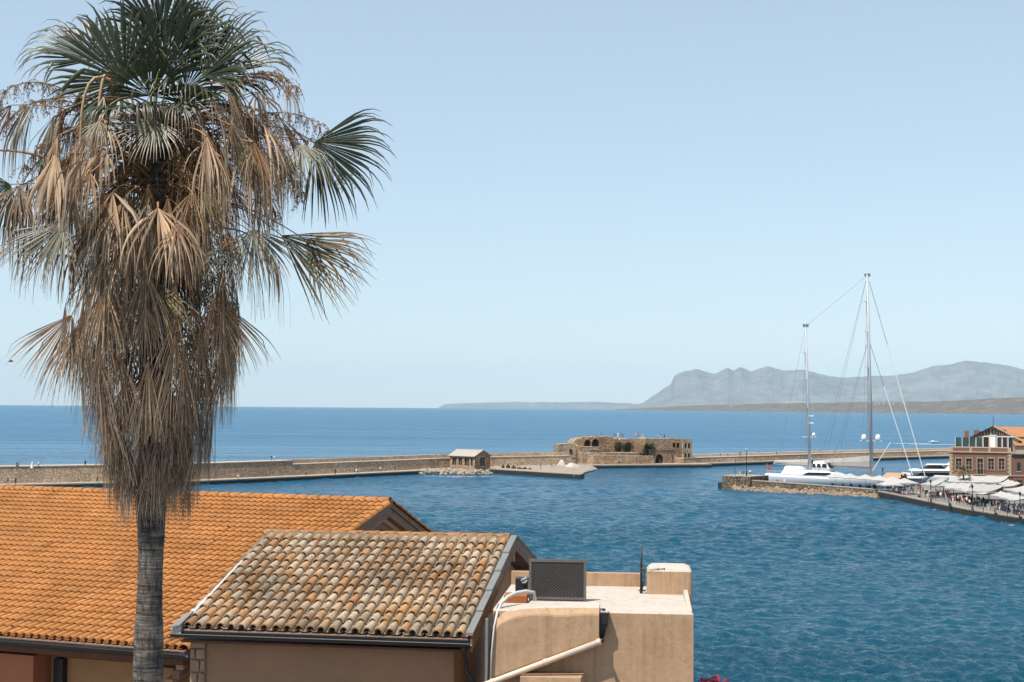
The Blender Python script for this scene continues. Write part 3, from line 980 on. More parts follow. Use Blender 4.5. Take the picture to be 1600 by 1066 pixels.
M['wood_dark'] = plain('weathered_brown_wood', (0.21, 0.135, 0.095), 0.85, 0.45, 2.5, 0.5, 0.02, stretch=(3, 1, 3))
M['wood_warm'] = plain('warm_brown_wood', (0.42, 0.25, 0.14), 0.8, 0.3, 2.5, 0.4, 0.02)
M['flashing'] = plain('grey_metal_flashing', (0.19, 0.19, 0.185), 0.8, 0.25, 2.0, 0.2, 0.01, metal=0.0)
M['gutter'] = plain('black_gutter', (0.02, 0.02, 0.022), 0.35, 0.3, 2.0)
M['pvc'] = plain('cream_pipe', (0.6, 0.47, 0.36), 0.5, 0.14, 2.0)
M['lattice'] = plain('dark_lattice', (0.065, 0.06, 0.056), 0.7, 0.3, 4.0)
M['lattice_frame'] = plain('grey_frame', (0.12, 0.11, 0.1), 0.6, 0.25, 3.0)
M['quoin'] = plain('quoin_stone', (0.33, 0.22, 0.14), 0.93, 0.4, 3.0, 0.6, 0.03)
M['mortar'] = plain('white_mortar', (0.5, 0.48, 0.455), 0.9, 0.2, 4.0, 0.4, 0.02)

def tile_mesh(name, mat, r0, r1, h, length, thick=0.014, seg=7):
    mb = MB()
    def arc(y, r, hh, dz=0.0):
        return [(-r * math.cos(math.pi * k / seg), y, dz + hh * math.sin(math.pi * k / seg)) for k in range(seg + 1)]
    A, B = arc(0, r0, h), arc(length, r1, h * .86, -0.012)
    C, Dd = arc(0, r0 - thick, h - thick), arc(length * .5, (r0 + r1) / 2 - thick, h * .9 - thick, -0.006)
    n = seg + 1
    vs_ = A + B + C + Dd
    fs = []
    for k in range(seg):
        fs.append((k, k + 1, n + k + 1, n + k))
        fs.append((k + 1, k, 2 * n + k, 2 * n + k + 1))
        fs.append((2 * n + k + 1, 2 * n + k, 3 * n + k, 3 * n + k + 1))
    mb.add(vs_, fs)
    me = mb.mesh(name, mat)
    flags = [False] * len(me.polygons)
    for k in range(0, len(flags), 3):
        flags[k] = True
    me.polygons.foreach_set('use_smooth', flags)
    return me, vs_, fs

def in_poly(x, y, poly):
    c = False
    for i in range(len(poly)):
        (x0, y0), (x1, y1) = poly[i], poly[i - 1]
        if (y0 > y) != (y1 > y) and x < (x1 - x0) * (y - y0) / (y1 - y0) + x0:
            c = not c
    return c

def lay_roof(house, roof, xa, xb, run, rise, sp, ex, tm, mat, pan_mat, rs, mat_h, hide=None, limit=300, jig=0.0, back=True, run_b=None):
    """tiles both slopes of a roof; the nearest visible ones as single tiles, the others in one mesh"""
    me, tv, tf = tm
    pitch = math.atan2(rise, run)
    Ls0 = math.hypot(run, rise)
    run_b = run_b or run
    cols = int((xb - xa) / sp)
    cand, rest = [], []
    pitch0 = pitch
    for side in ((0, 1) if back else (0,)):
        rb = run_b if side else run
        pitch, Ls = math.atan2(rise, rb), math.hypot(rb, rise)
        rows = int(Ls / ex) + 1
        for i in range(cols):
            x = xb - sp * (i + .5)
            for j in range(rows):
                s = j * ex
                if s > Ls - .12: continue
                y, z = s * math.cos(pitch), s * math.sin(pitch)
                dx, dr, dl = rs.gauss(0, jig * .5), rs.gauss(0, jig), rs.gauss(0, jig * 1.2)
                tilt = 0.07
                if rs.random() < .025:
                    dr += rs.gauss(0, .07); dl -= rs.uniform(0, .07)
                lim = min(1.0, (Ls + .02 - s) / .5)
                cut = Matrix.Diagonal((1, lim, 1, 1))
                if side == 0:
                    m4 = Matrix.Translation((x + dx, y + dl, z + .062)) @ Matrix.Rotation(pitch - tilt, 4, 'X') @ Matrix.Rotation(dr, 4, 'Z') @ cut
                else:
                    m4 = Matrix.Translation((x + dx, run + run_b - y - dl, z + .062)) @ Matrix.Rotation(math.pi, 4, 'Z') @ Matrix.Rotation(pitch - tilt, 4, 'X') @ Matrix.Rotation(dr, 4, 'Z') @ cut
                w = mat_h @ m4.translation
                ok = False
                if side == 0:
                    p = proj(w)
                    ok = -8 < p[0] < 1600 and p[1] < 1066 and not (hide and in_poly(p[0], p[1], hide))
                (cand if ok else rest).append(((w - Vector((0, 0, CAM_Z))).length, m4))
    cand.sort(key=lambda c: c[0])
    for d, m4 in cand[:limit]:
        o = bpy.data.objects.new('tile', me)
        COL.objects.link(o)
        o.parent = roof
        o.matrix_local = m4
    mb = MB()
    for d, m4 in cand[limit:] + rest:
        mb.add([m4 @ Vector(v) for v in tv], tf)
    if mb.v:
        m = mb.mesh('tile_field', mat)
        fl = [(k % 3 == 0) for k in range(len(m.polygons))]
        m.polygons.foreach_set('use_smooth', fl)
        tag(link('tile_field', m, roof), kind='stuff')
    # channel tiles between the barrels
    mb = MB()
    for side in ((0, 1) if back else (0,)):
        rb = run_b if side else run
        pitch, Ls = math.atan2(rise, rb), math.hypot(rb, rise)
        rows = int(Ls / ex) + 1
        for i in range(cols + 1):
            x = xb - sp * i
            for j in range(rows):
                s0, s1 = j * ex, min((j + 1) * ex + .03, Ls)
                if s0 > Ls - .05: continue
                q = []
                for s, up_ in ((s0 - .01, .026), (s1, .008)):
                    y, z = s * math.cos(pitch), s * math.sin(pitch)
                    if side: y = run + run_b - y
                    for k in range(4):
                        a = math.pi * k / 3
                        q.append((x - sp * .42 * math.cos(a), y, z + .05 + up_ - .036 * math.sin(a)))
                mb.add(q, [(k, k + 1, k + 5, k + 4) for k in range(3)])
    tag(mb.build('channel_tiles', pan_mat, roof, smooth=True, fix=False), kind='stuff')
    return pitch, rows

def house_matrix(o):
    return Matrix.Translation(o.location) @ Matrix.Rotation(o.rotation_euler.z, 4, 'Z')

# ------------------------------------------------------------------ large house with the new orange roof
GZ = 9.6
HA = 0.357867
mh = thing('house', 'large house with long bright orange barrel tile roof behind the tall palm', 'house', (-7.678, 34.0, GZ), -HA)
HM = house_matrix(mh)
EZ = 14.186 - GZ
RUN, RISE, XA = 11.298, 2.83, -19.5
RB = 7.04      # the far slope is steeper
deck = MB()
deck.prism([(XA, -.05, EZ - .16), (0, -.05, EZ - .16), (0, RUN, EZ + RISE - .16), (XA, RUN, EZ + RISE - .16)], [(XA, -.05, EZ), (0, -.05, EZ), (0, RUN, EZ + RISE), (XA, RUN, EZ + RISE)])
deck.prism([(XA, RUN, EZ + RISE - .16), (0, RUN, EZ + RISE - .16), (0, RUN + RB, EZ - .16), (XA, RUN + RB, EZ - .16)], [(XA, RUN, EZ + RISE), (0, RUN, EZ + RISE), (0, RUN + RB, EZ), (XA, RUN + RB, EZ)])
roof = deck.build('roof', M['wood_dark'], mh, (0, 0, 0))
rs = random.Random(11)
tm = tile_mesh('tile', M['tile_new'], .09, .075, .098, .50, .02)
hide_right = [(278, 978), (420, 830), (805, 836), (830, 900), (760, 1066), (285, 1066)]
# the roof child sits at the eave so that tile positions read from there
roof.data.transform(Matrix.Translation((0, 0, -EZ)))
roof.location = (0, 0, EZ)
lay_roof(mh, roof, XA, -.16, RUN, RISE, .232, .405, tm, M['tile_new'], M['tile_pan'], rs, HM @ Matrix.Translation((0, 0, EZ)), hide_right, 300, .006, True, RB)
PI_ = math.atan2(RISE, RUN)
big = tile_mesh('ridge_tile', M['tile_new'], .15, .13, .125, .46)[0]
k = 0
x = -.05
while x > XA:
    o = link('ridge_tile', big, roof, (x, RUN, RISE + .06), (0, rs.gauss(0, .01), math.pi / 2 + rs.gauss(0, .012)))
    x -= .41
MB().prism([(XA, RUN - .17, RISE - .02), (-.02, RUN - .17, RISE - .02), (-.02, RUN + .17, RISE - .02), (XA, RUN + .17, RISE - .02)],
           [(XA, RUN - .13, RISE + .1), (-.02, RUN - .13, RISE + .1), (-.02, RUN + .13, RISE + .1), (XA, RUN + .13, RISE + .1)]).build('ridge_bed', M['tile_pan'], roof)
vt = tile_mesh('verge_tile', M['tile_new'], .14, .12, .12, .50)[0]
for j in range(int(math.hypot(RUN, RISE) / .405)):
    s = j * .405
    y, z = s * math.cos(PI_), s * math.sin(PI_)
    o = link('verge_tile', vt, roof, (-.05, y, z + .05), (PI_ - .03, 0, rs.gauss(0, .01)))
PB_ = math.atan2(RISE, RB)
for j in range(int(math.hypot(RB, RISE) / .405)):
    s = j * .405
    y, z = s * math.cos(PB_), s * math.sin(PB_)
    o = link('verge_tile', vt, roof, (-.05, RUN + RB - y, z + .05), ((Matrix.Rotation(math.pi, 4, 'Z') @ Matrix.Rotation(PB_ - .03, 4, 'X')).to_euler()))
# gable with stepped timber cornice
W_T = EZ - .62
mb = MB()
mb.box(-17, -1.0, 1.15, RUN + RB - 1.15, 0, W_T)
wall = mb.build('wall', M['ochre'], mh)
MB().prism([(-1.3, .9, W_T), (-1.3, RUN + RB - .9, W_T), (-1.3, RUN, W_T + RISE + .1)], [(-.82, .9, W_T), (-.82, RUN + RB - .9, W_T), (-.82, RUN, W_T + RISE + .1)]).build('gable', M['brown_wall'], mh)
for k, (xo, dz, th, mt) in enumerate([(-.06, -.17, .26, 'wood_dark'), (-.26, -.45, .14, 'wood_warm'), (-.36, -.61, .2, 'wood_dark'), (-.55, -.84, .12, 'wood_warm'), (-.66, -.98, .18, 'wood_dark')]):
    for s in (0, 1):
        f = lambda y: (RUN + (RUN - y) * RB / RUN) if s else y
        y0, y1 = .3, RUN
        z0, z1 = EZ + RISE * (y0 / RUN) + dz, EZ + RISE + dz
        MB().prism([(xo - .2, f(y0), z0 - th), (xo - .2, f(y1), z1 - th), (xo - .2, f(y1), z1), (xo - .2, f(y0), z0)],
                   [(xo, f(y0), z0 - th), (xo, f(y1), z1 - th), (xo, f(y1), z1), (xo, f(y0), z0)]).build('cornice', M[mt], mh)
# soffit, gutter, lower walls
MB().prism([(XA, .05, EZ - .34), (-.1, .05, EZ - .34), (-.1, 1.149, EZ - .62), (XA, 1.149, EZ - .62)], [(XA, .05, EZ - .18), (-.1, .05, EZ - .18), (-.1, 1.149, EZ - .2), (XA, 1.149, EZ - .2)]).build('soffit', M['soffit'], mh)
def gutter(parent, xa, xb, y, z, r=.075, name='gutter'):
    mb = MB()
    n = 7
    pr = [(y + r * math.cos(math.pi + math.pi * k / n), z + r * math.sin(math.pi + math.pi * k / n)) for k in range(n + 1)]
    pi_ = [(y + (r - .012) * math.cos(math.pi + math.pi * k / n), z + .004 + (r - .012) * math.sin(math.pi + math.pi * k / n)) for k in range(n + 1)][::-1]
    lp = pr + pi_
    mb.prism([(xa, a, b) for a, b in lp], [(xb, a, b) for a, b in lp])
    mb.tube([(xa, y - r, z), (xb, y - r, z)], .014, 6)
    return mb.build(name, M['gutter'], parent)
gutter(mh, XA, .12, -.13, EZ - .06, .085)
MB().box(XA, .1, -.05, .02, EZ - .2, EZ - .02).build('fascia', M['gutter'], mh)
rx = (HM.inverted() @ D(57, 1040, 36.2)).x
MB().box(XA, rx, .45, 1.147, 0, EZ - .5).build('rose_wall', M['rose'], mh)
MB().box(rx + .22, rx + .5, .95, 1.147, 0, EZ - .63).build('downpipe', M['gutter'], mh)
lp_ = HM.inverted() @ D(-4, 1033, 37.2)
lan = MB().lathe([(.03, -.2), (.12, -.16), (.16, 0), (.12, .14), (.03, .18)], 12, (lp_.x, .25, lp_.z)).build('wall_lamp', M['black'], mh)
MB().bar((lp_.x, .25, lp_.z + .1), (lp_.x, .45, lp_.z + .22), .03).build('bracket', M['black'], lan)
MB().box(-1.0, -.82, 1.0, RUN + RB - 1.15, 0, W_T - .003).build('end_wall', M['brown_wall'], mh)

# ------------------------------------------------------------------ smaller house with the weathered roof
RA = 0.15919
rh = thing('house', 'smaller brown plaster house with mottled weathered barrel tile roof', 'house', (-6.22, 27.0, GZ), -RA)
RM = house_matrix(rh)
EZ2 = 15.786 - GZ
RUN2, RISE2, L2 = 5.047, 1.335, 5.583
deck = MB()
for s in (0, 1):
    f = lambda y: (2 * RUN2 - y) if s else y
    lo = [(0, f(-.03), -.14), (L2, f(-.03), -.14), (L2, f(RUN2), RISE2 - .14), (0, f(RUN2), RISE2 - .14)]
    deck.prism(lo, [(a, b, c + .14) for a, b, c in lo])
roof2 = deck.build('roof', M['wood_dark'], rh, (0, 0, EZ2))
rs = random.Random(21)
tm2 = tile_mesh('tile', M['tile_old'], .09, .07, .098, .50, .022)
lay_roof(rh, roof2, 0.02, L2 - .1, RUN2, RISE2, .218, .425, tm2, M['tile_old'], M['tile_grit'], rs, RM @ Matrix.Translation((0, 0, EZ2)), None, 300, .014)
P2 = math.atan2(RISE2, RUN2)
# newer ridge capping
MB().prism([(0, RUN2 - .2, RISE2 - .02), (L2 - .12, RUN2 - .2, RISE2 - .02), (L2 - .12, RUN2 + .2, RISE2 - .02), (0, RUN2 + .2, RISE2 - .02)],
           [(0, RUN2 - .14, RISE2 + .1), (L2 - .12, RUN2 - .14, RISE2 + .1), (L2 - .12, RUN2 + .14, RISE2 + .1), (0, RUN2 + .14, RISE2 + .1)]).build('ridge_bed', M['tile_grit'], roof2)
rt = tile_mesh('ridge_tile', M['tile_new'], .155, .14, .10, .43)[0]
x = L2 - .1
while x > .3:
    link('ridge_tile', rt, roof2, (x, RUN2, RISE2 + .055), (0, rs.gauss(0, .012), math.pi / 2 + rs.gauss(0, .015)))
    x -= .365
# verge flashing in overlapping lengths, barge boards
for s in (0, 1):
    f = lambda y: (2 * RUN2 - y) if s else y
    nS = 5
    for k in range(nS):
        a, b = RUN2 * k / nS - .08, RUN2 * (k + 1) / nS
        za, zb = RISE2 * a / RUN2, RISE2 * b / RUN2
        lo = [(L2 - .085, f(a), za + .10), (L2 + .05, f(a), za + .10), (L2 + .05, f(b), zb + .095 - .02), (L2 - .085, f(b), zb + .095 - .02)]
        MB().prism(lo, [(q[0], q[1], q[2] + .04 + (.012 if i < 2 else 0)) for i, q in enumerate(lo)]).build('verge_flashing', M['flashing'], roof2)
    lo = [(L2 - .002, f(-.05), -.22), (L2 + .035, f(-.05), -.22), (L2 + .035, f(RUN2 - .01), RISE2 - .22), (L2 - .002, f(RUN2 - .01), RISE2 - .22)]
    MB().prism(lo, [(a, b, c + .315) for a, b, c in lo]).build('barge_board', M['wood_dark'], roof2)
# white mortar at the left verge
mb = MB()
yy = -.05
while yy < 3.2:
    w = .075 * max(.1, 1 - yy / 3.0) * rs.uniform(.3, 1.4)
    z = RISE2 * yy / RUN2
    mb.prism([(-.02 - w, yy, z - .1), (.05, yy, z - .1), (.05, yy + .19, z - .06), (-.02 - w * rs.uniform(.7, 1.1), yy + .19, z - .06)],
             [(-.02 - w, yy, z + .05), (.05, yy, z + .09), (.05, yy + .19, z + .13), (-.02 - w, yy + .19, z + .1)])
    yy += .18
mb.build('mortar_verge', M['mortar'], roof2)
MB().slab([(-.16, -.1, .06), (.06, -.1, .12), (.06, .55, .28), (-.14, .55, .2)], .03).build('flashing', M['flashing'], roof2)
gutter(rh, -.12, L2 + .02, -.1, EZ2 - .06, .075)
MB().box(-.02, L2, -.04, .02, EZ2 - .14, EZ2 - .015).build('fascia', M['gutter'], rh)
MB().box(.42, L2 - .38, .32, 2 * RUN2 - .32, 0, EZ2 - .2).build('wall', M['brown_wall'], rh)
MB().prism([(L2 - .6, .32, EZ2 - .2), (L2 - .6, 2 * RUN2 - .32, EZ2 - .2), (L2 - .6, RUN2, EZ2 + RISE2 - .2)], [(L2 - .38, .32, EZ2 - .2), (L2 - .38, 2 * RUN2 - .32, EZ2 - .2), (L2 - .38, RUN2, EZ2 + RISE2 - .2)]).build('gable', M['ochre'], rh)
MB().box(.02, L2 - .1, .03, .318, EZ2 - .24, EZ2 - .2).build('soffit', M['soffit'], rh)
for yb in (RUN2 - .12, 2.2, 2 * RUN2 - 2.2):
    MB().box(L2 - .378, L2 - .01, yb, yb + .2, EZ2 + (RISE2 * (yb if yb < RUN2 else 2 * RUN2 - yb - .2) / RUN2) - .42, EZ2 + (RISE2 * (yb if yb < RUN2 else 2 * RUN2 - yb - .2) / RUN2) - .2).build('purlin', M['wood_warm'], rh)
# stone quoin at the left corner
z = EZ2 - .22
rq = random.Random(3)
kk = 0
while z > 0.2:
    h = rq.uniform(.15, .24)
    if kk % 2:
        cuts = [.1, .1 + .32 * rq.uniform(.35, .65), .42]
    else:
        cuts = [.1, .1 + .32 * rq.uniform(.3, .7), .42] if rq.random() < .5 else [.1, .42]
    for a, b in zip(cuts[:-1], cuts[1:]):
        j1, j2 = rq.uniform(0, .02), rq.uniform(.0, .03)
        MB().prism([(a + .016, .25 + j1, z - h + .022), (b - .014, .25 + j2, z - h + .018), (b - .014, .6, z - h + .02), (a + .016, .6, z - h + .02)],
                   [(a + .02, .255 + j2, z - .012 - j1 * .5), (b - .022, .255 + j1, z - .01 - j2 * .6), (b - .012, .6, z - .006), (a + .012, .6, z - .006)]).build('quoin_stone', M['quoin'], rh)
    z -= h
    kk += 1
MB().box(.11, .419, .3, 2 * RUN2 - .4, 0, EZ2 - .21).build('corner_mortar', M['wood_dark'], rh)
# downpipe with elbow at the right end of the gutter
MB().tube([(L2 - .12, -.08, EZ2 - .12), (L2 - .12, .02, EZ2 - .3), (L2 - .12, .22, EZ2 - .42), (L2 - .12, .24, EZ2 - .62), (L2 + .14, .2, EZ2 - 1.0), (L2 + .2, .2, EZ2 - 1.15), (L2 + .2, .2, 0)], .052, 10).build('downpipe', M['gutter'], rh, smooth=True)
MB().box(L2 - .26, L2 - .02, .24, .318, EZ2 - 1.0, EZ2 - .95).build('pipe_bracket', M['wood_dark'], rh)

# ------------------------------------------------------------------ flat-roofed block beside it
FA = 0.09
P0 = D(1083.5, 961, 25.4)
fb = thing('house', 'flat roofed sandy render block with pale terrace at the right of the old tiled roof', 'house', (P0.x, P0.y, GZ), -FA)
FM = house_matrix(fb)
FI = FM.inverted()
ZR = P0.z - GZ
def fl(px, py, zl=None, y=None):
    """a surveyed point in the block's own frame"""
    if zl is not None:
        return FI @ S(px, py, zl + GZ)
    lo, hi = 20.0, 34.0
    for _ in range(40):
        m = (lo + hi) / 2
        if (FI @ D(px, py, m)).y < y: lo = m
        else: hi = m
    return FI @ D(px, py, lo)
xl = fl(770, 1010, y=0).x
yb = fl(950, 918.5, zl=ZR).y
MB().box(xl, 0, 0, yb + .2, 0, ZR).build('wall', M['render'], fb)
rr = 0.02
MB().prism([(xl, .004, ZR + .002), (-.004, .004, ZR + .002), (-.004, yb + .2, ZR + .002), (xl, yb + .2, ZR + .002)],
           [(xl, .03, ZR + .03), (-.03, .03, ZR + .03), (-.03, yb + .2, ZR + .03), (xl, yb + .2, ZR + .03)]).build('terrace', M['limewash'], fb)
# back parapet
hp = fl(950, 896, y=yb).z - ZR
MB().prism([(xl, yb, ZR + .031), (-.9, yb, ZR + .031), (-.9, yb + .22, ZR + .031), (xl, yb + .22, ZR + .031)], [(xl, yb + .01, ZR + hp), (-.9, yb + .01, ZR + hp), (-.9, yb + .2, ZR + hp), (xl, yb + .2, ZR + hp)]).build('back_parapet', M['render'], fb)
# stub tower at the back corner with rounded cap
ca = fl(1010, 931, zl=ZR); 
cy = ca.y
c0, c1 = ca.x, fl(1082, 905, y=cy).x
ht = fl(1045, 893, y=cy).z - ZR
def cap_loft(mb, rings, mi=0):
    n = len(rings[0]); i0 = len(mb.v)
    for r in rings:
        mb.v.extend([tuple(p) for p in r])
    for k in range(len(rings) - 1):
        for j in range(n):
            a, b = i0 + k * n + j, i0 + k * n + (j + 1) % n
            mb.f.append((a, b, b + n, a + n)); mb.m.append(mi)
    mb.f.append(tuple(i0 + (len(rings) - 1) * n + j for j in range(n))); mb.m.append(mi)
    mb.f.append(tuple(i0 + j for j in reversed(range(n)))); mb.m.append(mi)
def rrect(x0, x1, y0, y1, r, z, n=4):
    pts = []
    for cx, cy_, a0 in ((x1 - r, y0 + r, -90), (x1 - r, y1 - r, 0), (x0 + r, y1 - r, 90), (x0 + r, y0 + r, 180)):
        for k in range(n + 1):
            a = math.radians(a0 + 90 * k / n)
            pts.append((cx + r * math.cos(a), cy_ + r * math.sin(a), z))
    return pts
mb = MB(); cap_loft(mb, [rrect(c0, c1, cy, cy + .8, .05, ZR - .6), rrect(c0 + .01, c1 - .01, cy + .01, cy + .8, .05, ZR + ht - .01)])
mb.build('stub_tower', M['render'], fb, smooth=False)
mb = MB(); cap_loft(mb, [rrect(c0 + .012, c1 - .012, cy + .012, cy + .79, .06, ZR + ht - .008), rrect(c0 + .05, c1 - .04, cy + .06, cy + .76, .08, ZR + ht + .05), rrect(c0 + .1, c1 - .12, cy + .2, cy + .7, .1, ZR + ht + .085)])
mb.build('tower_cap', M['limewash'], fb, smooth=False)
# low kerb along the right edge of the terrace
kx = fl(1052, 930, zl=ZR)
MB().prism([(-.12, .25, ZR + .031), (-.01, .25, ZR + .031), (-.01, cy - .002, ZR + .031), (-.12, cy - .002, ZR + .031)], [(-.09, .3, ZR + .05), (-.02, .3, ZR + .05), (-.02, cy - .002, ZR + .13), (-.1, cy - .002, ZR + .13)]).build('kerb', M['limewash'], fb)
# bulging front parapet that sinks towards the tiled house
BP = .3
xr_ = fl(936, 960, y=-BP).x
xl_ = fl(768, 1000, y=-BP).x
rings = []
NS = 22
for k in range(NS + 1):
    u = k / NS
    x = xl_ + (xr_ - xl_) * u
    px = 768 + 168 * u
    drop = float(np.interp(px, [768, 774, 782, 795, 815, 850, 936], [.36, .22, .13, .06, .02, .0, .0]))
    zf = fl(px, 961, y=-BP).z - drop * 1.05 + .012 * math.sin(px * .07)
    zt = fl(px, 949, y=-.16).z - drop
    zb = fl(px, np.interp(px, [768, 938], [1064, 1001]), y=-BP).z
    zb = max(zb, 0.1)
    rings.append([(x, -BP + .02, zb), (x, -BP, zb + .05), (x, -BP, zf - .02), (x, -BP + .012, zf + .012), (x, -.15, zt - .01), (x, -.12, zt + .004), (x, .3, zt + .03 - drop * .3), (x, .36, zt - .01 - drop * .3), (x, .36, ZR - .3), (x, -.002, ZR - .5), (x, -.002, zb - .05)])
mb = MB(); cap_loft(mb, rings)
bulge = mb.build('front_parapet', [M['render'], M['limewash']], fb)
for p in bulge.data.polygons:
    c = p.center
    if p.normal.z > .88:
        p.material_index = 1
# rainwater hopper, its pipe, the cream diagonal pipe
hx = fl(943, 965, y=-.1).x
zt, zm, zb = fl(943, 957, y=-.1).z, fl(943, 974, y=-.1).z, fl(941, 996, y=-.1).z
mb = MB()
mb.prism([(hx - .085, -.2, zm), (hx + .085, -.2, zm), (hx + .085, -.003, zm), (hx - .085, -.003, zm)], [(hx - .09, -.21, zt), (hx + .09, -.21, zt), (hx + .09, -.003, zt), (hx - .09, -.003, zt)])
mb.prism([(hx - .05, -.14, zb), (hx + .01, -.14, zb), (hx + .01, -.003, zb), (hx - .05, -.003, zb)], [(hx - .08, -.19, zm - .004), (hx + .08, -.19, zm - .004), (hx + .08, -.003, zm - .004), (hx - .08, -.003, zm - .004)])
hop = mb.build('rain_hopper', M['gutter'], fb)
MB().box(hx - .09, hx + .09, -.16, .06, ZR + .031, ZR + .05).build('outlet_lip', M['limewash'], hop)
MB().box(hx - .03, hx + .03, -.08, .0, ZR + .052, ZR + .085).build('outlet', M['black'], hop)
pa, pb = fl(939, 1002, y=-.38), fl(766, 1067, y=-.38)
MB().tube([Vector((hx - .02, -.1, zb + .03)), Vector((hx - .03, -.2, zb - .03)), Vector((pa.x + .03, -.34, pa.z + .01)), pa], [.035, .035, .035, .035], 8).build('elbow', M['gutter'], fb, smooth=True)
mb = MB().tube([pa, pb, pb + (pb - pa) * .15], .052, 12)
pipe = mb.build('drain_pipe', M['pvc'], fb, smooth=True)
for t_ in (.02, .5, .98):
    q = pa + (pb - pa) * t_
    dv = (pb - pa).normalized() * .035
    MB().tube([q - dv, q + dv], .06, 12).build('pipe_collar', M['pvc'], pipe, smooth=True)
l0, l1 = fl(812, 1058, y=-.5), fl(908, 1058, y=-.5)
MB().prism([(l0.x, -.5, l0.z - .4), (l1.x, -.5, l0.z - .4), (l1.x + .05, -.003, l0.z - .4), (l0.x - .05, -.003, l0.z - .4)], [(l0.x + .01, -.48, l0.z), (l1.x - .01, -.48, l0.z), (l1.x + .04, -.003, l0.z + .02), (l0.x - .04, -.003, l0.z + .02)]).build('ledge', M['render'], fb)
# service riser between the two houses
rx_ = fl(762, 1010, y=-.05).x
MB().box(rx_ - .03, rx_ + .02, -.2, -.1, 0, fl(762, 966, y=-.1).z).build('cable_duct', M['flashing'], fb)

# lattice screen on the terrace
la, lb_ = fl(827, 873.5, y=1.25), fl(916, 876.5, y=1.25)
sc = thing('lattice_screen', 'dark diagonal lattice screen in a grey frame on the flat roof', 'screen', FM @ Vector((la.x, 1.25, ZR + .031)), -FA)
w, h = lb_.x - la.x, la.z - ZR - .031
MB().box(0, w, -.03, .05, h - .05, h).build('top_rail', M['lattice_frame'], sc)
MB().box(0, .045, -.03, .03, 0, h - .051).build('stile', M['lattice_frame'], sc)
MB().box(w - .045, w, -.03, .03, 0, h - .051).build('stile', M['lattice_frame'], sc)
MB().box(.046, w - .046, -.03, .03, .03, .07).build('bottom_rail', M['lattice_frame'], sc)
def diag(sign, y, step, wd):
    mb = MB()
    k = -h
    while k < w:
        pts = []
        for t_ in (0.0, 1.0):
            pass
        xa_, za_, xb_, zb_ = k, 0.0, k + h, h
        if xa_ < 0: za_, xa_ = -xa_, 0.0
        if xb_ > w: zb_, xb_ = h - (xb_ - w), w
        if xb_ - xa_ > .03:
            if sign < 0: xa_, xb_ = w - xa_, w - xb_
            mb.bar((xa_, y, za_), (xb_, y, zb_), .012, wd)
        k += step
    return mb
mb = diag(1, -.012, .062, .026)
tag(mb.build('lattice_slats', M['lattice'], sc), kind='stuff')
tag(diag(-1, .008, .062, .026).build('back_slats', M['lattice'], sc), kind='stuff')
MB().box(.046, w - .046, .034, .05, .071, h - .052).build('backing', M['black'], sc)

# outdoor unit and insulated pipes in the gap by the gable
u0 = fl(806, 921, y=1.5)
ac = thing('condenser', 'black appliance with bare pipe ends tucked under the gable beside the lattice', 'appliance', FM @ Vector((u0.x, 1.6, ZR + .031)), -FA)
hh = fl(806, 907, y=1.6).z - ZR
MB().box(-.02, .22, 0, .35, 0, hh).build('casing', M['black'], ac)
MB().tube([(.1, -.01, hh - .03), (.14, -.07, hh), (.2, -.05, hh + .03)], .02, 6).build('pipe_end', M['silver'], ac)
MB().tube([(.12, -.01, hh - .07), (.17, -.08, hh - .06), (.21, -.06, hh - .02)], .018, 6).build('pipe_end', M['silver'], ac)
pp = [fl(836, 938, y=.9), fl(834, 926, y=.85), fl(822, 924, y=.75), fl(806, 927, y=.6), fl(793, 933, y=.4), fl(783, 943, y=.2), fl(777, 957, y=.0), fl(772, 980, y=-.33), fl(768, 1020, y=-.36), fl(766, 1075, y=-.36)]
ip = thing('pipe', 'white wrapped pipe bending over the parapet beside the old roof', 'pipe', FM @ pp[-1], -FA)
MB().tube([p - pp[-1] for p in pp], [.033, .036, .036, .036, .034, .03, .024, .016, .014, .014], 10).build('lagging', M['mortar'], ip, smooth=True)
MB().tube([p - pp[-1] + Vector((-.04, -.01, -.03)) for p in pp[3:]], [.02] * 7, 6).build('cable', M['black'], ip)
bx0 = fl(797, 936, y=1.0)
tag(MB().prism([(-.1, -.15, 0), (.32, -.15, 0), (.32, .2, 0), (-.1, .2, 0)], [(-.1, -.15, .13), (.32, -.15, .13), (.32, .2, .15), (-.1, .2, .15)]).build('terracotta_block', M['tile_pan'], None, FM @ Vector((bx0.x, 1.0, ZR + .031)), -FA), 'low terracotta block behind the parapet under the gable', 'block')
# aerial pole by the stub tower, with wire
po = fl(1002, 930, zl=ZR)
ae = thing('aerial_pole', 'thin dark aerial pole standing left of the stub tower', 'aerial', FM @ Vector((po.x, po.y + .03, ZR + .031)), -FA)
ph = fl(1003, 857, y=po.y + .03).z - ZR
MB().tube([(0, 0, 0), (0, 0, ph * .55), (.005, 0, ph)], [.028, .024, .016], 8).build('pole', M['black'], ae, smooth=True)
for zz in (.04, ph * .45, ph * .52):
    MB().box(-.05, .09, -.02, .02, zz, zz + .03).build('clamp', M['lattice_frame'], ae)
MB().tube([(0, -.03, 0), (.06, -.03, ph * .3), (.05, -.03, ph * .5)], .012, 6).build('cable', M['black'], ae)
wa = fl(1012, 891, y=cy - .02)
wr = thing('wire', 'short barbed wire with knots across the stub tower cap', 'wire', FM @ Vector((wa.x, cy + .0, wa.z)), -FA)
MB().tube([(0, -.01, 0), (.1, .02, .015), (.34, .05, .028)], .006, 5).build('strand', M['black'], wr)
for q in (.2, .32):
    MB().bar((q, .03, .0), (q, .03, .05), .01).build('barb', M['black'], wr)

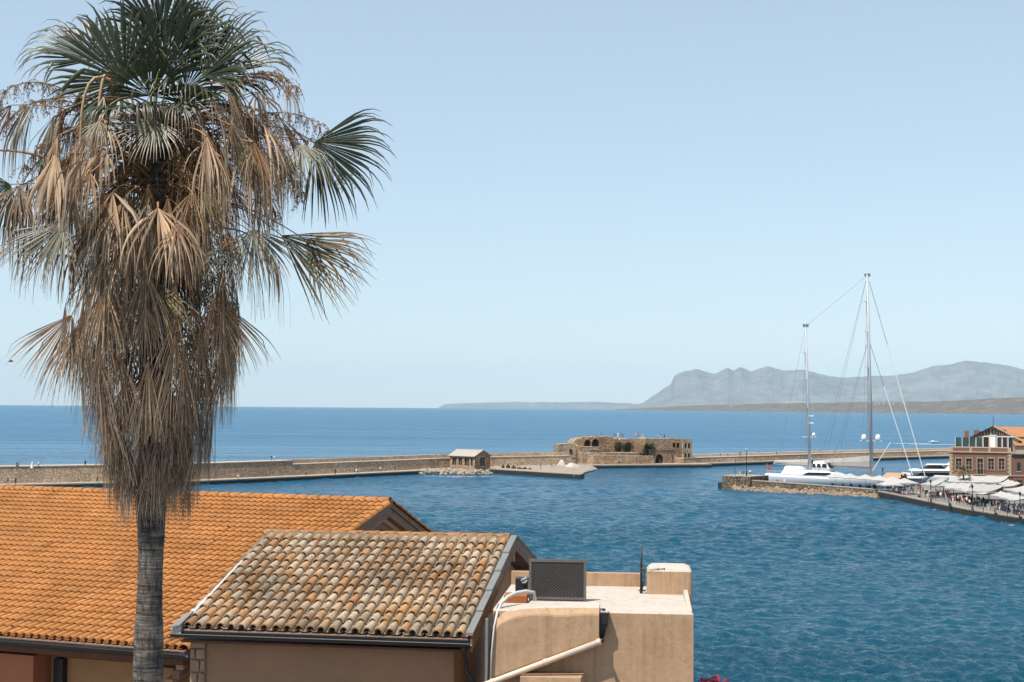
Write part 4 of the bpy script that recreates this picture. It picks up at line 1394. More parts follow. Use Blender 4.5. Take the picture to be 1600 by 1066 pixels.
# bougainvillea against the right wall, topped by flowers
M['bougain'] = foliage('bougainvillea_bracts', (0.45, 0.012, 0.035), (0.62, 0.05, 0.1), .3)
M['leaf_green'] = foliage('bougainvillea_leaves', (0.03, 0.07, 0.02), (0.08, 0.14, 0.04), .3)
bp_ = D(1096, 1066, 27.5)
bg_ = thing('bougainvillea', 'crimson bougainvillea growing up beside the right end of the sandy block', 'bougainvillea', (bp_.x + .25, 27.5, GZ))
rs = random.Random(31)
mb = MB(); leaf_blob(mb, (0, 0, bp_.z - GZ - .75), .62, .6, .9, 1500, .055, rs, 0, .5); leaf_blob(mb, (.5, .2, bp_.z - GZ - 1.3), .7, .6, .8, 800, .055, rs, 0, .5)
mb.build('flowers', M['bougain'], bg_, fix=False)
mb = MB(); leaf_blob(mb, (.1, .1, bp_.z - GZ - 1.6), .7, .6, 1.2, 900, .06, rs); mb.build('leaves', M['leaf_green'], bg_, fix=False)
MB().tube([(0, 0, -.05), (.08, .02, 2.5), (0, 0, bp_.z - GZ - 1.2)], [.07, .05, .03], 7).build('trunk', M['wood_dark'], bg_)

# ------------------------------------------------------------------ the tall fan palm
def frond_material(name, stops, tip, rnd_lo, rnd_hi, rough=0.5, trans=0.2, spec=0.5):
    m, t, out = nt(name)
    at = N(t, 'Attribute', attribute_name='along').outputs['Fac']
    gi = N(t, 'NewGeometry').outputs['Random Per Island']
    oi = N(t, 'ObjectInfo').outputs['Random']
    geo = N(t, 'NewGeometry').outputs['Position']
    nz = noise(t, 9, 4, 0.6, geo)
    col = ramp(t, at, stops)
    k = mathn(t, 'FRACT', mathn(t, 'ADD', gi, mathn(t, 'MULTIPLY', oi, 3.7)))
    col = mixc(t, mathn(t, 'MULTIPLY', ramp(t, nz, [(0.45, (0, 0, 0)), (0.65, (1, 1, 1))]), 0.55), col, tip)
    vr = ramp(t, k, [(0, (rnd_lo,) * 3), (1, (rnd_hi,) * 3)])
    col = mixc(t, 1.0, col, vr, 'MULTIPLY')
    vo = ramp(t, oi, [(0, (0.72, 0.72, 0.74)), (1, (1.2, 1.18, 1.12))])
    col = mixc(t, 1.0, col, vo, 'MULTIPLY')
    p = pbr(t, out, col, rough, None, 0, spec)
    tr = N(t, 'BsdfTranslucent')
    t.links.new(col, tr.inputs[0])
    mx = N(t, 'MixShader', Fac=trans)
    t.links.new(p.outputs[0], mx.inputs[1]); t.links.new(tr.outputs[0], mx.inputs[2])
    t.links.new(mx.outputs[0], out.inputs[0])
    return m
M['fr_green'] = frond_material('green_fan_leaf', [(0, (0.075, 0.09, 0.035)), (0.25, (0.04, 0.058, 0.028)), (0.7, (0.05, 0.068, 0.036)), (0.93, (0.13, 0.11, 0.06)), (1, (0.3, 0.22, 0.13))], (0.065, 0.085, 0.04), .7, 1.3, .38, .15)
M['fr_pale'] = frond_material('grey_green_fan_leaf', [(0, (0.24, 0.22, 0.13)), (0.5, (0.17, 0.17, 0.12)), (1, (0.32, 0.25, 0.17))], (0.3, 0.25, 0.17), .7, 1.35, .38, .12)
M['fr_mix'] = frond_material('dying_fan_leaf', [(0, (0.1, 0.105, 0.04)), (0.3, (0.07, 0.08, 0.035)), (0.55, (0.2, 0.14, 0.055)), (1, (0.3, 0.19, 0.1))], (0.26, 0.15, 0.06), .7, 1.3, .45, .15)
M['fr_tan'] = frond_material('dry_tan_fan_leaf', [(0, (0.31, 0.195, 0.115)), (0.5, (0.34, 0.245, 0.165)), (1, (0.47, 0.37, 0.275))], (0.24, 0.14, 0.075), .55, 1.4, .6, .12, .3)
M['fr_brown'] = frond_material('dead_brown_fan_leaf', [(0, (0.3, 0.16, 0.08)), (0.5, (0.31, 0.21, 0.135)), (1, (0.42, 0.31, 0.215))], (0.17, 0.1, 0.058), .5, 1.45, .7, .08, .25)
M['fr_old'] = frond_material('old_grey_brown_fan_leaf', [(0, (0.21, 0.135, 0.08)), (0.5, (0.24, 0.175, 0.125)), (1, (0.36, 0.28, 0.21))], (0.12, 0.083, 0.06), .5, 1.5, .8, .06, .2)
M['fr_stalk'] = frond_material('dry_flower_stalk', [(0, (0.26, 0.15, 0.07)), (1, (0.36, 0.24, 0.14))], (0.24, 0.13, 0.07), .6, 1.3, .7, .1, .2)
def stem_material(name, c1, c2):
    m, t, out = nt(name)
    oi = N(t, 'ObjectInfo').outputs['Random']
    pbr(t, out, ramp(t, oi, [(0, c1), (1, c2)]), .45, None, 0, .5)
    return m
M['stem_dry'] = stem_material('dry_leaf_stem', (0.17, 0.075, 0.03), (0.38, 0.23, 0.12))
M['stem_green'] = stem_material('pale_green_leaf_stem', (0.17, 0.16, 0.09), (0.3, 0.26, 0.16))
M['stem_old'] = stem_material('old_leaf_stem', (0.09, 0.05, 0.03), (0.17, 0.11, 0.07))

def bark_material():
    m, t, out = nt('palm_bark')
    geo = N(t, 'NewGeometry').outputs['Position']
    rings_ = noise(t, 1.0, 5, 0.65, geo, (2.2, 2.2, 26))
    crack = noise(t, 1.0, 4, 0.7, geo, (16, 16, 5))
    big = noise(t, 1.6, 4, 0.6, geo)
    col = ramp(t, rings_, [(0.32, (0.022, 0.019, 0.017)), (0.5, (0.12, 0.106, 0.094)), (0.72, (0.27, 0.24, 0.21))])
    col = mixc(t, mathn(t, 'MULTIPLY', ramp(t, crack, [(0.42, (1, 1, 1)), (0.52, (0, 0, 0))]), .65), col, (0.02, 0.017, 0.015))
    col = mixc(t, 1.0, col, ramp(t, big, [(0.35, (0.55, 0.55, 0.55)), (0.65, (1.35, 1.3, 1.25))]), 'MULTIPLY')
    h = mathn(t, 'ADD', rings_, mathn(t, 'MULTIPLY', crack, .6))
    pbr(t, out, col, .85, bump(t, h, .9, .03), 0, .3)
    return m
M['bark'] = bark_material()

PY = 24.0
PD = D(224, 1066, PY)
PS = 20.0 / PY
palm = thing('palm_tree', 'tall fan palm with green top and long skirt of dead brown fronds', 'palm', (PD.x * PS, PY * PS, CAM_Z - (CAM_Z - GZ) * PS))
palm.scale = (PS, PS, PS)
PB = Vector((PD.x, PY, 0))
def pz(py): return D(230, py, PY).z
def PP(px, py, dy=0.0):
    """point near the palm, dy metres in front (-) or behind (+) its trunk"""
    return D(px, py, PY + dy)
def axis_at(z):
    """trunk centre line"""
    u = (z - GZ) / (pz(150) - GZ)
    return Vector((PD.x + .02 + .05 * math.sin(u * 3.0) + .12 * max(0, u - .45), PY + .04 * math.sin(u * 5), z))
mb = MB()
pts, rad = [], []
zt_ = pz(170)
nst = 120
rt_ = random.Random(2)
for k in range(nst + 1):
    z = GZ - 2.15 + (zt_ - GZ + 2.15) * k / nst
    p = axis_at(z)
    pts.append(p - Vector((PD.x, PY, GZ)))
    r = .225 + .02 * math.sin(z * 2.1) + rt_.uniform(-.008, .008) + .10 * max(0, min(1, 1 - (z - GZ + 2) / 1.2))
    if z > pz(620): r += .05
    rad.append(r)
mb.tube(pts, rad, 22)
mb.build('trunk', M['bark'], palm, smooth=True)

def cross_n(a, b):
    c = a.cross(b)
    return c.normalized() if c.length > 1e-6 else Vector((1, 0, 0))

def make_frond(base, ctrl, hub, axis, nrm, R, spread, n, grav, mat, stem, rs, sj=.45, K=8, wid=1.0, messy=0.0, cup=.12, petr=.024, fold=.3, curl=0.0):
    """one costapalmate leaf: a stem and a pleated fan whose fingers part and hang"""
    V, Fc, A, MI = [], [], [], []
    base, ctrl, hub = Vector(base), Vector(ctrl), Vector(hub)
    axis = Vector(axis).normalized()
    nrm = Vector(nrm); nrm = (nrm - axis * nrm.dot(axis)).normalized()
    side = axis.cross(nrm).normalized()
    # stem: flattened, wider at the base
    st = []
    for k in range(8):
        u = k / 7
        st.append(base * (1 - u) ** 2 + ctrl * 2 * u * (1 - u) + hub * u * u)
    i0 = 0
    for k, p in enumerate(st):
        d = (st[min(k + 1, 7)] - st[max(k - 1, 0)]).normalized()
        e1 = cross_n(d, Vector((0, 0, 1)) if abs(d.z) < .97 else Vector((0, 1, 0)))
        e2 = d.cross(e1)
        w = petr * (1.7 - .9 * k / 7)
        for c, s_ in ((1, 0), (.4, .45), (-.4, .45), (-1, 0), (0, -.4)):
            V.append(p + e1 * c * w + e2 * s_ * w); A.append(0.3)
    for k in range(7):
        for j in range(5):
            a, b = k * 5 + j, k * 5 + (j + 1) % 5
            Fc.append((a, b, b + 5, a + 5)); MI.append(1)
    dth = spread / n
    down = Vector((0, 0, -1))
    for i in range(n):
        th = -spread / 2 + dth * (i + .5) + rs.gauss(0, .15 * dth + messy * .25)
        L = R * (.74 + .26 * math.cos(th * .75)) * rs.uniform(.88, 1.06)
        d = (axis * math.cos(th) + side * math.sin(th) + nrm * (cup * abs(math.sin(th)) + rs.gauss(0, .03 + messy * .25))).normalized()
        nl = (nrm - d * nrm.dot(d)).normalized()
        p = hub + d * .01
        ds = L / K
        g_i = grav * rs.uniform(.75, 1.3)
        wj = R * sj * math.tan(dth / 2) * 1.02
        tw = rs.gauss(0, curl + messy * .6)
        drift = Vector((rs.gauss(0, 1), rs.gauss(0, 1), 0)) * (.05 + messy * .22)
        j0 = len(V)
        broke = rs.random() < .12 + messy * .3
        kb = rs.randint(3, 6)
        for k in range(K + 1):
            s = k / K
            if s <= sj: w = max(.004, wj * (s / sj))
            else: w = max(.0022, wj * (1 - (s - sj) / (1 - sj)) ** .8)
            w *= wid
            sd = d.cross(nl)
            V.append(p - sd * w); V.append(p + nl * w * fold * 2); V.append(p + sd * w)
            A += [s, s, s]
            if k < K:
                p = p + d * ds
                gw = .08 if s < sj * .9 else .9 + 2.6 * (s - sj) / (1 - sj)
                dd = d + down * (g_i * gw / K) + drift * (s / K)
                if broke and k == kb: dd = dd + down * 1.2
                dd.normalize()
                nl = nl - dd * nl.dot(dd)
                if nl.length < .02: nl = dd.orthogonal()
                nl.normalize()
                d = dd
                if tw:
                    nl = Quaternion(d, tw / K) @ nl
        for k in range(K):
            a = j0 + k * 3
            Fc.append((a, a + 3, a + 4, a + 1)); MI.append(0)
            Fc.append((a + 1, a + 4, a + 5, a + 2)); MI.append(0)
    o0 = Vector((PD.x, PY, GZ))
    me = bpy.data.meshes.new('frond')
    me.from_pydata([tuple(v - o0) for v in V], [], Fc)
    me.materials.append(M[mat]); me.materials.append(M[stem])
    me.polygons.foreach_set('material_index', MI)
    me.polygons.foreach_set('use_smooth', [True] * len(MI))
    at = me.attributes.new('along', 'FLOAT', 'POINT')
    at.data.foreach_set('value', A)
    me.update()
    return link('frond', me, palm)

rp = random.Random(17)
def key(hub, dy, ax, face, R, spread, n, grav, mat, stem, base=None, ctrl=None, petr=.024, **kw):
    """a leaf surveyed from the photograph: hub pixel, image-plane axis (right, up, towards the viewer)"""
    h = PP(hub[0], hub[1], dy)
    b = PP(base[0], base[1], dy * .1) if base else axis_at(min(zt_, max(h.z - .5, pz(420))))
    c = PP(ctrl[0], ctrl[1], dy * .7) if ctrl else (b + h) / 2 + Vector((0, 0, .35))
    make_frond(b, c, h, (ax[0], -ax[2], ax[1]), (face[0], -face[2], face[1]), R, spread, n, grav, mat, stem, rp, petr=petr, **kw)

# green crown
key((196, 128), -.25, (-.62, .62, .1), (.25, -.3, 1), 1.45, 3.9, 50, 2.02, 'fr_green', 'stem_dry', (225, 210), (205, 150), sj=.62, messy=.02)
key((262, 118), -.2, (.02, 1, .1), (.9, .0, .55), 1.59, 2.6, 40, 2.10, 'fr_green', 'stem_green', (238, 215), (255, 170), sj=.6, messy=.06)
key((246, 108), .3, (-.15, 1, -.2), (-.4, .1, 1), 1.65, 3.2, 42, 2.25, 'fr_green', 'stem_green', (236, 215), (245, 160), sj=.58, messy=.06)
key((318, 120), -.1, (.62, .72, .15), (-.5, .35, .8), 1.54, 2.7, 40, 2.25, 'fr_green', 'stem_green', (245, 215), (290, 150), sj=.55, messy=.06)
key((340, 120), .35, (.8, .6, -.2), (-.2, .5, .8), 1.59, 2.6, 38, 2.70, 'fr_green', 'stem_green', (245, 215), (300, 130), sj=.5, messy=.06)
key((215, 170), -.55, (-.2, -.1, .9), (-.1, .95, .3), 1.26, 2.8, 36, 4.50, 'fr_green', 'stem_green', (236, 240), (222, 170), sj=.5, messy=.06)
key((290, 165), -.5, (.35, .25, .8), (.1, .9, -.3), 1.32, 2.8, 36, 4.20, 'fr_green', 'stem_green', (242, 240), (270, 165), sj=.5, messy=.06)
key((250, 60), .1, (.1, 1, .2), (.2, -.3, .9), 1.26, 2.4, 32, 2.25, 'fr_green', 'stem_green', (238, 200), (246, 120), sj=.55, messy=.06)
key((300, 70), .2, (.35, .95, .0), (-.3, -.1, .9), 1.21, 2.4, 32, 2.55, 'fr_green', 'stem_green', (240, 200), (275, 120), sj=.5, messy=.06)
key((150, 95), .45, (-.75, .6, -.2), (.4, .4, .8), 1.5, 2.6, 34, 2.7, 'fr_green', 'stem_green', (228, 215), (190, 130), sj=.5, messy=.08)
key((236, 150), -.4, (.1, .75, .5), (.1, -.5, .8), 1.1, 3.4, 40, 2.2, 'fr_green', 'stem_green', (238, 240), (236, 180), sj=.5, messy=.08)
key((290, 140), .3, (.5, .6, -.1), (-.2, .5, .8), 1.3, 3.0, 36, 2.4, 'fr_green', 'stem_green', (240, 230), (270, 160), sj=.5, messy=.08)
# side and front fans
key((492, 222), -.15, (.83, -.55, .12), (-.15, -.15, 1), 1.52, 2.35, 44, 1.58, 'fr_green', 'stem_dry', (255, 290), (370, 190), sj=.5, messy=.03)
key((470, 225), -.35, (.3, -.85, .3), (.0, .3, 1), 1.05, 1.8, 26, 3.0, 'fr_pale', 'stem_dry', (255, 290), (380, 190), sj=.3, messy=.08)
key((16, 288), -.1, (-.75, -.6, .1), (.2, -.1, 1), 1.21, 2.5, 40, 2.10, 'fr_green', 'stem_green', (225, 270), (120, 285), sj=.5, messy=.06)
key((30, 290), -.4, (-.1, -.9, .3), (.0, .3, 1), 1.0, 1.9, 28, 2.2, 'fr_tan', 'stem_dry', (225, 280), (120, 250), sj=.35, messy=.1)
key((243, 190), -.95, (-.28, -.7, .5), (.0, .45, .9), .92, 2.7, 34, .9, 'fr_pale', 'stem_green', (236, 260), (262, 178), sj=.42)
key((275, 160), -.9, (.45, -.3, .5), (.0, .9, .5), .95, 1.6, 20, 3.0, 'fr_pale', 'stem_green', (240, 240), (258, 160), sj=.35, messy=.06)
key((103, 348), -.75, (-.42, -.8, .25), (.0, .25, 1), 1.3, 1.75, 34, .7, 'fr_pale', 'stem_green', (225, 300), (160, 290), sj=.45, messy=.04)
key((396, 358), -.7, (.05, -.9, .3), (.0, .3, 1), 1.2, 2.3, 40, .9, 'fr_pale', 'stem_green', (258, 300), (320, 290), sj=.45, messy=.06)
key((440, 368), -.5, (.86, -.5, .1), (-.1, .3, 1), 1.75, 1.25, 30, .55, 'fr_mix', 'stem_dry', (258, 310), (350, 290), sj=.45, messy=.05)
key((478, 375), -.3, (.8, -.55, .1), (-.3, .6, .8), 1.25, 1.7, 28, 1.2, 'fr_mix', 'stem_dry', (258, 310), (350, 290), sj=.35, messy=.1)
key((238, 436), -.85, (.0, -.95, .25), (.0, .25, 1), 1.3, 1.9, 40, .7, 'fr_mix', 'stem_green', (236, 315), (237, 360), .032, sj=.5, messy=.02)
key((335, 465), -.45, (.22, -.95, .1), (.3, .2, 1), 1.5, 1.5, 36, .9, 'fr_brown', 'stem_dry', (262, 370), (310, 390), sj=.45, messy=.06)
key((112, 492), -.4, (-.35, -.9, .1), (-.2, .2, 1), 1.35, 1.6, 36, .7, 'fr_brown', 'stem_dry', (215, 400), (150, 420), sj=.45, messy=.06)
key((130, 500), -.1, (-.1, -.95, .1), (-.2, .2, 1), 1.5, 1.3, 32, .9, 'fr_brown', 'stem_dry', (215, 400), (150, 420), sj=.4, messy=.08)
# broken and drooping dry leaves hung all round the crown
KEYF = [(228, 235), (95, 400), (398, 410), (240, 500), (520, 300), (510, 430), (15, 330)]
def clear_of(h):
    q = proj(h)
    return h.y > PY - .25 or not any(abs(q[0] - a) < 58 and -120 < q[1] - b < 45 for a, b in KEYF)
for k in range(235):
    a = rp.uniform(0, 2 * math.pi)
    if k % 3 == 0: a = -math.pi / 2 + rp.gauss(0, 1.1)
    out_ = rp.uniform(.45, 2.3) * (1 if abs(math.cos(a)) > .35 else .75)
    zc = pz(rp.uniform(150, 350) + 60 * max(0, 1.2 - out_) * rp.random())
    b = axis_at(min(zt_, zc + rp.uniform(-.7, -.1)))
    h = Vector((b.x + math.cos(a) * out_, PY + math.sin(a) * out_, zc - .12 * out_ * out_))
    if not clear_of(h): continue
    c = (b + h) / 2 + Vector((0, 0, rp.uniform(.35, .8)))
    rad_ = Vector((math.cos(a), math.sin(a), 0))
    ax = rad_ * rp.uniform(.05, .7) + Vector((rp.gauss(0, .15), rp.gauss(0, .15), -1))
    nn = rad_ * 1.0 + Vector((0, 0, .35)) if rp.random() < .7 else Vector((rp.gauss(0, 1), rp.gauss(0, 1), .3))
    mt = rp.choices(['fr_tan', 'fr_brown', 'fr_pale', 'fr_mix'], [.5, .34, .1, .06])[0]
    make_frond(b, c, h, ax, nn, rp.uniform(.7, 1.6), rp.uniform(.5, 1.9), rp.randint(9, 24), rp.uniform(1.5, 7), mt, 'stem_dry', rp, sj=rp.uniform(.22, .38), K=7, wid=rp.uniform(.6, 1.35), messy=rp.uniform(.15, .45), petr=rp.uniform(.016, .028), curl=.8)
# dry straps draped over the upper crown
for k in range(42):
    left = k % 3 == 0
    px_, py_ = (rp.uniform(10, 170), rp.uniform(150, 240)) if left else (rp.uniform(280, 470), rp.uniform(125, 235))
    dy_ = rp.uniform(-1.1, .6)
    h = PP(px_, py_, dy_)
    if not clear_of(h): continue
    b = axis_at(zt_ - rp.uniform(.1, .9))
    c = (b + h) / 2 + Vector((0, 0, rp.uniform(.3, .7)))
    rad_ = Vector((h.x - b.x, h.y - b.y, 0)).normalized()
    make_frond(b, c, h, rad_ * rp.uniform(.1, .6) + Vector((rp.gauss(0, .15), rp.gauss(0, .15), -.8)), rad_ + Vector((rp.gauss(0, .4), rp.gauss(0, .4), .4)), rp.uniform(.8, 1.7), rp.uniform(.5, 1.6), rp.randint(9, 18), rp.uniform(3, 8), rp.choices(['fr_tan', 'fr_brown', 'fr_pale'], [.65, .2, .15])[0], 'stem_dry', rp, sj=rp.uniform(.2, .35), K=8, wid=rp.uniform(.7, 1.3), messy=rp.uniform(.2, .45), petr=rp.uniform(.014, .026), curl=1.0)
# leaves sagging round the neck of the trunk
for k in range(46):
    a = k * 2.39996 + rp.gauss(0, .3)
    out_ = rp.uniform(.45, 1.35)
    zc = pz(rp.uniform(320, 430))
    b = axis_at(min(zt_, zc + rp.uniform(-.1, .6)))
    h = Vector((b.x + math.cos(a) * out_, PY + math.sin(a) * out_, zc))
    if not clear_of(h): continue
    c = (b + h) / 2 + Vector((0, 0, rp.uniform(.2, .5)))
    rad_ = Vector((math.cos(a), math.sin(a), 0))
    make_frond(b, c, h, rad_ * rp.uniform(-.05, .25) + Vector((rp.gauss(0, .1), rp.gauss(0, .1), -1)), rad_ + Vector((0, 0, .3)), rp.uniform(.9, 1.4), rp.uniform(.7, 1.5), rp.randint(16, 24), rp.uniform(1, 3), rp.choices(['fr_tan', 'fr_brown', 'fr_pale'], [.5, .4, .1])[0], 'stem_dry', rp, sj=rp.uniform(.25, .4), K=7, wid=rp.uniform(.75, 1.2), messy=rp.uniform(.06, .22), petr=rp.uniform(.016, .026), curl=.8)
# hanging skirt
n_sk = 175
for k in range(n_sk):
    u = (k + rp.random()) / n_sk
    py_h = 408 + 325 * u ** .9
    a = k * 2.39996 + rp.gauss(0, .25)
    hub_r = float(np.interp(py_h, [400, 480, 560, 640, 720], [1.25, 1.45, 1.25, .95, .6])) * rp.uniform(.72, 1.05)
    zc = pz(py_h)
    b = axis_at(min(zt_, zc + rp.uniform(.2, .9)))
    h = Vector((b.x + math.cos(a) * hub_r, PY + math.sin(a) * hub_r, zc))
    c = b * .35 + h * .65 + Vector((0, 0, rp.uniform(.3, .6)))
    rad_ = Vector((math.cos(a), math.sin(a), 0))
    inward = -.05 if py_h > 520 else .04
    ax = rad_ * (inward + rp.gauss(0, .05)) + Vector((rp.gauss(0, .06), rp.gauss(0, .06), -1))
    mt = 'fr_brown' if rp.random() < .9 - .9 * u else 'fr_old'
    if u < .25 and rp.random() < .25: mt = 'fr_tan'
    make_frond(b, c, h, ax, rad_, rp.uniform(1.15, 1.65) * (1 - .3 * u), rp.uniform(.6, 1.15), rp.randint(20, 30), rp.uniform(.4, 1.2), mt, 'stem_old' if u > .4 else 'stem_dry', rp, sj=rp.uniform(.28, .42), K=7, wid=rp.uniform(.7, 1.15), messy=rp.uniform(.04, .15), petr=.02, curl=.7, cup=-.15)
# bare broken stems
for bpx, bpy_, mx_, my_, ex_, ey_, dy in [(130, 300, 110, 60, 190, 140, -.8), (150, 290, 152, 60, 180, 130, -.85), (235, 500, 236, 400, 237, 312, -.6), (205, 460, 205, 380, 208, 318, -.6), (60, 330, 150, 280, 225, 270, -.3), (0, 235, 60, 235, 110, 265, -.5), (195, 255, 190, 180, 190, 150, -.6)]:
    p0, p1, p2_ = PP(bpx, bpy_, dy), PP(mx_, my_, dy), PP(ex_, ey_, dy * .6)
    pts = [p0 * (1 - u) ** 2 + p1 * 2 * u * (1 - u) + p2_ * u * u - Vector((PD.x, PY, GZ)) for u in [i / 9 for i in range(10)]]
    MB().tube(pts, [.02 + .012 * i / 9 for i in range(10)], 6).build('leaf_stem', M['stem_dry'], palm, smooth=True)
# dry flower stalks with hanging branchlets
for (bx, by), (cx_, cy_), (ex_, ey_), dy in [((260, 230), (400, 60), (462, 135), -.2), ((262, 240), (410, 90), (448, 250), -.35), ((260, 250), (430, 130), (515, 205), -.1), ((262, 260), (440, 130), (535, 270), .2),
        ((265, 250), (330, 110), (372, 240), -.7), ((250, 250), (300, 120), (318, 260), -.95), ((262, 270), (420, 180), (470, 300), -.55), ((222, 240), (90, 100), (10, 190), -.2), ((222, 250), (110, 140), (40, 260), -.5),
        ((224, 260), (140, 150), (90, 300), -.8), ((222, 240), (60, 60), (-20, 170), .2), ((265, 285), (380, 210), (430, 330), -.8), ((230, 280), (190, 210), (150, 340), -1.0), ((258, 290), (330, 230), (350, 370), -1.0), ((250, 270), (290, 190), (300, 330), -1.15), ((222, 290), (110, 230), (20, 330), .2)]:
    p0, p1, p2_ = PP(bx, by, dy * .2), PP(cx_, cy_, dy * .8), PP(ex_, ey_, dy)
    cur = [p0 * (1 - u) ** 2 + p1 * 2 * u * (1 - u) + p2_ * u * u for u in [i / 12 for i in range(13)]]
    o0 = Vector((PD.x, PY, GZ))
    mb = MB()
    mb.tube([p - o0 for p in cur], [.018 - .013 * i / 12 for i in range(13)], 5)
    for q in range(5, 13):
        for r_ in range(9 if q < 12 else 14):
            p = cur[q].copy()
            d = Vector((rp.gauss(0, .7), rp.gauss(0, .7), rp.uniform(-.9, .3))).normalized()
            L = rp.uniform(.12, .42)
            pl = [p - o0]
            for s in range(5):
                p = p + d * L / 5
                d = (d + Vector((rp.gauss(0, .15), rp.gauss(0, .15), -.6))).normalized()
                pl.append(p - o0)
                for _ in range(2):
                    e = Vector((rp.gauss(0, 1), rp.gauss(0, 1), rp.gauss(-.4, .8))).normalized() * rp.uniform(.02, .05)
                    w = e.cross(Vector((rp.gauss(0, 1), rp.gauss(0, 1), rp.gauss(0, 1)))).normalized() * .0022
                    mb.face([p - o0 - w, p - o0 + e * .6 + Vector((0, 0, .01)), p - o0 + e + Vector((0, 0, -.03)), p - o0 + w])
            mb.tube(pl, [.0045, .004, .0035, .003, .003, .002], 3, cap=False)
    me = mb.mesh('flower_stalk', M['fr_stalk'])
    at = me.attributes.new('along', 'FLOAT', 'POINT')
    at.data.foreach_set('value', [0.6] * len(me.vertices))
    link('flower_stalk', me, palm)

# ------------------------------------------------------------------ promenade and stone jetty on the right
PE = [(1372, 777.5), (1400, 783.5), (1450, 794.5), (1500, 805.5), (1550, 814.5), (1600, 822.5), (1660, 832), (1750, 848)]
edge = [S(a, b) for a, b in PE]
back = [S(1750, 745, 1.5), S(1600, 748, 1.5), S(1484, 756, 1.5), S(1430, 760.5, 1.5), S(1376, 764.5, 1.5)]
QZ = 1.5
def flat(p, z): return Vector((p.x, p.y, z))
ring = [flat(p, 0) for p in edge] + [flat(p, 0) for p in back]
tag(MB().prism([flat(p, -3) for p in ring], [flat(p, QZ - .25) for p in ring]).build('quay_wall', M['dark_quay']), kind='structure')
ring2 = [flat(p + Vector((.12, 0, 0)), QZ - .248) for p in ring]
tag(MB().prism(ring2, [flat(p, QZ) for p in ring2]).build('promenade', M['paving']), kind='structure')
kp = [flat(p, 0) for p in edge]
tag(MB().sweep(kp, [(-.04, QZ - .2), (-.04, QZ + .07), (.7, QZ + .07), (.7, QZ - .2)]).build('kerb', M['quay_stone']), kind='structure')

JT = [(1131, 764.5), (1180, 767), (1250, 771), (1320, 774.8), (1374, 777.8)]
jp = [S(a, b) for a, b in JT]
jet = thing('jetty', 'stone mole with block at its tip and rocks along its foot beside the ketch', 'jetty', jp[2])
lj = [p - flat(jp[2], 0) for p in jp]
MB().sweep(lj, [(0, -3), (.3, 1.35), (8.5, 1.35), (8.5, -3)]).build('base', M['jetty_stone'], jet)
wt = [2.45, 2.35, 2.15, 1.9, 1.65]
MB().sweep(lj, [[(.35, 1.353), (.5, z), (1.6, z), (1.6, 1.353)] for z in wt]).build('wall', M['jetty_stone'], jet)
MB().sweep(lj, [[(.42, z + .003), (.42, z + .18), (1.7, z + .18), (1.7, z + .003)] for z in wt]).build('coping', M['quay_stone'], jet)
MB().sweep(lj, [(1.72, 1.353), (1.72, 1.42), (8.3, 1.42), (8.3, 1.353)]).build('deck', M['paving'], jet)
e0, e1 = lj[0], lj[0] + (S(1173, 766.6) - jp[0])
dd = (e1 - e0).normalized(); nn_ = Vector((-dd.y, dd.x, 0))
q = [e0 - dd * .3 - nn_ * .25, e1 - nn_ * .25, e1 + nn_ * 8.6, e0 - dd * .3 + nn_ * 8.6]
MB().prism([flat(p, -3) for p in q], [flat(p, 3.3) for p in q]).build('tip_block', M['jetty_stone'], jet)
MB().prism([flat(p, 3.303) for p in q], [flat(p, 3.5) for p in q]).build('tip_coping', M['quay_stone'], jet)
q = [e0 - dd * 2.0 + nn_ * .4, e0 - dd * .32 + nn_ * .2, e0 - dd * .32 + nn_ * 7, e0 - dd * 2.0 + nn_ * 6]
MB().prism([flat(p, -3) for p in q], [flat(p, 1.6) for p in q]).build('tip_step', M['dark_quay'], jet)
rs = random.Random(12)
pts = []
for _ in range(380):
    px = rs.uniform(1146, 1371)
    w = S(px, np.interp(px, [a for a, b in JT], [b for a, b in JT]))
    o = rs.uniform(0, 1) ** 1.3
    hump = .75 + .35 * math.sin(px * .11) + .25 * math.sin(px * .31)
    pts.append(w + Vector((-.25, -.95, 0)).normalized() * (o * 2.5 + .1) + Vector((0, 0, (1 - o) * .95 * hump - .15)))
rocks('armour_rocks', pts, M['rock'], .35, .85, 3, 'tan armour rocks piled along the foot of the stone mole')

# white water at the quay foot
def foam_material():
    m, t, out = nt('sea_foam')
    geo = N(t, 'NewGeometry').outputs['Position']
    n = noise(t, 1.1, 6, .75, geo, (.7, 1.2, 1))
    a = ramp(t, n, [(0.5, (0, 0, 0)), (0.64, (1, 1, 1))])
    p = pbr(t, out, (.75, .8, .82), .8, None, 0, .2)
    p.inputs['Alpha'].default_value = 1
    t.links.new(a, p.inputs['Alpha'])
    return m
M['foam'] = foam_material()
mb = MB()
for k in range(1, 6):
    a, b = edge[k], edge[k + 1]
    for i in range(6):
        p, q = a + (b - a) * i / 6, a + (b - a) * (i + 1) / 6
        w0, w1 = 2.2 + 1.6 * math.sin(k * 2.1 + i), 2.2 + 1.6 * math.sin(k * 2.1 + i + 1)
        if i == 5: w1 = 2.2 + 1.6 * math.sin((k + 1) * 2.1)
        n = Vector((-(q - p).y, (q - p).x, 0)).normalized() * -1
        mb.face([p + n * .0 + Vector((0, 0, .16)), q + Vector((0, 0, .16)), q + n * w1 + Vector((0, 0, .1)), p + n * w0 + Vector((0, 0, .1))])
tag(mb.build('foam', M['foam'], fix=False), 'thin white foam along the foot of the promenade quay', 'foam', kind='stuff')
mb = MB()
bp0 = [S(x, y, .16) for x, y in ((662, 743.3), (700, 743.9), (735, 744.2), (772, 744.4))]
bp1 = [S(x, y, .1) for x, y in ((662, 744.8), (700, 745.9), (735, 746.0), (772, 745.4))]
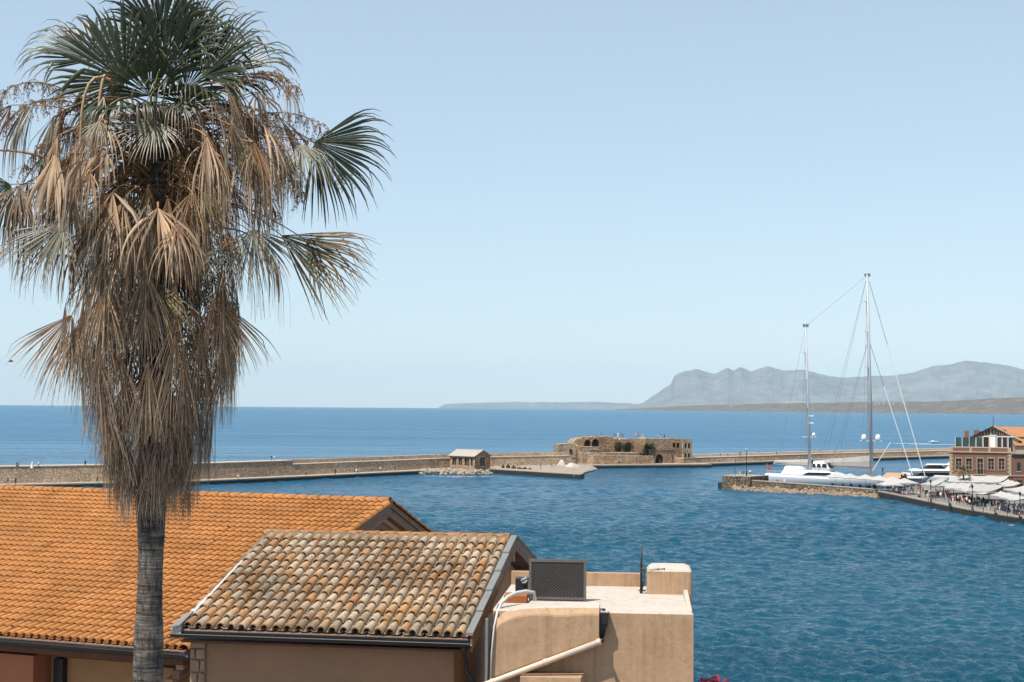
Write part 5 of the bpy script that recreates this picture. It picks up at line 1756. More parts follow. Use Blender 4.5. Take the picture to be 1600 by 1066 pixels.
for k in range(3):
    mb.face([bp0[k], bp0[k + 1], bp1[k + 1], bp1[k]])
tag(mb.build('foam', M['foam'], fix=False), 'thin white foam where water meets the beach stones', 'foam', kind='stuff')

# ------------------------------------------------------------------ red building behind the awnings
B0 = D(1484, 745, 331.5); B0.z = QZ
B1 = D(1580, 745, 327.0)
ba = math.atan2(B1.y - B0.y, B1.x - B0.x)
red = thing('building', 'red plastered two storey building with tan corner stones and roof terrace', 'building', B0, ba)
BM = house_matrix(red); BI = BM.inverted()
def bl(px, py, y=0.0):
    lo, hi = 250.0, 420.0
    for _ in range(50):
        m = (lo + hi) / 2
        if (BI @ D(px, py, m)).y < y: lo = m
        else: hi = m
    return BI @ D(px, py, lo)
bw_ = bl(1580, 740).x
zc, zp, zs = bl(1530, 707.5).z, bl(1530, 698.5).z, bl(1530, 741.5).z
ops = []
for c in (1498, 1514, 1531.5, 1548.5, 1565):
    x = bl(c, 725).x
    z0, z1 = bl(c, 734).z, bl(c, 716.5).z
    if c == 1531.5: z0 = zs + .12
    ops.append((x - .62, x + .62, z0, z1, False))
arch_wall(.0, bw_, 0, .5, zs, zc, ops, None, 'f', 0).build('wall', M['brick_red'], red)
gops = [(1.5 + 2.9 * k, 3.1 + 2.9 * k, 0, 2.8, False) for k in range(4)]
arch_wall(0, bw_, .02, .5, 0, zs - .25, gops, None, 'g', 0).build('ground_wall', M['brick_red'], red)
for h in gops:
    MB().box(h[0], h[1], .35, .4, h[2], h[3]).build('shop_opening', M['hole'], red)
for i, h in enumerate(ops):
    w = MB().box(h[0], h[1], .28, .32, h[2], h[3]).build('door' if i == 2 else 'window', M['shutter'], red)
    xm = (h[0] + h[1]) / 2
    MB().box(xm - .05, xm + .05, .22, .277, h[2], h[3]).build('mullion', M['trim'], w)
    for fz_ in (.36, .68):
        MB().box(h[0], h[1], .225, .276, h[2] + (h[3] - h[2]) * fz_ - .035, h[2] + (h[3] - h[2]) * fz_ + .035).build('glazing_bar', M['trim'], w)
    for xa_ in (h[0] - .16, h[1] + .003):
        MB().box(xa_, xa_ + .157, -.06, .2, h[2], h[3]).build('frame', M['trim'], w)
    MB().box(h[0] - .2, h[1] + .2, -.08, .2, h[3] + .003, h[3] + .2).build('lintel', M['trim'], w)
    if i != 2: MB().box(h[0] - .2, h[1] + .2, -.12, .2, h[2] - .16, h[2] - .003).build('sill', M['trim'], w)
MB().box(-.2, bw_ + .2, -.18, .52, zs - .25, zs).build('string_course', M['trim'], red)
MB().box(-.25, bw_ + .25, -.25, .55, zc + .002, zc + .28).build('cornice', M['trim'], red)
# corner stones
for x0_, x1_ in ((-.05, .75), (bw_ - .75, bw_ + .05)):
    z = zs + .004; k = 0
    while z < zc - .1:
        h = min(.48, zc - z)
        ww = .0 if k % 2 else .22
        MB().box(x0_ + (ww if x0_ > 1 else 0), x1_ - (ww if x0_ < 1 else 0), -.05, .2, z, z + h - .03).build('corner_stone', M['trim'], red)
        z += h; k += 1
# parapet of piers and panels
npan = 3
for k in range(npan):
    a = .5 + (bw_ - 1.0) / npan * k
    MB().box(a + .25, a + (bw_ - 1.0) / npan - .25, .05, .4, zc + .283, zp - .22).build('parapet_panel', M['brick_red'], red)
for k in range(npan + 1):
    a = .5 + (bw_ - 1.0) / npan * k
    MB().box(a - .5 if k == 0 else a - .248, a + .248 if k < npan else a + .5, -.05, .5, zc + .283, zp - .1).build('parapet_pier', M['trim'], red)
MB().box(.752, bw_ - .752, .0, .45, zp - .218, zp).build('parapet_coping', M['bw_top'], red)
# balcony on the middle door
xb_ = (ops[2][0] + ops[2][1]) / 2
bal = MB().box(xb_ - 1.4, xb_ + 1.4, -1.1, -.19, zs - .1, zs + .1).build('balcony', M['trim'], red)
for k in range(15):
    x = xb_ - 1.35 + 2.7 * k / 14
    MB().box(x - .025, x + .025, -1.06, -1.02, zs + .1, zs + 1.0).build('baluster', M['black'], bal)
MB().box(xb_ - 1.4, xb_ + 1.4, -1.08, -1.0, zs + 1.0, zs + 1.07).build('rail', M['black'], bal)
# body and receding right flank
MB().box(.02, bw_ - .02, .52, 13, 0, zc).build('body', M['brick_red'], red)
MB().box(.3, bw_ - .3, .52, 12.8, zc + .002, zc + .3).build('terrace_floor', M['bw_top'], red)
fl_a = [(bw_ + .02, .1), (bw_ + 14, 5.5)]
dv = Vector((13.98, 5.4, 0)).normalized(); nv = Vector((-dv.y, dv.x, 0))
def flank(s0, s1, z0, z1, d0, d1, name, mat):
    a, b = Vector((bw_ + .06, .1, 0)) + dv * s0, Vector((bw_ + .06, .1, 0)) + dv * s1
    lo = [a + nv * d0, b + nv * d0, b + nv * d1, a + nv * d1]
    return MB().prism([flat(p, z0) for p in lo], [flat(p, z1) for p in lo]).build(name, M[mat], red)
flank(0, 15, 0, zc - .9, 0, 9, 'flank_wall', 'brick_red')
flank(0, 15, zs - .25, zs, -.12, -.003, 'flank_course', 'trim')
flank(.3, 15, zc - .897, zc - .2, -.15, .4, 'flank_balustrade', 'black')
for s in (1.3, 3.6, 6.6, 9):
    w = flank(s, s + .8, zs + .9, zs + 2.9, -.03, -.004, 'window', 'shutter')
    flank(s - .12, s + .92, zs + .7, zs + .88, -.1, -.004, 'sill', 'canvas')
for s in (1.2, 4.4, 8):
    flank(s, s + 1.2, .3, 2.8, -.03, -.004, 'shop_opening', 'hole')
# roof terrace: tinted glass screens, white framed cabin
tz = zc + .303
for k in range(4):
    a, b = bl(1492.5 + 10.8 * k, 690, 2.2).x, bl(1492.5 + 10.8 * (k + 1) - .6, 690, 2.2).x
    z1 = bl(1500, 683.5, 2.2).z
    g = MB().box(a + .08, b - .08, 2.2, 2.25, tz, z1).build('glass_screen', M['green_glass'], red)
    MB().box(a - .0, a + .079, 2.15, 2.3, tz, z1 + .05).build('post', M['white'], g)
for k, (p0, p1, mt) in enumerate([(1536, 1545, 'hole'), (1546, 1556, 'white'), (1557.5, 1565, 'shutter'), (1566, 1574, 'shutter'), (1575, 1583, 'shutter')]):
    a, b = bl(p0, 690, 2.6).x, bl(p1, 690, 2.6).x
    z1 = bl(1550, 683 if k != 1 else 681, 2.6).z
    g = MB().box(a + .1, b - .1, 2.6, 4.4, tz, z1).build('cabin', M[mt], red)
    MB().box(a - .05, b + .05, 2.5, 4.5, z1 + .002, z1 + .14).build('cabin_roof', M['white'], g)
    MB().box(a, a + .099, 2.52, 4.4, tz, z1).build('post', M['white'], g)
for k in range(6):
    x = bl(1496 + 7.5 * k, 690, 1.2).x
    mb = MB(); leaf_blob(mb, (x, 1.2, tz + .65), .55, .3, .4, 60, .16, rs)
    mb.build('planting', M['shrub'], red, fix=False)
    MB().box(x - .6, x + .6, 1.0, 1.4, tz, tz + .4).build('planter', M['trim'], red)

# gabled house behind the terrace
G0 = D(1514, 690, 343.0); G0.z = QZ
gb = thing('building', 'gabled house with orange tiled roof rising behind the roof terrace', 'building', G0, ba)
GI = house_matrix(gb).inverted()
def gl(px, py, y=0.0):
    lo, hi = 250.0, 460.0
    for _ in range(50):
        m = (lo + hi) / 2
        if (GI @ D(px, py, m)).y < y: lo = m
        else: hi = m
    return GI @ D(px, py, lo)
gx1 = gl(1592, 690).x
pk = gl(1553, 666.5)
ez = gl(1514, 685).z
MB().prism([(0, 0, 0), (gx1, 0, 0), (gx1, 0, ez), (pk.x, 0, pk.z), (0, 0, ez)], [(0, .4, 0), (gx1, .4, 0), (gx1, .4, ez), (pk.x, .4, pk.z), (0, .4, ez)]).build('gable_wall', M['trim'], gb)
for (cx, zt2, zb2) in ((1533, 674, 681), (1543, 671, 680), (1553, 670, 679), (1562, 673, 681)):
    c = gl(cx, zt2); c2 = gl(cx, zb2)
    w = MB().box(c.x - .6, c.x + .6, -.05, -.003, c2.z, c.z).build('window', M['shutter'], gb)
    MB().box(c.x - .05, c.x + .05, -.09, -.052, c2.z, c.z).build('mullion', M['trim'], w)
for (cx, w_) in ((1525, .5), (1568, .6)):
    c = gl(cx, 678)
    MB().box(c.x - w_, c.x + w_, -.12, -.003, c.z - 1.0, c.z + 1.0).build('red_panel', M['brick_red'], gb)
MB().slab([(-.4, -.35, ez - .1), (pk.x, -.35, pk.z + .18), (pk.x, 22, pk.z + .18), (-.4, 22, ez - .1)], .16).build('roof', M['far_roof'], gb)
MB().slab([(pk.x, -.35, pk.z + .18), (gx1 + .6, -.35, ez - .3), (gx1 + .6, 22, ez - .3), (pk.x, 22, pk.z + .18)], .16).build('roof', M['far_roof'], gb)
MB().bar((-.4, -.4, ez - .2), (pk.x, -.4, pk.z + .08), .12, .28).build('barge_board', M['black'], gb)
MB().bar((pk.x, -.4, pk.z + .08), (gx1 + .6, -.4, ez - .38), .12, .28).build('barge_board', M['bw_top'], gb)
MB().box(.02, gx1 - .02, .402, 21, 0, ez - .2).build('body', M['trim'], gb)
c = gl(1510, 680)
ch = MB().box(c.x - .5, c.x + .5, 1, 2, 0, gl(1510, 673).z).build('chimney', M['brick_red'], gb)
pa_ = gl(1552, 666)
MB().tube([(pa_.x, .2, pa_.z), (pa_.x, .2, pa_.z + 2.2)], .06, 6).build('aerial', M['black'], gb)
# orange roofed neighbour at the frame edge
N0 = D(1562, 690, 356.0); N0.z = QZ
nb = thing('building', 'long orange tiled roof of a neighbouring house at the right frame edge', 'building', N0, ba)
zr0, zr1 = D(1580, 682, 356).z - QZ, D(1580, 667, 362).z - QZ
MB().box(0, 16, 0, 12, 0, zr0 - .2).build('wall', M['trim'], nb)
MB().slab([(-.4, -.4, zr0), (17, -.4, zr0), (17, 6, zr1), (-.4, 6, zr1)], .18).build('roof', M['far_roof'], nb)
MB().slab([(-.4, 6, zr1), (17, 6, zr1), (17, 12.4, zr0), (-.4, 12.4, zr0)], .18).build('roof', M['far_roof'], nb)
N1 = D(1588, 715, 338.0); N1.z = QZ
nb = thing('building', 'low pale house with orange roof just right of the red building', 'building', N1, ba + .2)
MB().box(0, 12, 0, 9, 0, D(1590, 697, 338).z - QZ).build('wall', M['bw_top'], nb)
z0 = D(1590, 697, 338).z - QZ; z1 = D(1590, 686, 342).z - QZ
MB().slab([(-.4, -.4, z0 + .2), (12.4, -.4, z0 + .2), (12.4, 4.5, z1), (-.4, 4.5, z1)], .18).build('roof', M['far_roof'], nb)
MB().slab([(-.4, 4.5, z1), (12.4, 4.5, z1), (12.4, 9.4, z0 + .2), (-.4, 9.4, z0 + .2)], .18).build('roof', M['far_roof'], nb)

# ------------------------------------------------------------------ awnings and umbrellas
def awning(label, quad, mat='canvas', posts=True, val=.35):
    """fabric awning on posts; quad = (px, py, height above paving) front-left, front-right, back-right, back-left"""
    pts = [S(a, b, QZ + h) for a, b, h in quad]
    o = flat(sum(pts, Vector()) / 4, QZ)
    t = thing('awning', label, 'awning', o, 0, 'cafe awnings along the promenade')
    l = [p - o for p in pts]
    nx_, ny_ = 18, 5
    mb = MB()
    grid = []
    for j in range(ny_ + 1):
        v = j / ny_
        for i in range(nx_ + 1):
            u = i / nx_
            p = (l[0] * (1 - u) + l[1] * u) * (1 - v) + (l[3] * (1 - u) + l[2] * u) * v
            grid.append(p - Vector((0, 0, .2 * math.sin(math.pi * v) + .16 * abs(math.sin(u * math.pi * 3)) * (.4 + .6 * v))))
    fs = []
    for j in range(ny_):
        for i in range(nx_):
            a = j * (nx_ + 1) + i
            fs.append((a, a + 1, a + nx_ + 2, a + nx_ + 1))
    mb.add(grid, fs)
    mb.add([p - Vector((0, 0, .05)) for p in grid], [tuple(reversed(f)) for f in fs])
    mb.build('canvas', M[mat], t, fix=False)
    MB().prism([l[0] - Vector((0, .03, val)), l[1] - Vector((0, .03, val)), l[1] - Vector((0, .0, val)), l[0] - Vector((0, 0, val))], [l[0] + Vector((0, -.05, -.06)), l[1] + Vector((0, -.05, -.06)), l[1] + Vector((0, -.02, -.06)), l[0] + Vector((0, -.02, -.06))]).build('valance', M[mat], t)
    for p in l:
        MB().tube([(p.x, p.y, 0), (p.x, p.y, p.z - .06)], .06, 6).build('post', M['black'], t)
    return t
awning('long white awning along the foot of the red facade', [(1481, 752.5, 2.9), (1562, 753.5, 2.9), (1577, 743.5, 4.0), (1484, 742.5, 4.0)])
awning('small white awning at the left end below the long facade awning', [(1475, 762, 2.7), (1512, 764, 2.7), (1518, 754.6, 3.2), (1478, 754, 3.2)])
awning('large grey awning in front of the long facade awning', [(1512, 766.5, 2.9), (1544, 768.5, 2.9), (1572, 757.5, 3.2), (1519, 754.8, 3.3)], 'canvas_grey')
awning('pale awning rising at the right behind the large grey awning', [(1560, 754.6, 3.2), (1571, 760.5, 3.2), (1597, 754.5, 3.6), (1575, 749.0, 3.8)])
awning('bright white awning with seams nearest the right frame edge', [(1546, 772.5, 2.7), (1585, 782, 2.7), (1606, 776.5, 3.1), (1564, 767, 3.2)])
awning('wide pale awning behind the seamed white awning at the right edge', [(1567, 763.5, 3.1), (1606, 773, 3.1), (1612, 761, 3.6), (1600, 759, 3.6)], 'canvas')
awning('white awning with fringe left of the lamp in front of the grey awning', [(1490, 763.5, 2.6), (1526, 771.6, 2.6), (1546, 770, 2.9), (1507, 760, 3.0)])
awning('slanting pale awning left of the red building', [(1438, 756, 2.8), (1462, 758, 2.7), (1482, 746, 3.6), (1477, 744.5, 3.7)])
awning('low white awning between the slanting awning and the red building', [(1454, 759.5, 2.6), (1477, 759, 2.6), (1480, 753, 3.0), (1474, 752.5, 3.0)])
t = thing('canopy', 'tan canvas hip canopy between the two yachts above the white umbrellas', 'canopy', S(1395, 762, QZ), -.15)
o = t.location
q = [D(1376, 747.5, o.y - 2) - o, D(1407, 748, o.y - 2) - o, D(1412.5, 739, o.y + 2.5) - o, D(1384, 738.5, o.y + 2.5) - o]
MB().slab(q, .12).build('canvas', M['tan_canvas'], t)
MB().slab([q[3], q[2], q[2] + Vector((1, 4, -2.2)), q[3] + Vector((-1, 4, -2.2))], .12).build('back_canvas', M['tan_canvas'], t)
for p in q[:2]:
    MB().tube([(p.x, p.y, 0), (p.x, p.y, p.z - .1)], .07, 6).build('post', M['black'], t)
for p in (q[2] + Vector((1, 4, -2.2)), q[3] + Vector((-1, 4, -2.2))):
    MB().tube([(p.x, p.y, 0), (p.x, p.y, p.z - .1)], .07, 6).build('post', M['black'], t)

def umbrella(label, px, py, w, ztop=3.6, base_z=QZ, ry=.15):
    """square parasol; pixel marks the peak"""
    p = S(px, py, base_z + ztop)
    t = thing('umbrella', label, 'umbrella', flat(p, base_z), ry, 'white cafe umbrellas')
    e = ztop - 1.05
    mb = MB()
    c = [(-w, -w), (0, -w * 1.0), (w, -w), (w, 0), (w, w), (0, w), (-w, w), (-w, 0)]
    for k in range(8):
        a, b = c[k], c[(k + 1) % 8]
        za = e + (.0 if k % 2 == 0 else .1); zb_ = e + (.1 if k % 2 == 0 else .0)
        m1 = ((a[0]) * .5, (a[1]) * .5, e + .48 - .02); m2 = (b[0] * .5, b[1] * .5, e + .48 - .02)
        mb.face([(a[0], a[1], za), (b[0], b[1], zb_), m2, m1]); mb.face([m1, m2, (0, 0, ztop)])
        mb.face([(a[0], a[1], za - .22), (b[0], b[1], zb_ - .22), (b[0], b[1], zb_), (a[0], a[1], za)])
    mb.build('canopy', M['canvas'], t, fix=False)
    MB().tube([(0, 0, 0), (0, 0, ztop - .05)], .05, 6).build('pole', M['silver'], t)
    MB().box(-.4, .4, -.4, .4, 0, .08).build('base', M['black'], t)
    return t
names = ['leftmost', 'second', 'third', 'fourth', 'fifth', 'sixth']
for k, (px, py) in enumerate([(1306, 738.6), (1328, 739.8), (1352, 741.2), (1374, 742.8), (1394, 744.5)]):
    umbrella('%s white umbrella from the left in the row behind the stone mole' % names[k], px, py, 2.3, 3.6, 1.42)
umbrella('white umbrella left of the lamp where mole meets promenade', 1390, 750, 2.2)
umbrella('white umbrella right of the lamp where mole meets promenade', 1413, 747, 2.4)
umbrella('low white umbrella behind the pair at the promenade corner', 1404, 748.5, 2.0, 3.1)

# ------------------------------------------------------------------ lamps
def lamp(label, px, py_base, py_top, z=QZ, globe=False):
    p = S(px, py_base, z)
    h = D(px, py_top, p.y).z - z
    t = thing('street_lamp', label, 'lamp', p, 0, 'lamps along the harbour')
    MB().lathe([(.24, 0), (.24, .25), (.15, .35), (.13, .9), (.09, 1.0), (.07, h - .9), (.09, h - .8)], 8).build('post', M['black'], t)
    MB().lathe([(.1, h - .79), (.26, h - .35), (.24, h - .3), (.05, h)], 6).build('lantern', M['shutter'] if not globe else M['silver'], t)
    for s in (-1, 1):
        MB().bar((0, 0, h - 1.5), (s * .45, 0, h - 1.35), .06).build('arm', M['black'], t)
    return t
lamp('tall grey lamp standing on the block at the tip of the mole', 1166.5, 743.8, 700, 3.5, True)
lamp('black street lamp between tan canopy and row umbrellas', 1379.5, 763, 731)
lamp('black street lamp beside the umbrella pair at the promenade corner', 1409, 772, 741)
lamp('black street lamp below the slanting pale awning', 1454.5, 785, 749)
lamp('black street lamp at the quay edge in front of the fringed awning', 1519.5, 797, 757)
lamp('black street lamp near the right frame edge by the seamed awning', 1594, 808, 768)
p = S(1148.5, 743.8, 3.5)
t = thing('signal_post', 'thin short post left of the tall lamp on the mole tip', 'post', p)
MB().tube([(0, 0, 0), (0, 0, D(1148.5, 720, p.y).z - 3.5)], .07, 6).build('pole', M['black'], t)
MB().lathe([(.16, 0), (.16, .3), (.1, .4)], 8, (0, 0, D(1148.5, 720, p.y).z - 3.5)).build('beacon', M['brick_red'], t)
p = S(897, 745, 1.4)
t = thing('signal_post', 'thin pole at the end of the dark jetty in front of the fort', 'post', p)
MB().tube([(0, 0, 0), (0, 0, D(897, 716, p.y).z - 1.42)], .06, 6).build('pole', M['silver'], t)
MB().box(-.4, .4, -.05, .05, D(897, 717, p.y).z - 1.5, D(897, 715.5, p.y).z - 1.42).build('sign', M['hole'], t)
small_palm('palm_tree', 'small tan palm rising between the awnings in front of the red building', S(1505.5, 772, QZ), 5.2, 2.6, M['palm_tan'], 30, 9)

# ------------------------------------------------------------------ ketch
K0 = S(1199, 756.5)
K1 = D(1449, 755, 368.0)
kd = Vector((K1.x - K0.x, K1.y - K0.y, 0)); KL = kd.length
ka = math.atan2(kd.y, kd.x)
ke = thing('ketch', 'large white two masted sailing yacht moored behind the stone mole', 'sailing yacht', flat(K0, 0), ka)
KM = house_matrix(ke); KI = KM.inverted()
def kx(px, y=0.0):
    lo, hi = -20.0, KL + 30
    for _ in range(50):
        m = (lo + hi) / 2
        if proj(KM @ Vector((m, y, 3)))[0] < px: lo = m
        else: hi = m
    return lo
def kz(px, py, y=0.0):
    w = KM @ Vector((kx(px, y), y, 0))
    return D(px, py, w.y).z
def loft_hull(L, beam, zs_, n=22, stern=.72, tum=.0):
    rings = []
    for k in range(n + 1):
        u = k / n
        b = beam / 2 * (stern + (1 - stern) * math.sin(min(1, u / .4) * math.pi / 2)) * (1 if u < .45 else max(.02, 1 - ((u - .45) / .55) ** 2.2))
        zd = zs_(u)
        rake = (1.6 * u ** 6) * (L / 25)
        x = L * u
        rings.append([(x - rake * 1.0, 0, -1.2 if u < .9 else -.6), (x - rake * .8, -b * .72, -.5), (x - rake * .4, -b * .93, .6), (x, -b, zd * .75), (x, -b * .985, zd), (x, 0, zd + .12), (x, b * .985, zd), (x, b, zd * .75), (x - rake * .4, b * .93, .6), (x - rake * .8, b * .72, -.5)])
    mb = MB(); cap_loft(mb, rings)
    return mb
dk = kz(1240, 738, -4.2)
M['hull_white'] = plain('white_hull', (0.55, 0.56, 0.58), .22, .06, .3)
loft_hull(KL, 9.2, lambda u: 2.5 + .5 * (2 * u - .9) ** 2).build('hull', M['hull_white'], ke, smooth=True)
def soft(mb, x0, x1, y0, z0, z1, fr=.0, br=.0, inset=.3, mi=0):
    """rounded deckhouse: raked front (fr) and back (br), walls leaning inwards"""
    rings = []
    for u, k in ((0, 0), (.55, .3), (.88, .75), (1.0, 1.25)):
        z = z0 + (z1 - z0) * u
        rings.append(rrect(x0 + br * u, x1 - fr * u, -y0 + inset * k, y0 - inset * k, min(.9, y0 * .4), z, 3))
    cap_loft(mb, rings, mi)
mb = MB(); soft(mb, kx(1222), kx(1330), 3.7, 2.6, 4.0, 5.5, .8, .5); mb.build('deckhouse', M['gel'], ke, smooth=True)
mb = MB(); soft(mb, kx(1226), kx(1262), 2.9, 3.95, 5.0, 1.5, .5, .4); mb.build('aft_cockpit', M['gel'], ke, smooth=True)
mb = MB(); soft(mb, kx(1271), kx(1305), 2.8, 3.95, 6.5, 3.2, .3, .35); ph_ = mb.build('pilothouse', M['gel'], ke, smooth=True)
for a, b in ((1273, 1278), (1279.5, 1286), (1287.5, 1295)):
    MB().prism([(kx(a), -2.83, 4.9), (kx(b), -2.83, 4.9), (kx(b), -2.5, 4.9), (kx(a), -2.5, 4.9)], [(kx(a) + .1, -2.72, 5.85), (kx(b) - .2, -2.72, 5.85), (kx(b) - .2, -2.4, 5.85), (kx(a) + .1, -2.4, 5.85)]).build('window', M['glass'], ph_)
MB().prism([(kx(1299), -2.2, 4.9), (kx(1303.2), -1.6, 4.7), (kx(1303.2), 1.6, 4.7), (kx(1299), 2.2, 4.9)], [(kx(1295), -1.9, 6.1), (kx(1298), -1.5, 6.0), (kx(1298), 1.5, 6.0), (kx(1295), 1.9, 6.1)]).build('windscreen', M['glass'], ph_)
dh0, dh1 = kx(1258), kx(1300)
MB().prism([(dh0, -3.76, 2.8), (dh1 + 1, -3.76, 2.8), (dh1 + 1, -3.4, 2.8), (dh0, -3.4, 2.8)], [(dh0 + 1.4, -3.62, 3.6), (dh1 + .2, -3.62, 3.6), (dh1, -3.3, 3.6), (dh0 + 1.4, -3.3, 3.6)]).build('saloon_window', M['glass'], ke)
MB().box(.0, KL * .97, -3.3, 3.3, 2.63, 2.7).build('deck', M['trim'], ke)
for k in range(9):
    x = kx(1204) + k * 1.0
    MB().tube([(x, -3.2, 2.7), (x, -3.2, 3.7)], .04, 5).build('stanchion', M['silver'], ke)
MB().tube([(kx(1203), -3.2, 3.7), (kx(1240), -3.4, 3.7)], .035, 5).build('guard_rail', M['silver'], ke)
fs_ = MB().tube([(kx(1200), 0, 2.7), (kx(1198), 0, 5.6)], .05, 6).build('flag_staff', M['trim'], ke)
M['flag'] = plain('red_ensign', (0.42, 0.05, 0.04), .8, .2, 2)
mb = MB()
for k in range(3):
    x0_, x1_ = kx(1198.5) + .35 * k, kx(1198.5) + .35 * (k + 1)
    y0_, y1_ = .12 * math.sin(k * 1.5), .12 * math.sin((k + 1) * 1.5)
    mb.prism([(x0_, y0_, 4.3 - .3 * k), (x1_, y1_, 4.0 - .3 * k), (x1_, y1_ + .02, 4.0 - .3 * k), (x0_, y0_ + .02, 4.3 - .3 * k)], [(x0_, y0_, 5.4 - .35 * k), (x1_, y1_, 5.05 - .35 * k), (x1_, y1_ + .02, 5.05 - .35 * k), (x0_, y0_ + .02, 5.4 - .35 * k)])
mb.build('ensign', M['flag'], fs_)

def mast(px_b, px_t, py_t, spreaders, r, dome_py, name):
    xb_ = kx(px_b)
    w = KM @ Vector((xb_, 0, 0))
    top = KI @ D(px_t, py_t, w.y)
    ztop = top.z
    xt = xb_ + (top.x - xb_)
    def at(z):
        u = (z - 3) / (ztop - 3)
        return Vector((xb_ + (xt - xb_) * u, 0, z))
    m = MB()
    m.tube([at(3), at(ztop * .5), at(ztop)], [r, r * .92, r * .62], 10)
    mo = m.build(name, M['silver'], ke, smooth=True)
    MB().box(at(ztop).x - .7, at(ztop).x + .8, -.25, .25, ztop - .5, ztop + .25).build('masthead', M['rope'], mo)
    for dx in (-1.0, .9):
        MB().tube([at(ztop) + Vector((dx * .5, 0, 0)), at(ztop) + Vector((dx, 0, 1.6))], .035, 5).build('aerial', M['rope_pale'], mo)
    tips = []
    for py in spreaders:
        z = D(px_b, py, w.y).z
        p = at(z)
        hw = 1.9 if py != dome_py else 2.6
        # spreaders lie athwart and slightly swept
        MB().bar(p + Vector((-.9, -hw, .05)), p, .22, .1).build('spreader', M['rope_pale'], mo)
        MB().bar(p, p + Vector((-.9, hw, .05)), .22, .1).build('spreader', M['rope_pale'], mo)
        tips.append(z)
    return mo, at, ztop
mm, atm, zm_ = mast(1362, 1354.5, 429, [472, 519, 574, 631], .52, None, 'main_mast')
mz, atz, zz_ = mast(1266, 1258, 508, [552, 593, 637], .42, None, 'mizzen_mast')
# crosstrees with radar domes
def domes(at, py, px, spread_, rr_, mo, both=True):
    w = KM @ Vector((kx(px), 0, 0)); z = D(px, py, w.y).z
    p = at(z)
    MB().bar(p + Vector((-spread_, 0, 0)), p + Vector((spread_, 0, 0)), .5, .12).build('platform', M['rope_pale'], mo)
    for s in ((-1, 1) if both else (1,)):
        MB().lathe([(rr_ * .8, .1), (rr_, .5), (rr_, 1.5 * rr_), (rr_ * .8, 2.2 * rr_), (rr_ * .35, 2.55 * rr_)], 14, (p.x + s * spread_ * .62, 0, p.z)).build('radar_dome', M['white'], mo, smooth=True)
domes(atm, 689, 1361, 2.9, .66, mm)
domes(atz, 683, 1266, 2.0, .45, mz, False)
for py in (650, 661):
    w = KM @ Vector((kx(1266), 0, 0)); z = D(1266, py, w.y).z
    MB().box(atz(z).x, atz(z).x + 1.4, -.3, .3, z - .12, z + .12).build('radar', M['white'], mz)
# booms with sail covers
def boom(at, px0, py0, px1, py1, mo, r):
    w0 = kz(px0, py0); w1 = kz(px1, py1)
    a, b = Vector((at(w0).x - .4, 0, w0)), Vector((kx(px1), 0, w1))
    bo = MB().tube([a, b], [.32, .25], 8).build('boom', M['silver'], mo)
    mb = MB()
    n = 10
    rings = []
    for k in range(n + 1):
        u = k / n
        p = a + (b - a) * (u * .97)
        hh = r * (1.25 - .75 * u)
        rings.append([(p.x, -.45, p.z + .2), (p.x, -.5, p.z + .2 + hh * .5), (p.x, -.15, p.z + .2 + hh), (p.x, .15, p.z + .2 + hh), (p.x, .5, p.z + .2 + hh * .5), (p.x, .45, p.z + .2)])
    cap_loft(mb, rings)
    mb.build('sail_cover', M['canvas_grey'], bo)
boom(atm, 1359, 731, 1276, 727.5, mm, 2.4)
boom(atz, 1263, 728.5, 1209, 724, mz, 1.3)
# standing rigging
def line(a, b, r, mat='rope', name='stay', par=None):
    return MB().tube([a, (Vector(a) + Vector(b)) / 2, b], r, 5).build(name, M[mat], par or ke)
zt_m, zt_z = zm_ - .3, zz_ - .3
bow = Vector((KL - .6, 0, 3.3))
fst = line(atm(zt_m) + Vector((.5, 0, -1.5)), bow, .07)
u = .36
a = atm(zt_m) + Vector((.5, 0, -1.5)); fs0 = a + (bow - a) * .33
line(fs0, bow, .12, 'rope_pale', 'furled_jib', fst)
zi = D(1362, 530, (KM @ Vector((kx(1362), 0, 0))).y).z
ist = Vector((kx(1426), 0, 3.3))
f2 = line(atm(zi), ist, .07)
a = atm(zi); line(a + (ist - a) * .35, ist, .11, 'rope_pale', 'furled_staysail', f2)
line(atm(zt_m), atz(zt_z), .03)
line(atm(zt_m), Vector((kx(1281), -3.4, 3.2)), .035); line(atm(zt_m), Vector((kx(1281), 3.4, 3.2)), .035)
line(atm(zi), Vector((kx(1300), -3.4, 3.2)), .035); line(atm(zi), Vector((kx(1300), 3.4, 3.2)), .035)
line(atz(zt_z), Vector((kx(1212), 0, 3.2)), .03)
for at, zt2, xb2 in ((atm, zt_m, 1358), (atz, zt_z, 1262)):
    for s in (-1, 1):
        line(at(zt2), at(zt2 * .5) + Vector((-.9, s * 2.0, 0)), .03, name='shroud')
        line(at(zt2 * .5) + Vector((-.9, s * 2.0, 0)), Vector((kx(xb2) - 1.2, s * 4.0, 3.2)), .03, name='shroud')
        line(at(zt2 * .62), Vector((kx(xb2) - .2, s * 3.9, 3.2)), .025, name='shroud')
sp_ = MB().tube([Vector((kx(1364), -1, 4.2)), Vector((kx(1393), -1, kz(1393, 691, -1)))], .11, 6).build('crane_arm', M['rope_pale'], ke)
pn = fs0 + (bow - fs0) * .38
MB().prism([pn + Vector((-.1, -.03, 1.2)), pn + Vector((-.9, -.03, .2)), pn + Vector((.3, -.03, -1.0))], [pn + Vector((-.1, .03, 1.2)), pn + Vector((-.9, .03, .2)), pn + Vector((.3, .03, -1.0))]).build('pennant', M['bw_top'], fst)

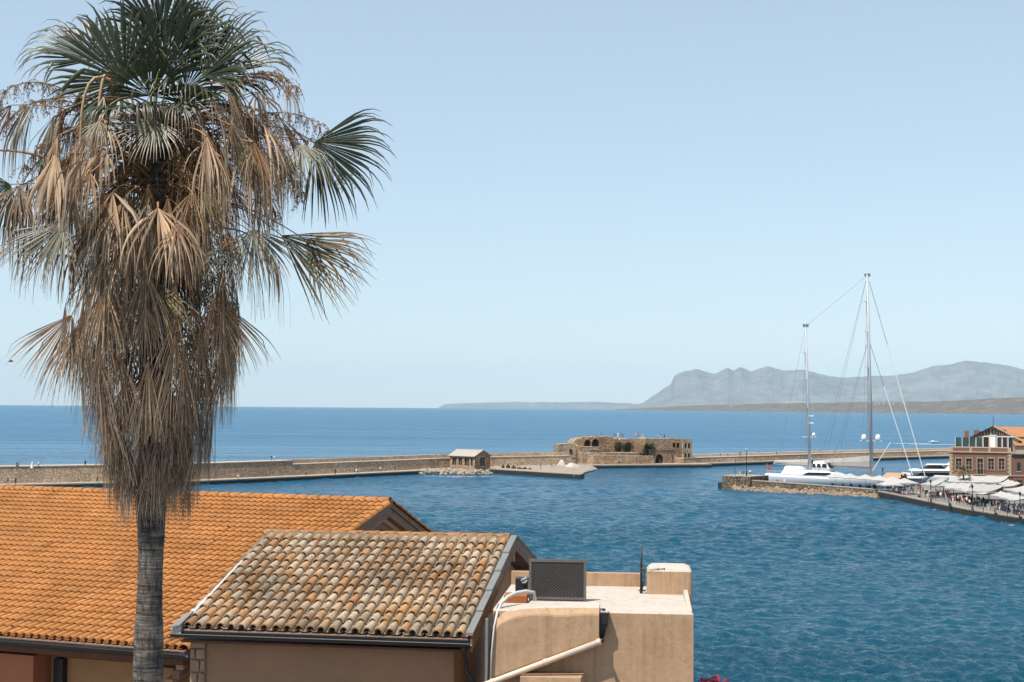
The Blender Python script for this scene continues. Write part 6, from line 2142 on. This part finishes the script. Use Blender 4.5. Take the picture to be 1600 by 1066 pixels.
# ------------------------------------------------------------------ motor yacht at the right
Y0 = D(1409, 752, 384.0)
my = thing('motor_yacht', 'sleek white motor yacht with dark windows and radar arch beside the red building', 'motor yacht', flat(Y0, 0), -.05)
YL = 25.0
mb = loft_hull(YL, 6.2, lambda u: 2.5 + .9 * u * u, 18, .85)
mb.v = [(YL - x, y, z) for x, y, z in mb.v]
mb.build('hull', M['hull_white'], my, smooth=True)
mb = MB(); soft(mb, 3.0, YL - 1.5, 2.6, 2.6, 3.9, .5, 3.0, .2); mb.build('main_deck_cabin', M['glass'], my, smooth=True)
rings = []
for u, h in ((0, 0), (.5, .35), (1, .55)):
    rings.append(rrect(1.8 + 1.6 * u, YL - 2.5 - .4 * u, -2.9 + .5 * u, 2.9 - .5 * u, 1.0, 3.92 + h, 4))
mb = MB(); cap_loft(mb, rings); mb.build('upper_deck', M['gel'], my, smooth=True)
mb = MB(); soft(mb, 4.2, 11.5, 1.9, 4.45, 5.5, 1.2, 3.2, .25); mb.build('windscreen', M['glass'], my, smooth=True)
mb = MB(); cap_loft(mb, [rrect(6.2, 13.2, -1.9, 1.9, .7, 5.52, 4), rrect(7.0, 12.8, -1.5, 1.5, .7, 5.8, 4)]); mb.build('hard_top', M['gel'], my, smooth=True)
for s in (-1, 1):
    MB().prism([(11.0, s * 1.9 - .12, 4.5), (12.6, s * 1.9 - .12, 4.5), (12.6, s * 1.9 + .12, 4.5), (11.0, s * 1.9 + .12, 4.5)], [(14.2, s * 1.6 - .1, 7.3), (15.2, s * 1.6 - .1, 7.3), (15.2, s * 1.6 + .1, 7.3), (14.2, s * 1.6 + .1, 7.3)]).build('arch_leg', M['gel'], my)
MB().box(14.2, 15.4, -1.75, 1.75, 7.302, 7.6).build('arch_top', M['gel'], my)
for y in (-1, .9):
    MB().lathe([(.3, 0), (.42, .25), (.36, .6), (.12, .78)], 10, (14.8, y, 7.602)).build('radar_dome', M['white'], my, smooth=True)
MB().tube([(1.0, -2.0, 3.3), (5, -2.9, 3.6), (14, -2.9, 3.6)], .04, 5).build('guard_rail', M['silver'], my)

# small boats out at sea
def runabout(label, px, py, L, rz, name='motorboat'):
    p = S(px, py)
    t = thing(name, label, 'boat', p, rz, 'small boats out at sea')
    loft_hull(L, L * .32, lambda u: L * .13 + L * .05 * u, 12, .9).build('hull', M['hull_white'], t, smooth=True)
    mb = MB(); soft(mb, L * .3, L * .68, L * .11, L * .13, L * .25, L * .12, L * .02, L * .02); mb.build('cabin', M['gel'], t, smooth=True)
    MB().box(L * .36, L * .6, -L * .112, -L * .1, L * .17, L * .21).build('window', M['glass'], t)
    return t
runabout('small white motorboat speeding behind the forestay with a long wake', 1451, 692.5, 6.5, .1)
runabout('tiny white boat close to the far shore left of the red building', 1476, 648.3, 11, .1)
runabout('tiny white boat close to the far shore above the red building', 1537, 649.6, 10, .0)
w0 = [S(1454, 692.4, .22), S(1440, 693.2, .22), S(1420, 693.3, .22), S(1400, 693.0, .22), S(1391, 692.6, .22)]
w1 = [S(1454, 693.2, .22), S(1440, 693.9, .22), S(1420, 694.0, .22), S(1400, 693.6, .22), S(1391, 692.8, .22)]
w2 = [S(1500, 694.8, .22), S(1470, 694.9, .22), S(1440, 694.9, .22), S(1420, 694.92, .22)]
w3 = [S(1500, 695.1, .22), S(1470, 695.5, .22), S(1440, 695.5, .22), S(1420, 695.1, .22)]
mb = MB()
for A_, B_ in ((w0, w1), (w2, w3)):
    for k in range(len(A_) - 1):
        mb.face([A_[k], A_[k + 1], B_[k + 1], B_[k]])
M['wake'] = plain('boat_wake', (0.4, 0.5, 0.58), .8, .2, .1)
tag(mb.build('wake', M['wake'], fix=False), 'long white wake trailing the motorboat at sea', 'wake', kind='stuff')

# ------------------------------------------------------------------ people
def body_mesh(name, joints, bones, regions):
    """one continuous skinned figure; joints: name -> (x, y, z, radius); facing -y"""
    me = bpy.data.meshes.new(name)
    ks = list(joints)
    me.from_pydata([joints[k][:3] for k in ks], [(ks.index(a), ks.index(b)) for a, b in bones], [])
    o = bpy.data.objects.new(name, me)
    COL.objects.link(o)
    sk = o.modifiers.new('skin', 'SKIN')
    for i, k in enumerate(ks):
        r = joints[k][3]
        me.skin_vertices[0].data[i].radius = (r[0], r[1]) if isinstance(r, tuple) else (r, r)
        me.skin_vertices[0].data[i].use_root = (k == 'pelvis')
    sb = o.modifiers.new('sub', 'SUBSURF'); sb.levels = 1; sb.render_levels = 1
    dg = bpy.context.evaluated_depsgraph_get()
    dg.update()
    out = bpy.data.meshes.new_from_object(o.evaluated_get(dg))
    bpy.data.objects.remove(o)
    out.name = name
    out.materials.clear()
    for k in range(5): out.materials.append(M['skin'])
    for p in out.polygons:
        p.use_smooth = True
        p.material_index = regions(p.center)
    return out
M['skin'] = plain('skin', (0.42, 0.25, 0.17), .6, .1, 4)
def J(pose):
    j = dict(pelvis=(0, 0, .93, (.16, .12)), waist=(0, 0, 1.1, (.145, .105)), chest=(0, 0, 1.32, (.185, .125)), neck=(0, .0, 1.49, .058), head0=(0, -.01, 1.58, .085), head1=(0, -.01, 1.68, .088),
             shL=(.19, 0, 1.41, .062), shR=(-.19, 0, 1.41, .062), hipL=(.095, 0, .88, .098), hipR=(-.095, 0, .88, .098))
    if pose == 'stand':
        j.update(elL=(.26, .02, 1.14, .045), waL=(.27, -.06, .9, .033), haL=(.27, -.09, .8, .03), elR=(-.26, .02, 1.14, .045), waR=(-.25, -.1, .92, .033), haR=(-.24, -.14, .82, .03),
                 knL=(.1, -.02, .49, .062), anL=(.11, .02, .09, .042), toL=(.12, -.14, .035, .035), knR=(-.1, -.02, .49, .062), anR=(-.11, .02, .09, .042), toR=(-.12, -.14, .035, .035))
    elif pose == 'walk':
        j.update(elL=(.25, .14, 1.16, .045), waL=(.25, .06, .93, .033), haL=(.25, .03, .84, .03), elR=(-.25, -.1, 1.15, .045), waR=(-.24, -.28, .98, .033), haR=(-.23, -.35, .92, .03),
                 knL=(.1, -.2, .5, .062), anL=(.1, -.27, .1, .042), toL=(.1, -.43, .04, .035), knR=(-.1, .06, .48, .062), anR=(-.1, .33, .14, .042), toR=(-.1, .24, .04, .035))
    else:
        dz = -.4
        for k in list(j): j[k] = (j[k][0], j[k][1] + .05, j[k][2] + dz, j[k][3])
        j.update(elL=(.26, -.04, .76, .045), waL=(.2, -.26, .66, .033), haL=(.16, -.34, .66, .03), elR=(-.26, -.04, .76, .045), waR=(-.2, -.26, .66, .033), haR=(-.16, -.34, .66, .03),
                 knL=(.11, -.4, .52, .066), anL=(.11, -.4, .1, .042), toL=(.12, -.54, .04, .035), knR=(-.11, -.4, .52, .066), anR=(-.11, -.38, .1, .042), toR=(-.12, -.52, .04, .035))
    b = [('pelvis', 'waist'), ('waist', 'chest'), ('chest', 'neck'), ('neck', 'head0'), ('head0', 'head1'), ('chest', 'shL'), ('chest', 'shR'), ('shL', 'elL'), ('elL', 'waL'), ('waL', 'haL'), ('shR', 'elR'), ('elR', 'waR'), ('waR', 'haR'),
         ('pelvis', 'hipL'), ('pelvis', 'hipR'), ('hipL', 'knL'), ('knL', 'anL'), ('anL', 'toL'), ('hipR', 'knR'), ('knR', 'anR'), ('anR', 'toR')]
    return j, b
def reg(dz=0.0, shorts=False, sit=False):
    def f(c):
        z = c.z - dz
        if c.z < .07: return 4
        if z > 1.64 or (z > 1.55 and c.y > .03 + (.05 if sit else 0)): return 3
        if z > 1.5: return 0
        if (abs(c.x) > .2 and z < 1.2) and not (sit and c.z < .6): return 0
        if z > .99: return 1
        if shorts and (c.z < .48): return 0
        return 2
    return f
BODY = {}
for pose, dz in (('stand', 0), ('walk', 0), ('sit', -.4)):
    for sh in (0, 1):
        j, b = J(pose)
        BODY[pose, sh] = body_mesh('person_' + pose, j, b, reg(dz, sh, pose == 'sit'))
def dress_mesh():
    me = BODY['stand', 0].copy()
    bm = bmesh.new(); bm.from_mesh(me)
    r = bmesh.ops.create_cone(bm, cap_ends=True, segments=14, radius1=.38, radius2=.15, depth=.95, matrix=Matrix.Translation((0, 0, .58)))
    for v in r['verts']:
        for f in v.link_faces: f.material_index = 2
    bm.to_mesh(me); bm.free()
    return me
CLOTH = {'white': (.72, .71, .69), 'black': (.02, .02, .022), 'grey': (.22, .22, .23), 'red': (.45, .05, .05), 'blue': (.06, .16, .42), 'teal': (.05, .3, .33), 'pink': (.6, .2, .26), 'beige': (.5, .4, .28), 'green': (.09, .2, .09), 'navy': (.03, .045, .1), 'denim': (.1, .15, .25), 'orange': (.55, .22, .07), 'khaki': (.3, .24, .15), 'brown': (.16, .09, .05)}
MC = {k: plain('cloth_' + k, v, .85, .15, 5) for k, v in CLOTH.items()}
HAIR = [plain('hair_%d' % i, c, .6, .2, 8) for i, c in enumerate([(.02, .015, .012), (.06, .035, .02), (.2, .14, .08), (.5, .47, .42)])]
crowd = []
pr = random.Random(99)
def person(px, py, z, where, pose=None, top=None, low=None, face=None, grp='people on the promenade', pt=None, sc_=None):
    pose = pose or pr.choice(['stand', 'walk', 'walk'])
    top = top or pr.choices(list(CLOTH), [9, 7, 4, 3, 3, 2, 2, 3, 1, 3, 1, 1, 1, 1])[0]
    low = low or pr.choice(['black', 'denim', 'beige', 'grey', 'white', 'navy', 'khaki', 'black'])
    sh = pr.random() < .55
    dress = pose == 'dress'
    me = BODY['stand' if dress else pose, int(sh and not dress)] if not dress else DRESS
    p = pt if pt is not None else S(px, py, z)
    o = bpy.data.objects.new('person', me)
    COL.objects.link(o)
    o.location = p
    o.rotation_euler = (0, 0, face if face is not None else pr.uniform(0, 6.28))
    s = sc_ or pr.uniform(.94, 1.06)
    o.scale = (s, s, s)
    for i, m in enumerate((M['skin'], MC[top], MC[low], pr.choice(HAIR), MC[pr.choice(['black', 'white', 'brown'])])):
        o.material_slots[i].link = 'OBJECT'
        o.material_slots[i].material = m
    act = {'stand': 'standing', 'walk': 'walking', 'sit': 'seated', 'dress': 'standing'}[pose]
    txt = 'person in long white dress standing %s' % where if dress else 'person in %s top, %s %s, %s %s' % (top, low, 'shorts' if sh else 'trousers', act, where)
    crowd.append((txt, proj(p)[0], o, grp))
    return o
DRESS = dress_mesh()
W1 = 'on the breakwater wall'
for px, py, kw in [(26, 733, dict(pose='walk', top='black', low='black')), (28.5, 733, dict(pose='walk', top='red', low='grey')), (50, 732.4, dict(pose='dress', top='white', low='white')), (60, 732, dict(pose='walk', top='white', low='navy')),
        (133, 729.6, dict(pose='stand', top='black', low='black')), (324, 724.3, dict(pose='walk', top='navy', low='denim')), (424, 721.0, dict(pose='stand', top='black', low='grey')), (429, 720.9, dict(pose='walk', top='white', low='beige'))]:
    person(px, py, 5.25, W1, grp='people on the breakwater', **kw)
for px, py, kw in [(12, 757.5, dict(pose='walk', top='teal', low='green')), (24, 757.4, dict(pose='stand', top='brown', low='black')), (152, 754.5, dict(pose='walk', top='red', low='black')), (372, 748.5, dict(pose='sit', top='white', low='grey')), (377, 748.4, dict(pose='sit', top='black', low='denim')),
        (478, 744.2, dict(pose='walk', top='grey', low='black')), (524, 741.6, dict(pose='stand', top='black', low='navy')), (557, 739.7, dict(pose='sit', top='white', low='black')), (563, 739.4, dict(pose='sit', top='grey', low='khaki')), (594, 738, dict(pose='walk', top='white', low='denim')), (617, 737, dict(pose='walk', top='navy', low='black'))]:
    person(px, py, 1.15, 'on quay below breakwater wall', grp='people on the breakwater', **kw)
rf = random.Random(5)
for px, off, zz in [(939, 20, 10.15), (960, 20, 9.9), (962.5, 20, 9.9), (965.5, 20, 9.9), (969, 20, 9.9), (971.5, 20, 9.85), (974, 20, 9.85), (993, 20, 9.7), (997, 20, 9.8), (1004.5, 20, 9.95), (1029, 13, 9.6), (1031.5, 13, 9.6), (1038, 13, 9.6), (1055, 13, 9.6)]:
    person(px, 0, 0, 'on the fort roof', grp='people at the fort', pt=fort_pt(px, off, zz))
for px, off, zz in [(967, 3.0, 1.3), (970, 2.6, 1.3), (1023, 4.0, 1.3), (1031, 6.0, 1.3), (1064.5, 5.5, 1.3)]:
    person(px, 0, 0, 'on the quay before the fort', grp='people at the fort', pt=fort_pt(px, off, zz))
for px, py in [(862, 732.6), (866, 732.2), (845, 734), (808, 733)]:
    person(px, py, 1.3, 'on the pale slipway', grp='people at the fort')
for px, pyb in [(1125, 0), (1136, 0), (1155.5, 0), (1184, 0), (1213, 0), (1280, 0), (1304.5, 0), (1314, 0), (1410, 0)]:
    k = np.interp(px, [a for a, b in BW2], list(range(len(BW2))))
    i = int(k); w = p2[i] + (p2[i + 1] - p2[i]) * (k - i)
    person(px, 0, 0, 'on right breakwater wall', grp='people on the breakwater', pt=w * ((w.length + 6.2) / w.length) + Vector((0, 0, 3.1)))
for px, pyb in [(1124, 0), (1178, 0), (1235, 0), (1247, 0)]:
    k = np.interp(px, [a for a, b in BW2], list(range(len(BW2))))
    i = int(k); w = p2[i] + (p2[i + 1] - p2[i]) * (k - i)
    person(px, 0, 0, 'on right breakwater quay', grp='people on the breakwater', pt=w * ((w.length + 2.2) / w.length) + Vector((0, 0, 1.2)))
# promenade strollers, surveyed
for px, py, kw in [(1391.6, 769.5, {}), (1397, 770, dict(top='white')), (1403, 771, {}), (1410, 774.5, dict(top='black', pose='stand')), (1415, 775.5, {}), (1420, 776, {}), (1431, 768, dict(top='white')), (1435, 768, dict(top='red')), (1438, 770, dict(top='red', pose='stand')), (1442, 772, dict(top='red', low='black')),
        (1450, 784, dict(top='white')), (1457.5, 784, dict(pose='stand', top='black', low='brown')), (1460, 780, dict(top='red')), (1464, 783.5, dict(top='black')), (1470, 781, dict(top='white')), (1478, 782, dict(top='pink', low='white')), (1474, 778, {}),
        (1489, 786, dict(top='pink', low='white')), (1492.5, 791, dict(top='red', low='white')), (1497, 787, dict(top='white', low='black')), (1503, 786, {}), (1511, 789.5, dict(top='white', low='black')), (1515, 793, dict(top='white')), (1525, 791, dict(top='white', low='navy')), (1528, 789, dict(top='blue', low='white')),
        (1536.4, 800.5, dict(top='green', low='brown', pose='stand')), (1543.6, 799.5, dict(top='teal', low='white')), (1547, 797, dict(top='pink')), (1558, 793, dict(top='blue', low='blue', pose='stand')), (1562, 805, dict(top='white', low='beige')), (1572.6, 800, dict(top='white', low='blue')), (1574, 806.5, dict(top='black')), (1580, 803, dict(top='white')),
        (1581.5, 807.5, dict(top='beige')), (1587, 804.5, dict(top='white')), (1590.5, 801, dict(top='beige')), (1598, 805, dict(top='grey')), (1567, 798, {}), (1552, 796, {}), (1532, 795, {}), (1520.5, 788, {}), (1507, 790, {}), (1484, 783, {}), (1446, 777, {}), (1427, 771, {}), (1585, 800, {}), (1594.5, 800, {}), (1577, 797, {})]:
    person(px, py, QZ, 'on the promenade', **kw)
# benches with sitters at the quay edge
def bench(label, px, py):
    p = S(px, py, QZ)
    t = thing('bench', label, 'bench', p, 1.3, 'benches at the quay edge')
    MB().box(-.9, .9, -.22, .22, .4, .47).build('seat', M['wood_dark'], t)
    MB().box(-.9, .9, .2, .26, .5, .9).build('backrest', M['wood_dark'], t)
    for x in (-.75, .75):
        MB().box(x - .05, x + .05, -.2, .2, 0, .398).build('leg', M['black'], t)
    for dx in (-.45, .4):
        w = house_matrix(t) @ Vector((dx, .05, .0))
        person(px, py, QZ, 'on a quay bench', pose='sit', face=1.3, pt=w)
for lb, px, py in [('dark bench at the quay edge below the umbrella pair', 1436, 777), ('dark bench at the quay edge left of the lamp before the fringed awning', 1484, 790.5), ('dark bench at the quay edge in front of the seamed awning', 1556, 804.5), ('dark bench at the quay edge nearest the right frame edge', 1594, 811)]:
    bench(lb, px, py)
# cafe tables and seated guests under the awnings
def seat_row(cells, where, z=QZ):
    for px, py in cells:
        p = S(px, py, z)
        lab = '%s small cafe table from the left %s' % (['first', 'second', 'third', 'fourth', 'fifth', 'sixth'][cells.index((px, py))], where)
        t = thing('cafe_table', lab, 'table', p, pr.uniform(0, 1), 'cafe tables under the awnings')
        MB().lathe([(.36, .7), (.38, .72), (.38, .75)], 10).build('tabletop', M['canvas'] if pr.random() < .4 else M['wood_dark'], t)
        MB().tube([(0, 0, 0), (0, 0, .7)], .04, 6).build('leg', M['black'], t)
        for a in (0, 3.14):
            f = a + pr.uniform(-.3, .3)
            c = p + Vector((math.sin(f) * .75, math.cos(f) * .75, 0))
            ch = link('chair', CHAIR, None, c, (0, 0, -f))
            tag(ch, 'dark chair behind %s' % lab.replace('small cafe table from the left', 'cafe table') if a == 0 else 'dark chair in front of %s' % lab.replace('small cafe table from the left', 'cafe table'), 'chair', 'cafe chairs under the awnings')
            if pr.random() < .75:
                person(px, py, z, where, pose='sit', face=-f, pt=c + Vector((0, 0, .0)))
mb = MB(); mb.box(-.22, .22, -.2, .22, .4, .45); mb.box(-.22, .22, .2, .25, .45, .9)
for x in (-.2, .2):
    for y in (-.18, .22): mb.box(x - .02, x + .02, y - .02, y + .02, 0, .4)
CHAIR = mb.mesh('chair', M['black'])
seat_row([(1300, 761.5), (1318, 763), (1330, 763.6), (1343, 764), (1355, 764.7), (1366, 765.2)], 'under the row umbrellas', 1.42)
seat_row([(1387, 766), (1396, 767), (1405, 768), (1414, 769), (1422, 767)], 'under the umbrella pair')
seat_row([(1448, 772), (1456, 774), (1464, 775), (1472, 774), (1480, 777)], 'under the slanting pale awning')
seat_row([(1488, 779), (1497, 781), (1506, 783), (1515, 784.5), (1524, 785.5), (1533, 786)], 'under the fringed awning')
seat_row([(1542, 789), (1550, 790), (1559, 792), (1568, 794), (1577, 796), (1588, 797)], 'under the seamed awning')
for px, py in ((1386, 0), (1391, 0), (1215, 0), (1226, 0)):
    k = np.interp(px if px < 1370 else 1360, [a for a, b in JT], list(range(len(JT)))); i = min(int(k), len(jp) - 2)
    w = jp[i] + (jp[i + 1] - jp[i]) * (k - i)
    person(px, 0, 0, 'on the mole beside the ketch', grp='people on the promenade', pt=w * ((w.length + 4.5 + (px % 3)) / w.length) + Vector((0, 0, 1.42)))
for px in (1161, 1172.0, 1156):
    person(px, 743.9, 3.5, 'on the mole tip', pose='stand' if px > 1160 else 'sit')
# every label singles out one person, counted from the left where clothes repeat
ORD = ['first', 'second', 'third', 'fourth', 'fifth', 'sixth', 'seventh', 'eighth', 'ninth', 'tenth', 'eleventh', 'twelfth']
seen = {}
for txt, x, o, g in crowd: seen.setdefault(txt, []).append((x, o, g))
for txt, l in seen.items():
    l.sort(key=lambda c: c[0])
    for i, (x, o, g) in enumerate(l):
        tag(o, txt if len(l) == 1 else '%s, %s from the left' % (txt, ORD[min(i, 11)]), 'person', g)

# the bird left of the palm
p = D(17, 565, 60)
b = thing('bird', 'small dark bird flying above the sea at the left edge', 'bird', p, .6)
b.scale = (.6, .6, .6)
mb = MB(); mb.tube([(-.16, 0, 0), (-.06, 0, 0), (.06, 0, .01), (.14, 0, .03), (.19, 0, .03)], [.01, .04, .045, .03, .006], 7); mb.build('body', M['black'], b, smooth=True)
for s in (-1, 1):
    MB().slab([(-.05, s * .03, .02), (.06, s * .03, .03), (.03, s * .2, .12), (-.05, s * .34, .1)], .008).build('wing', M['black'], b)
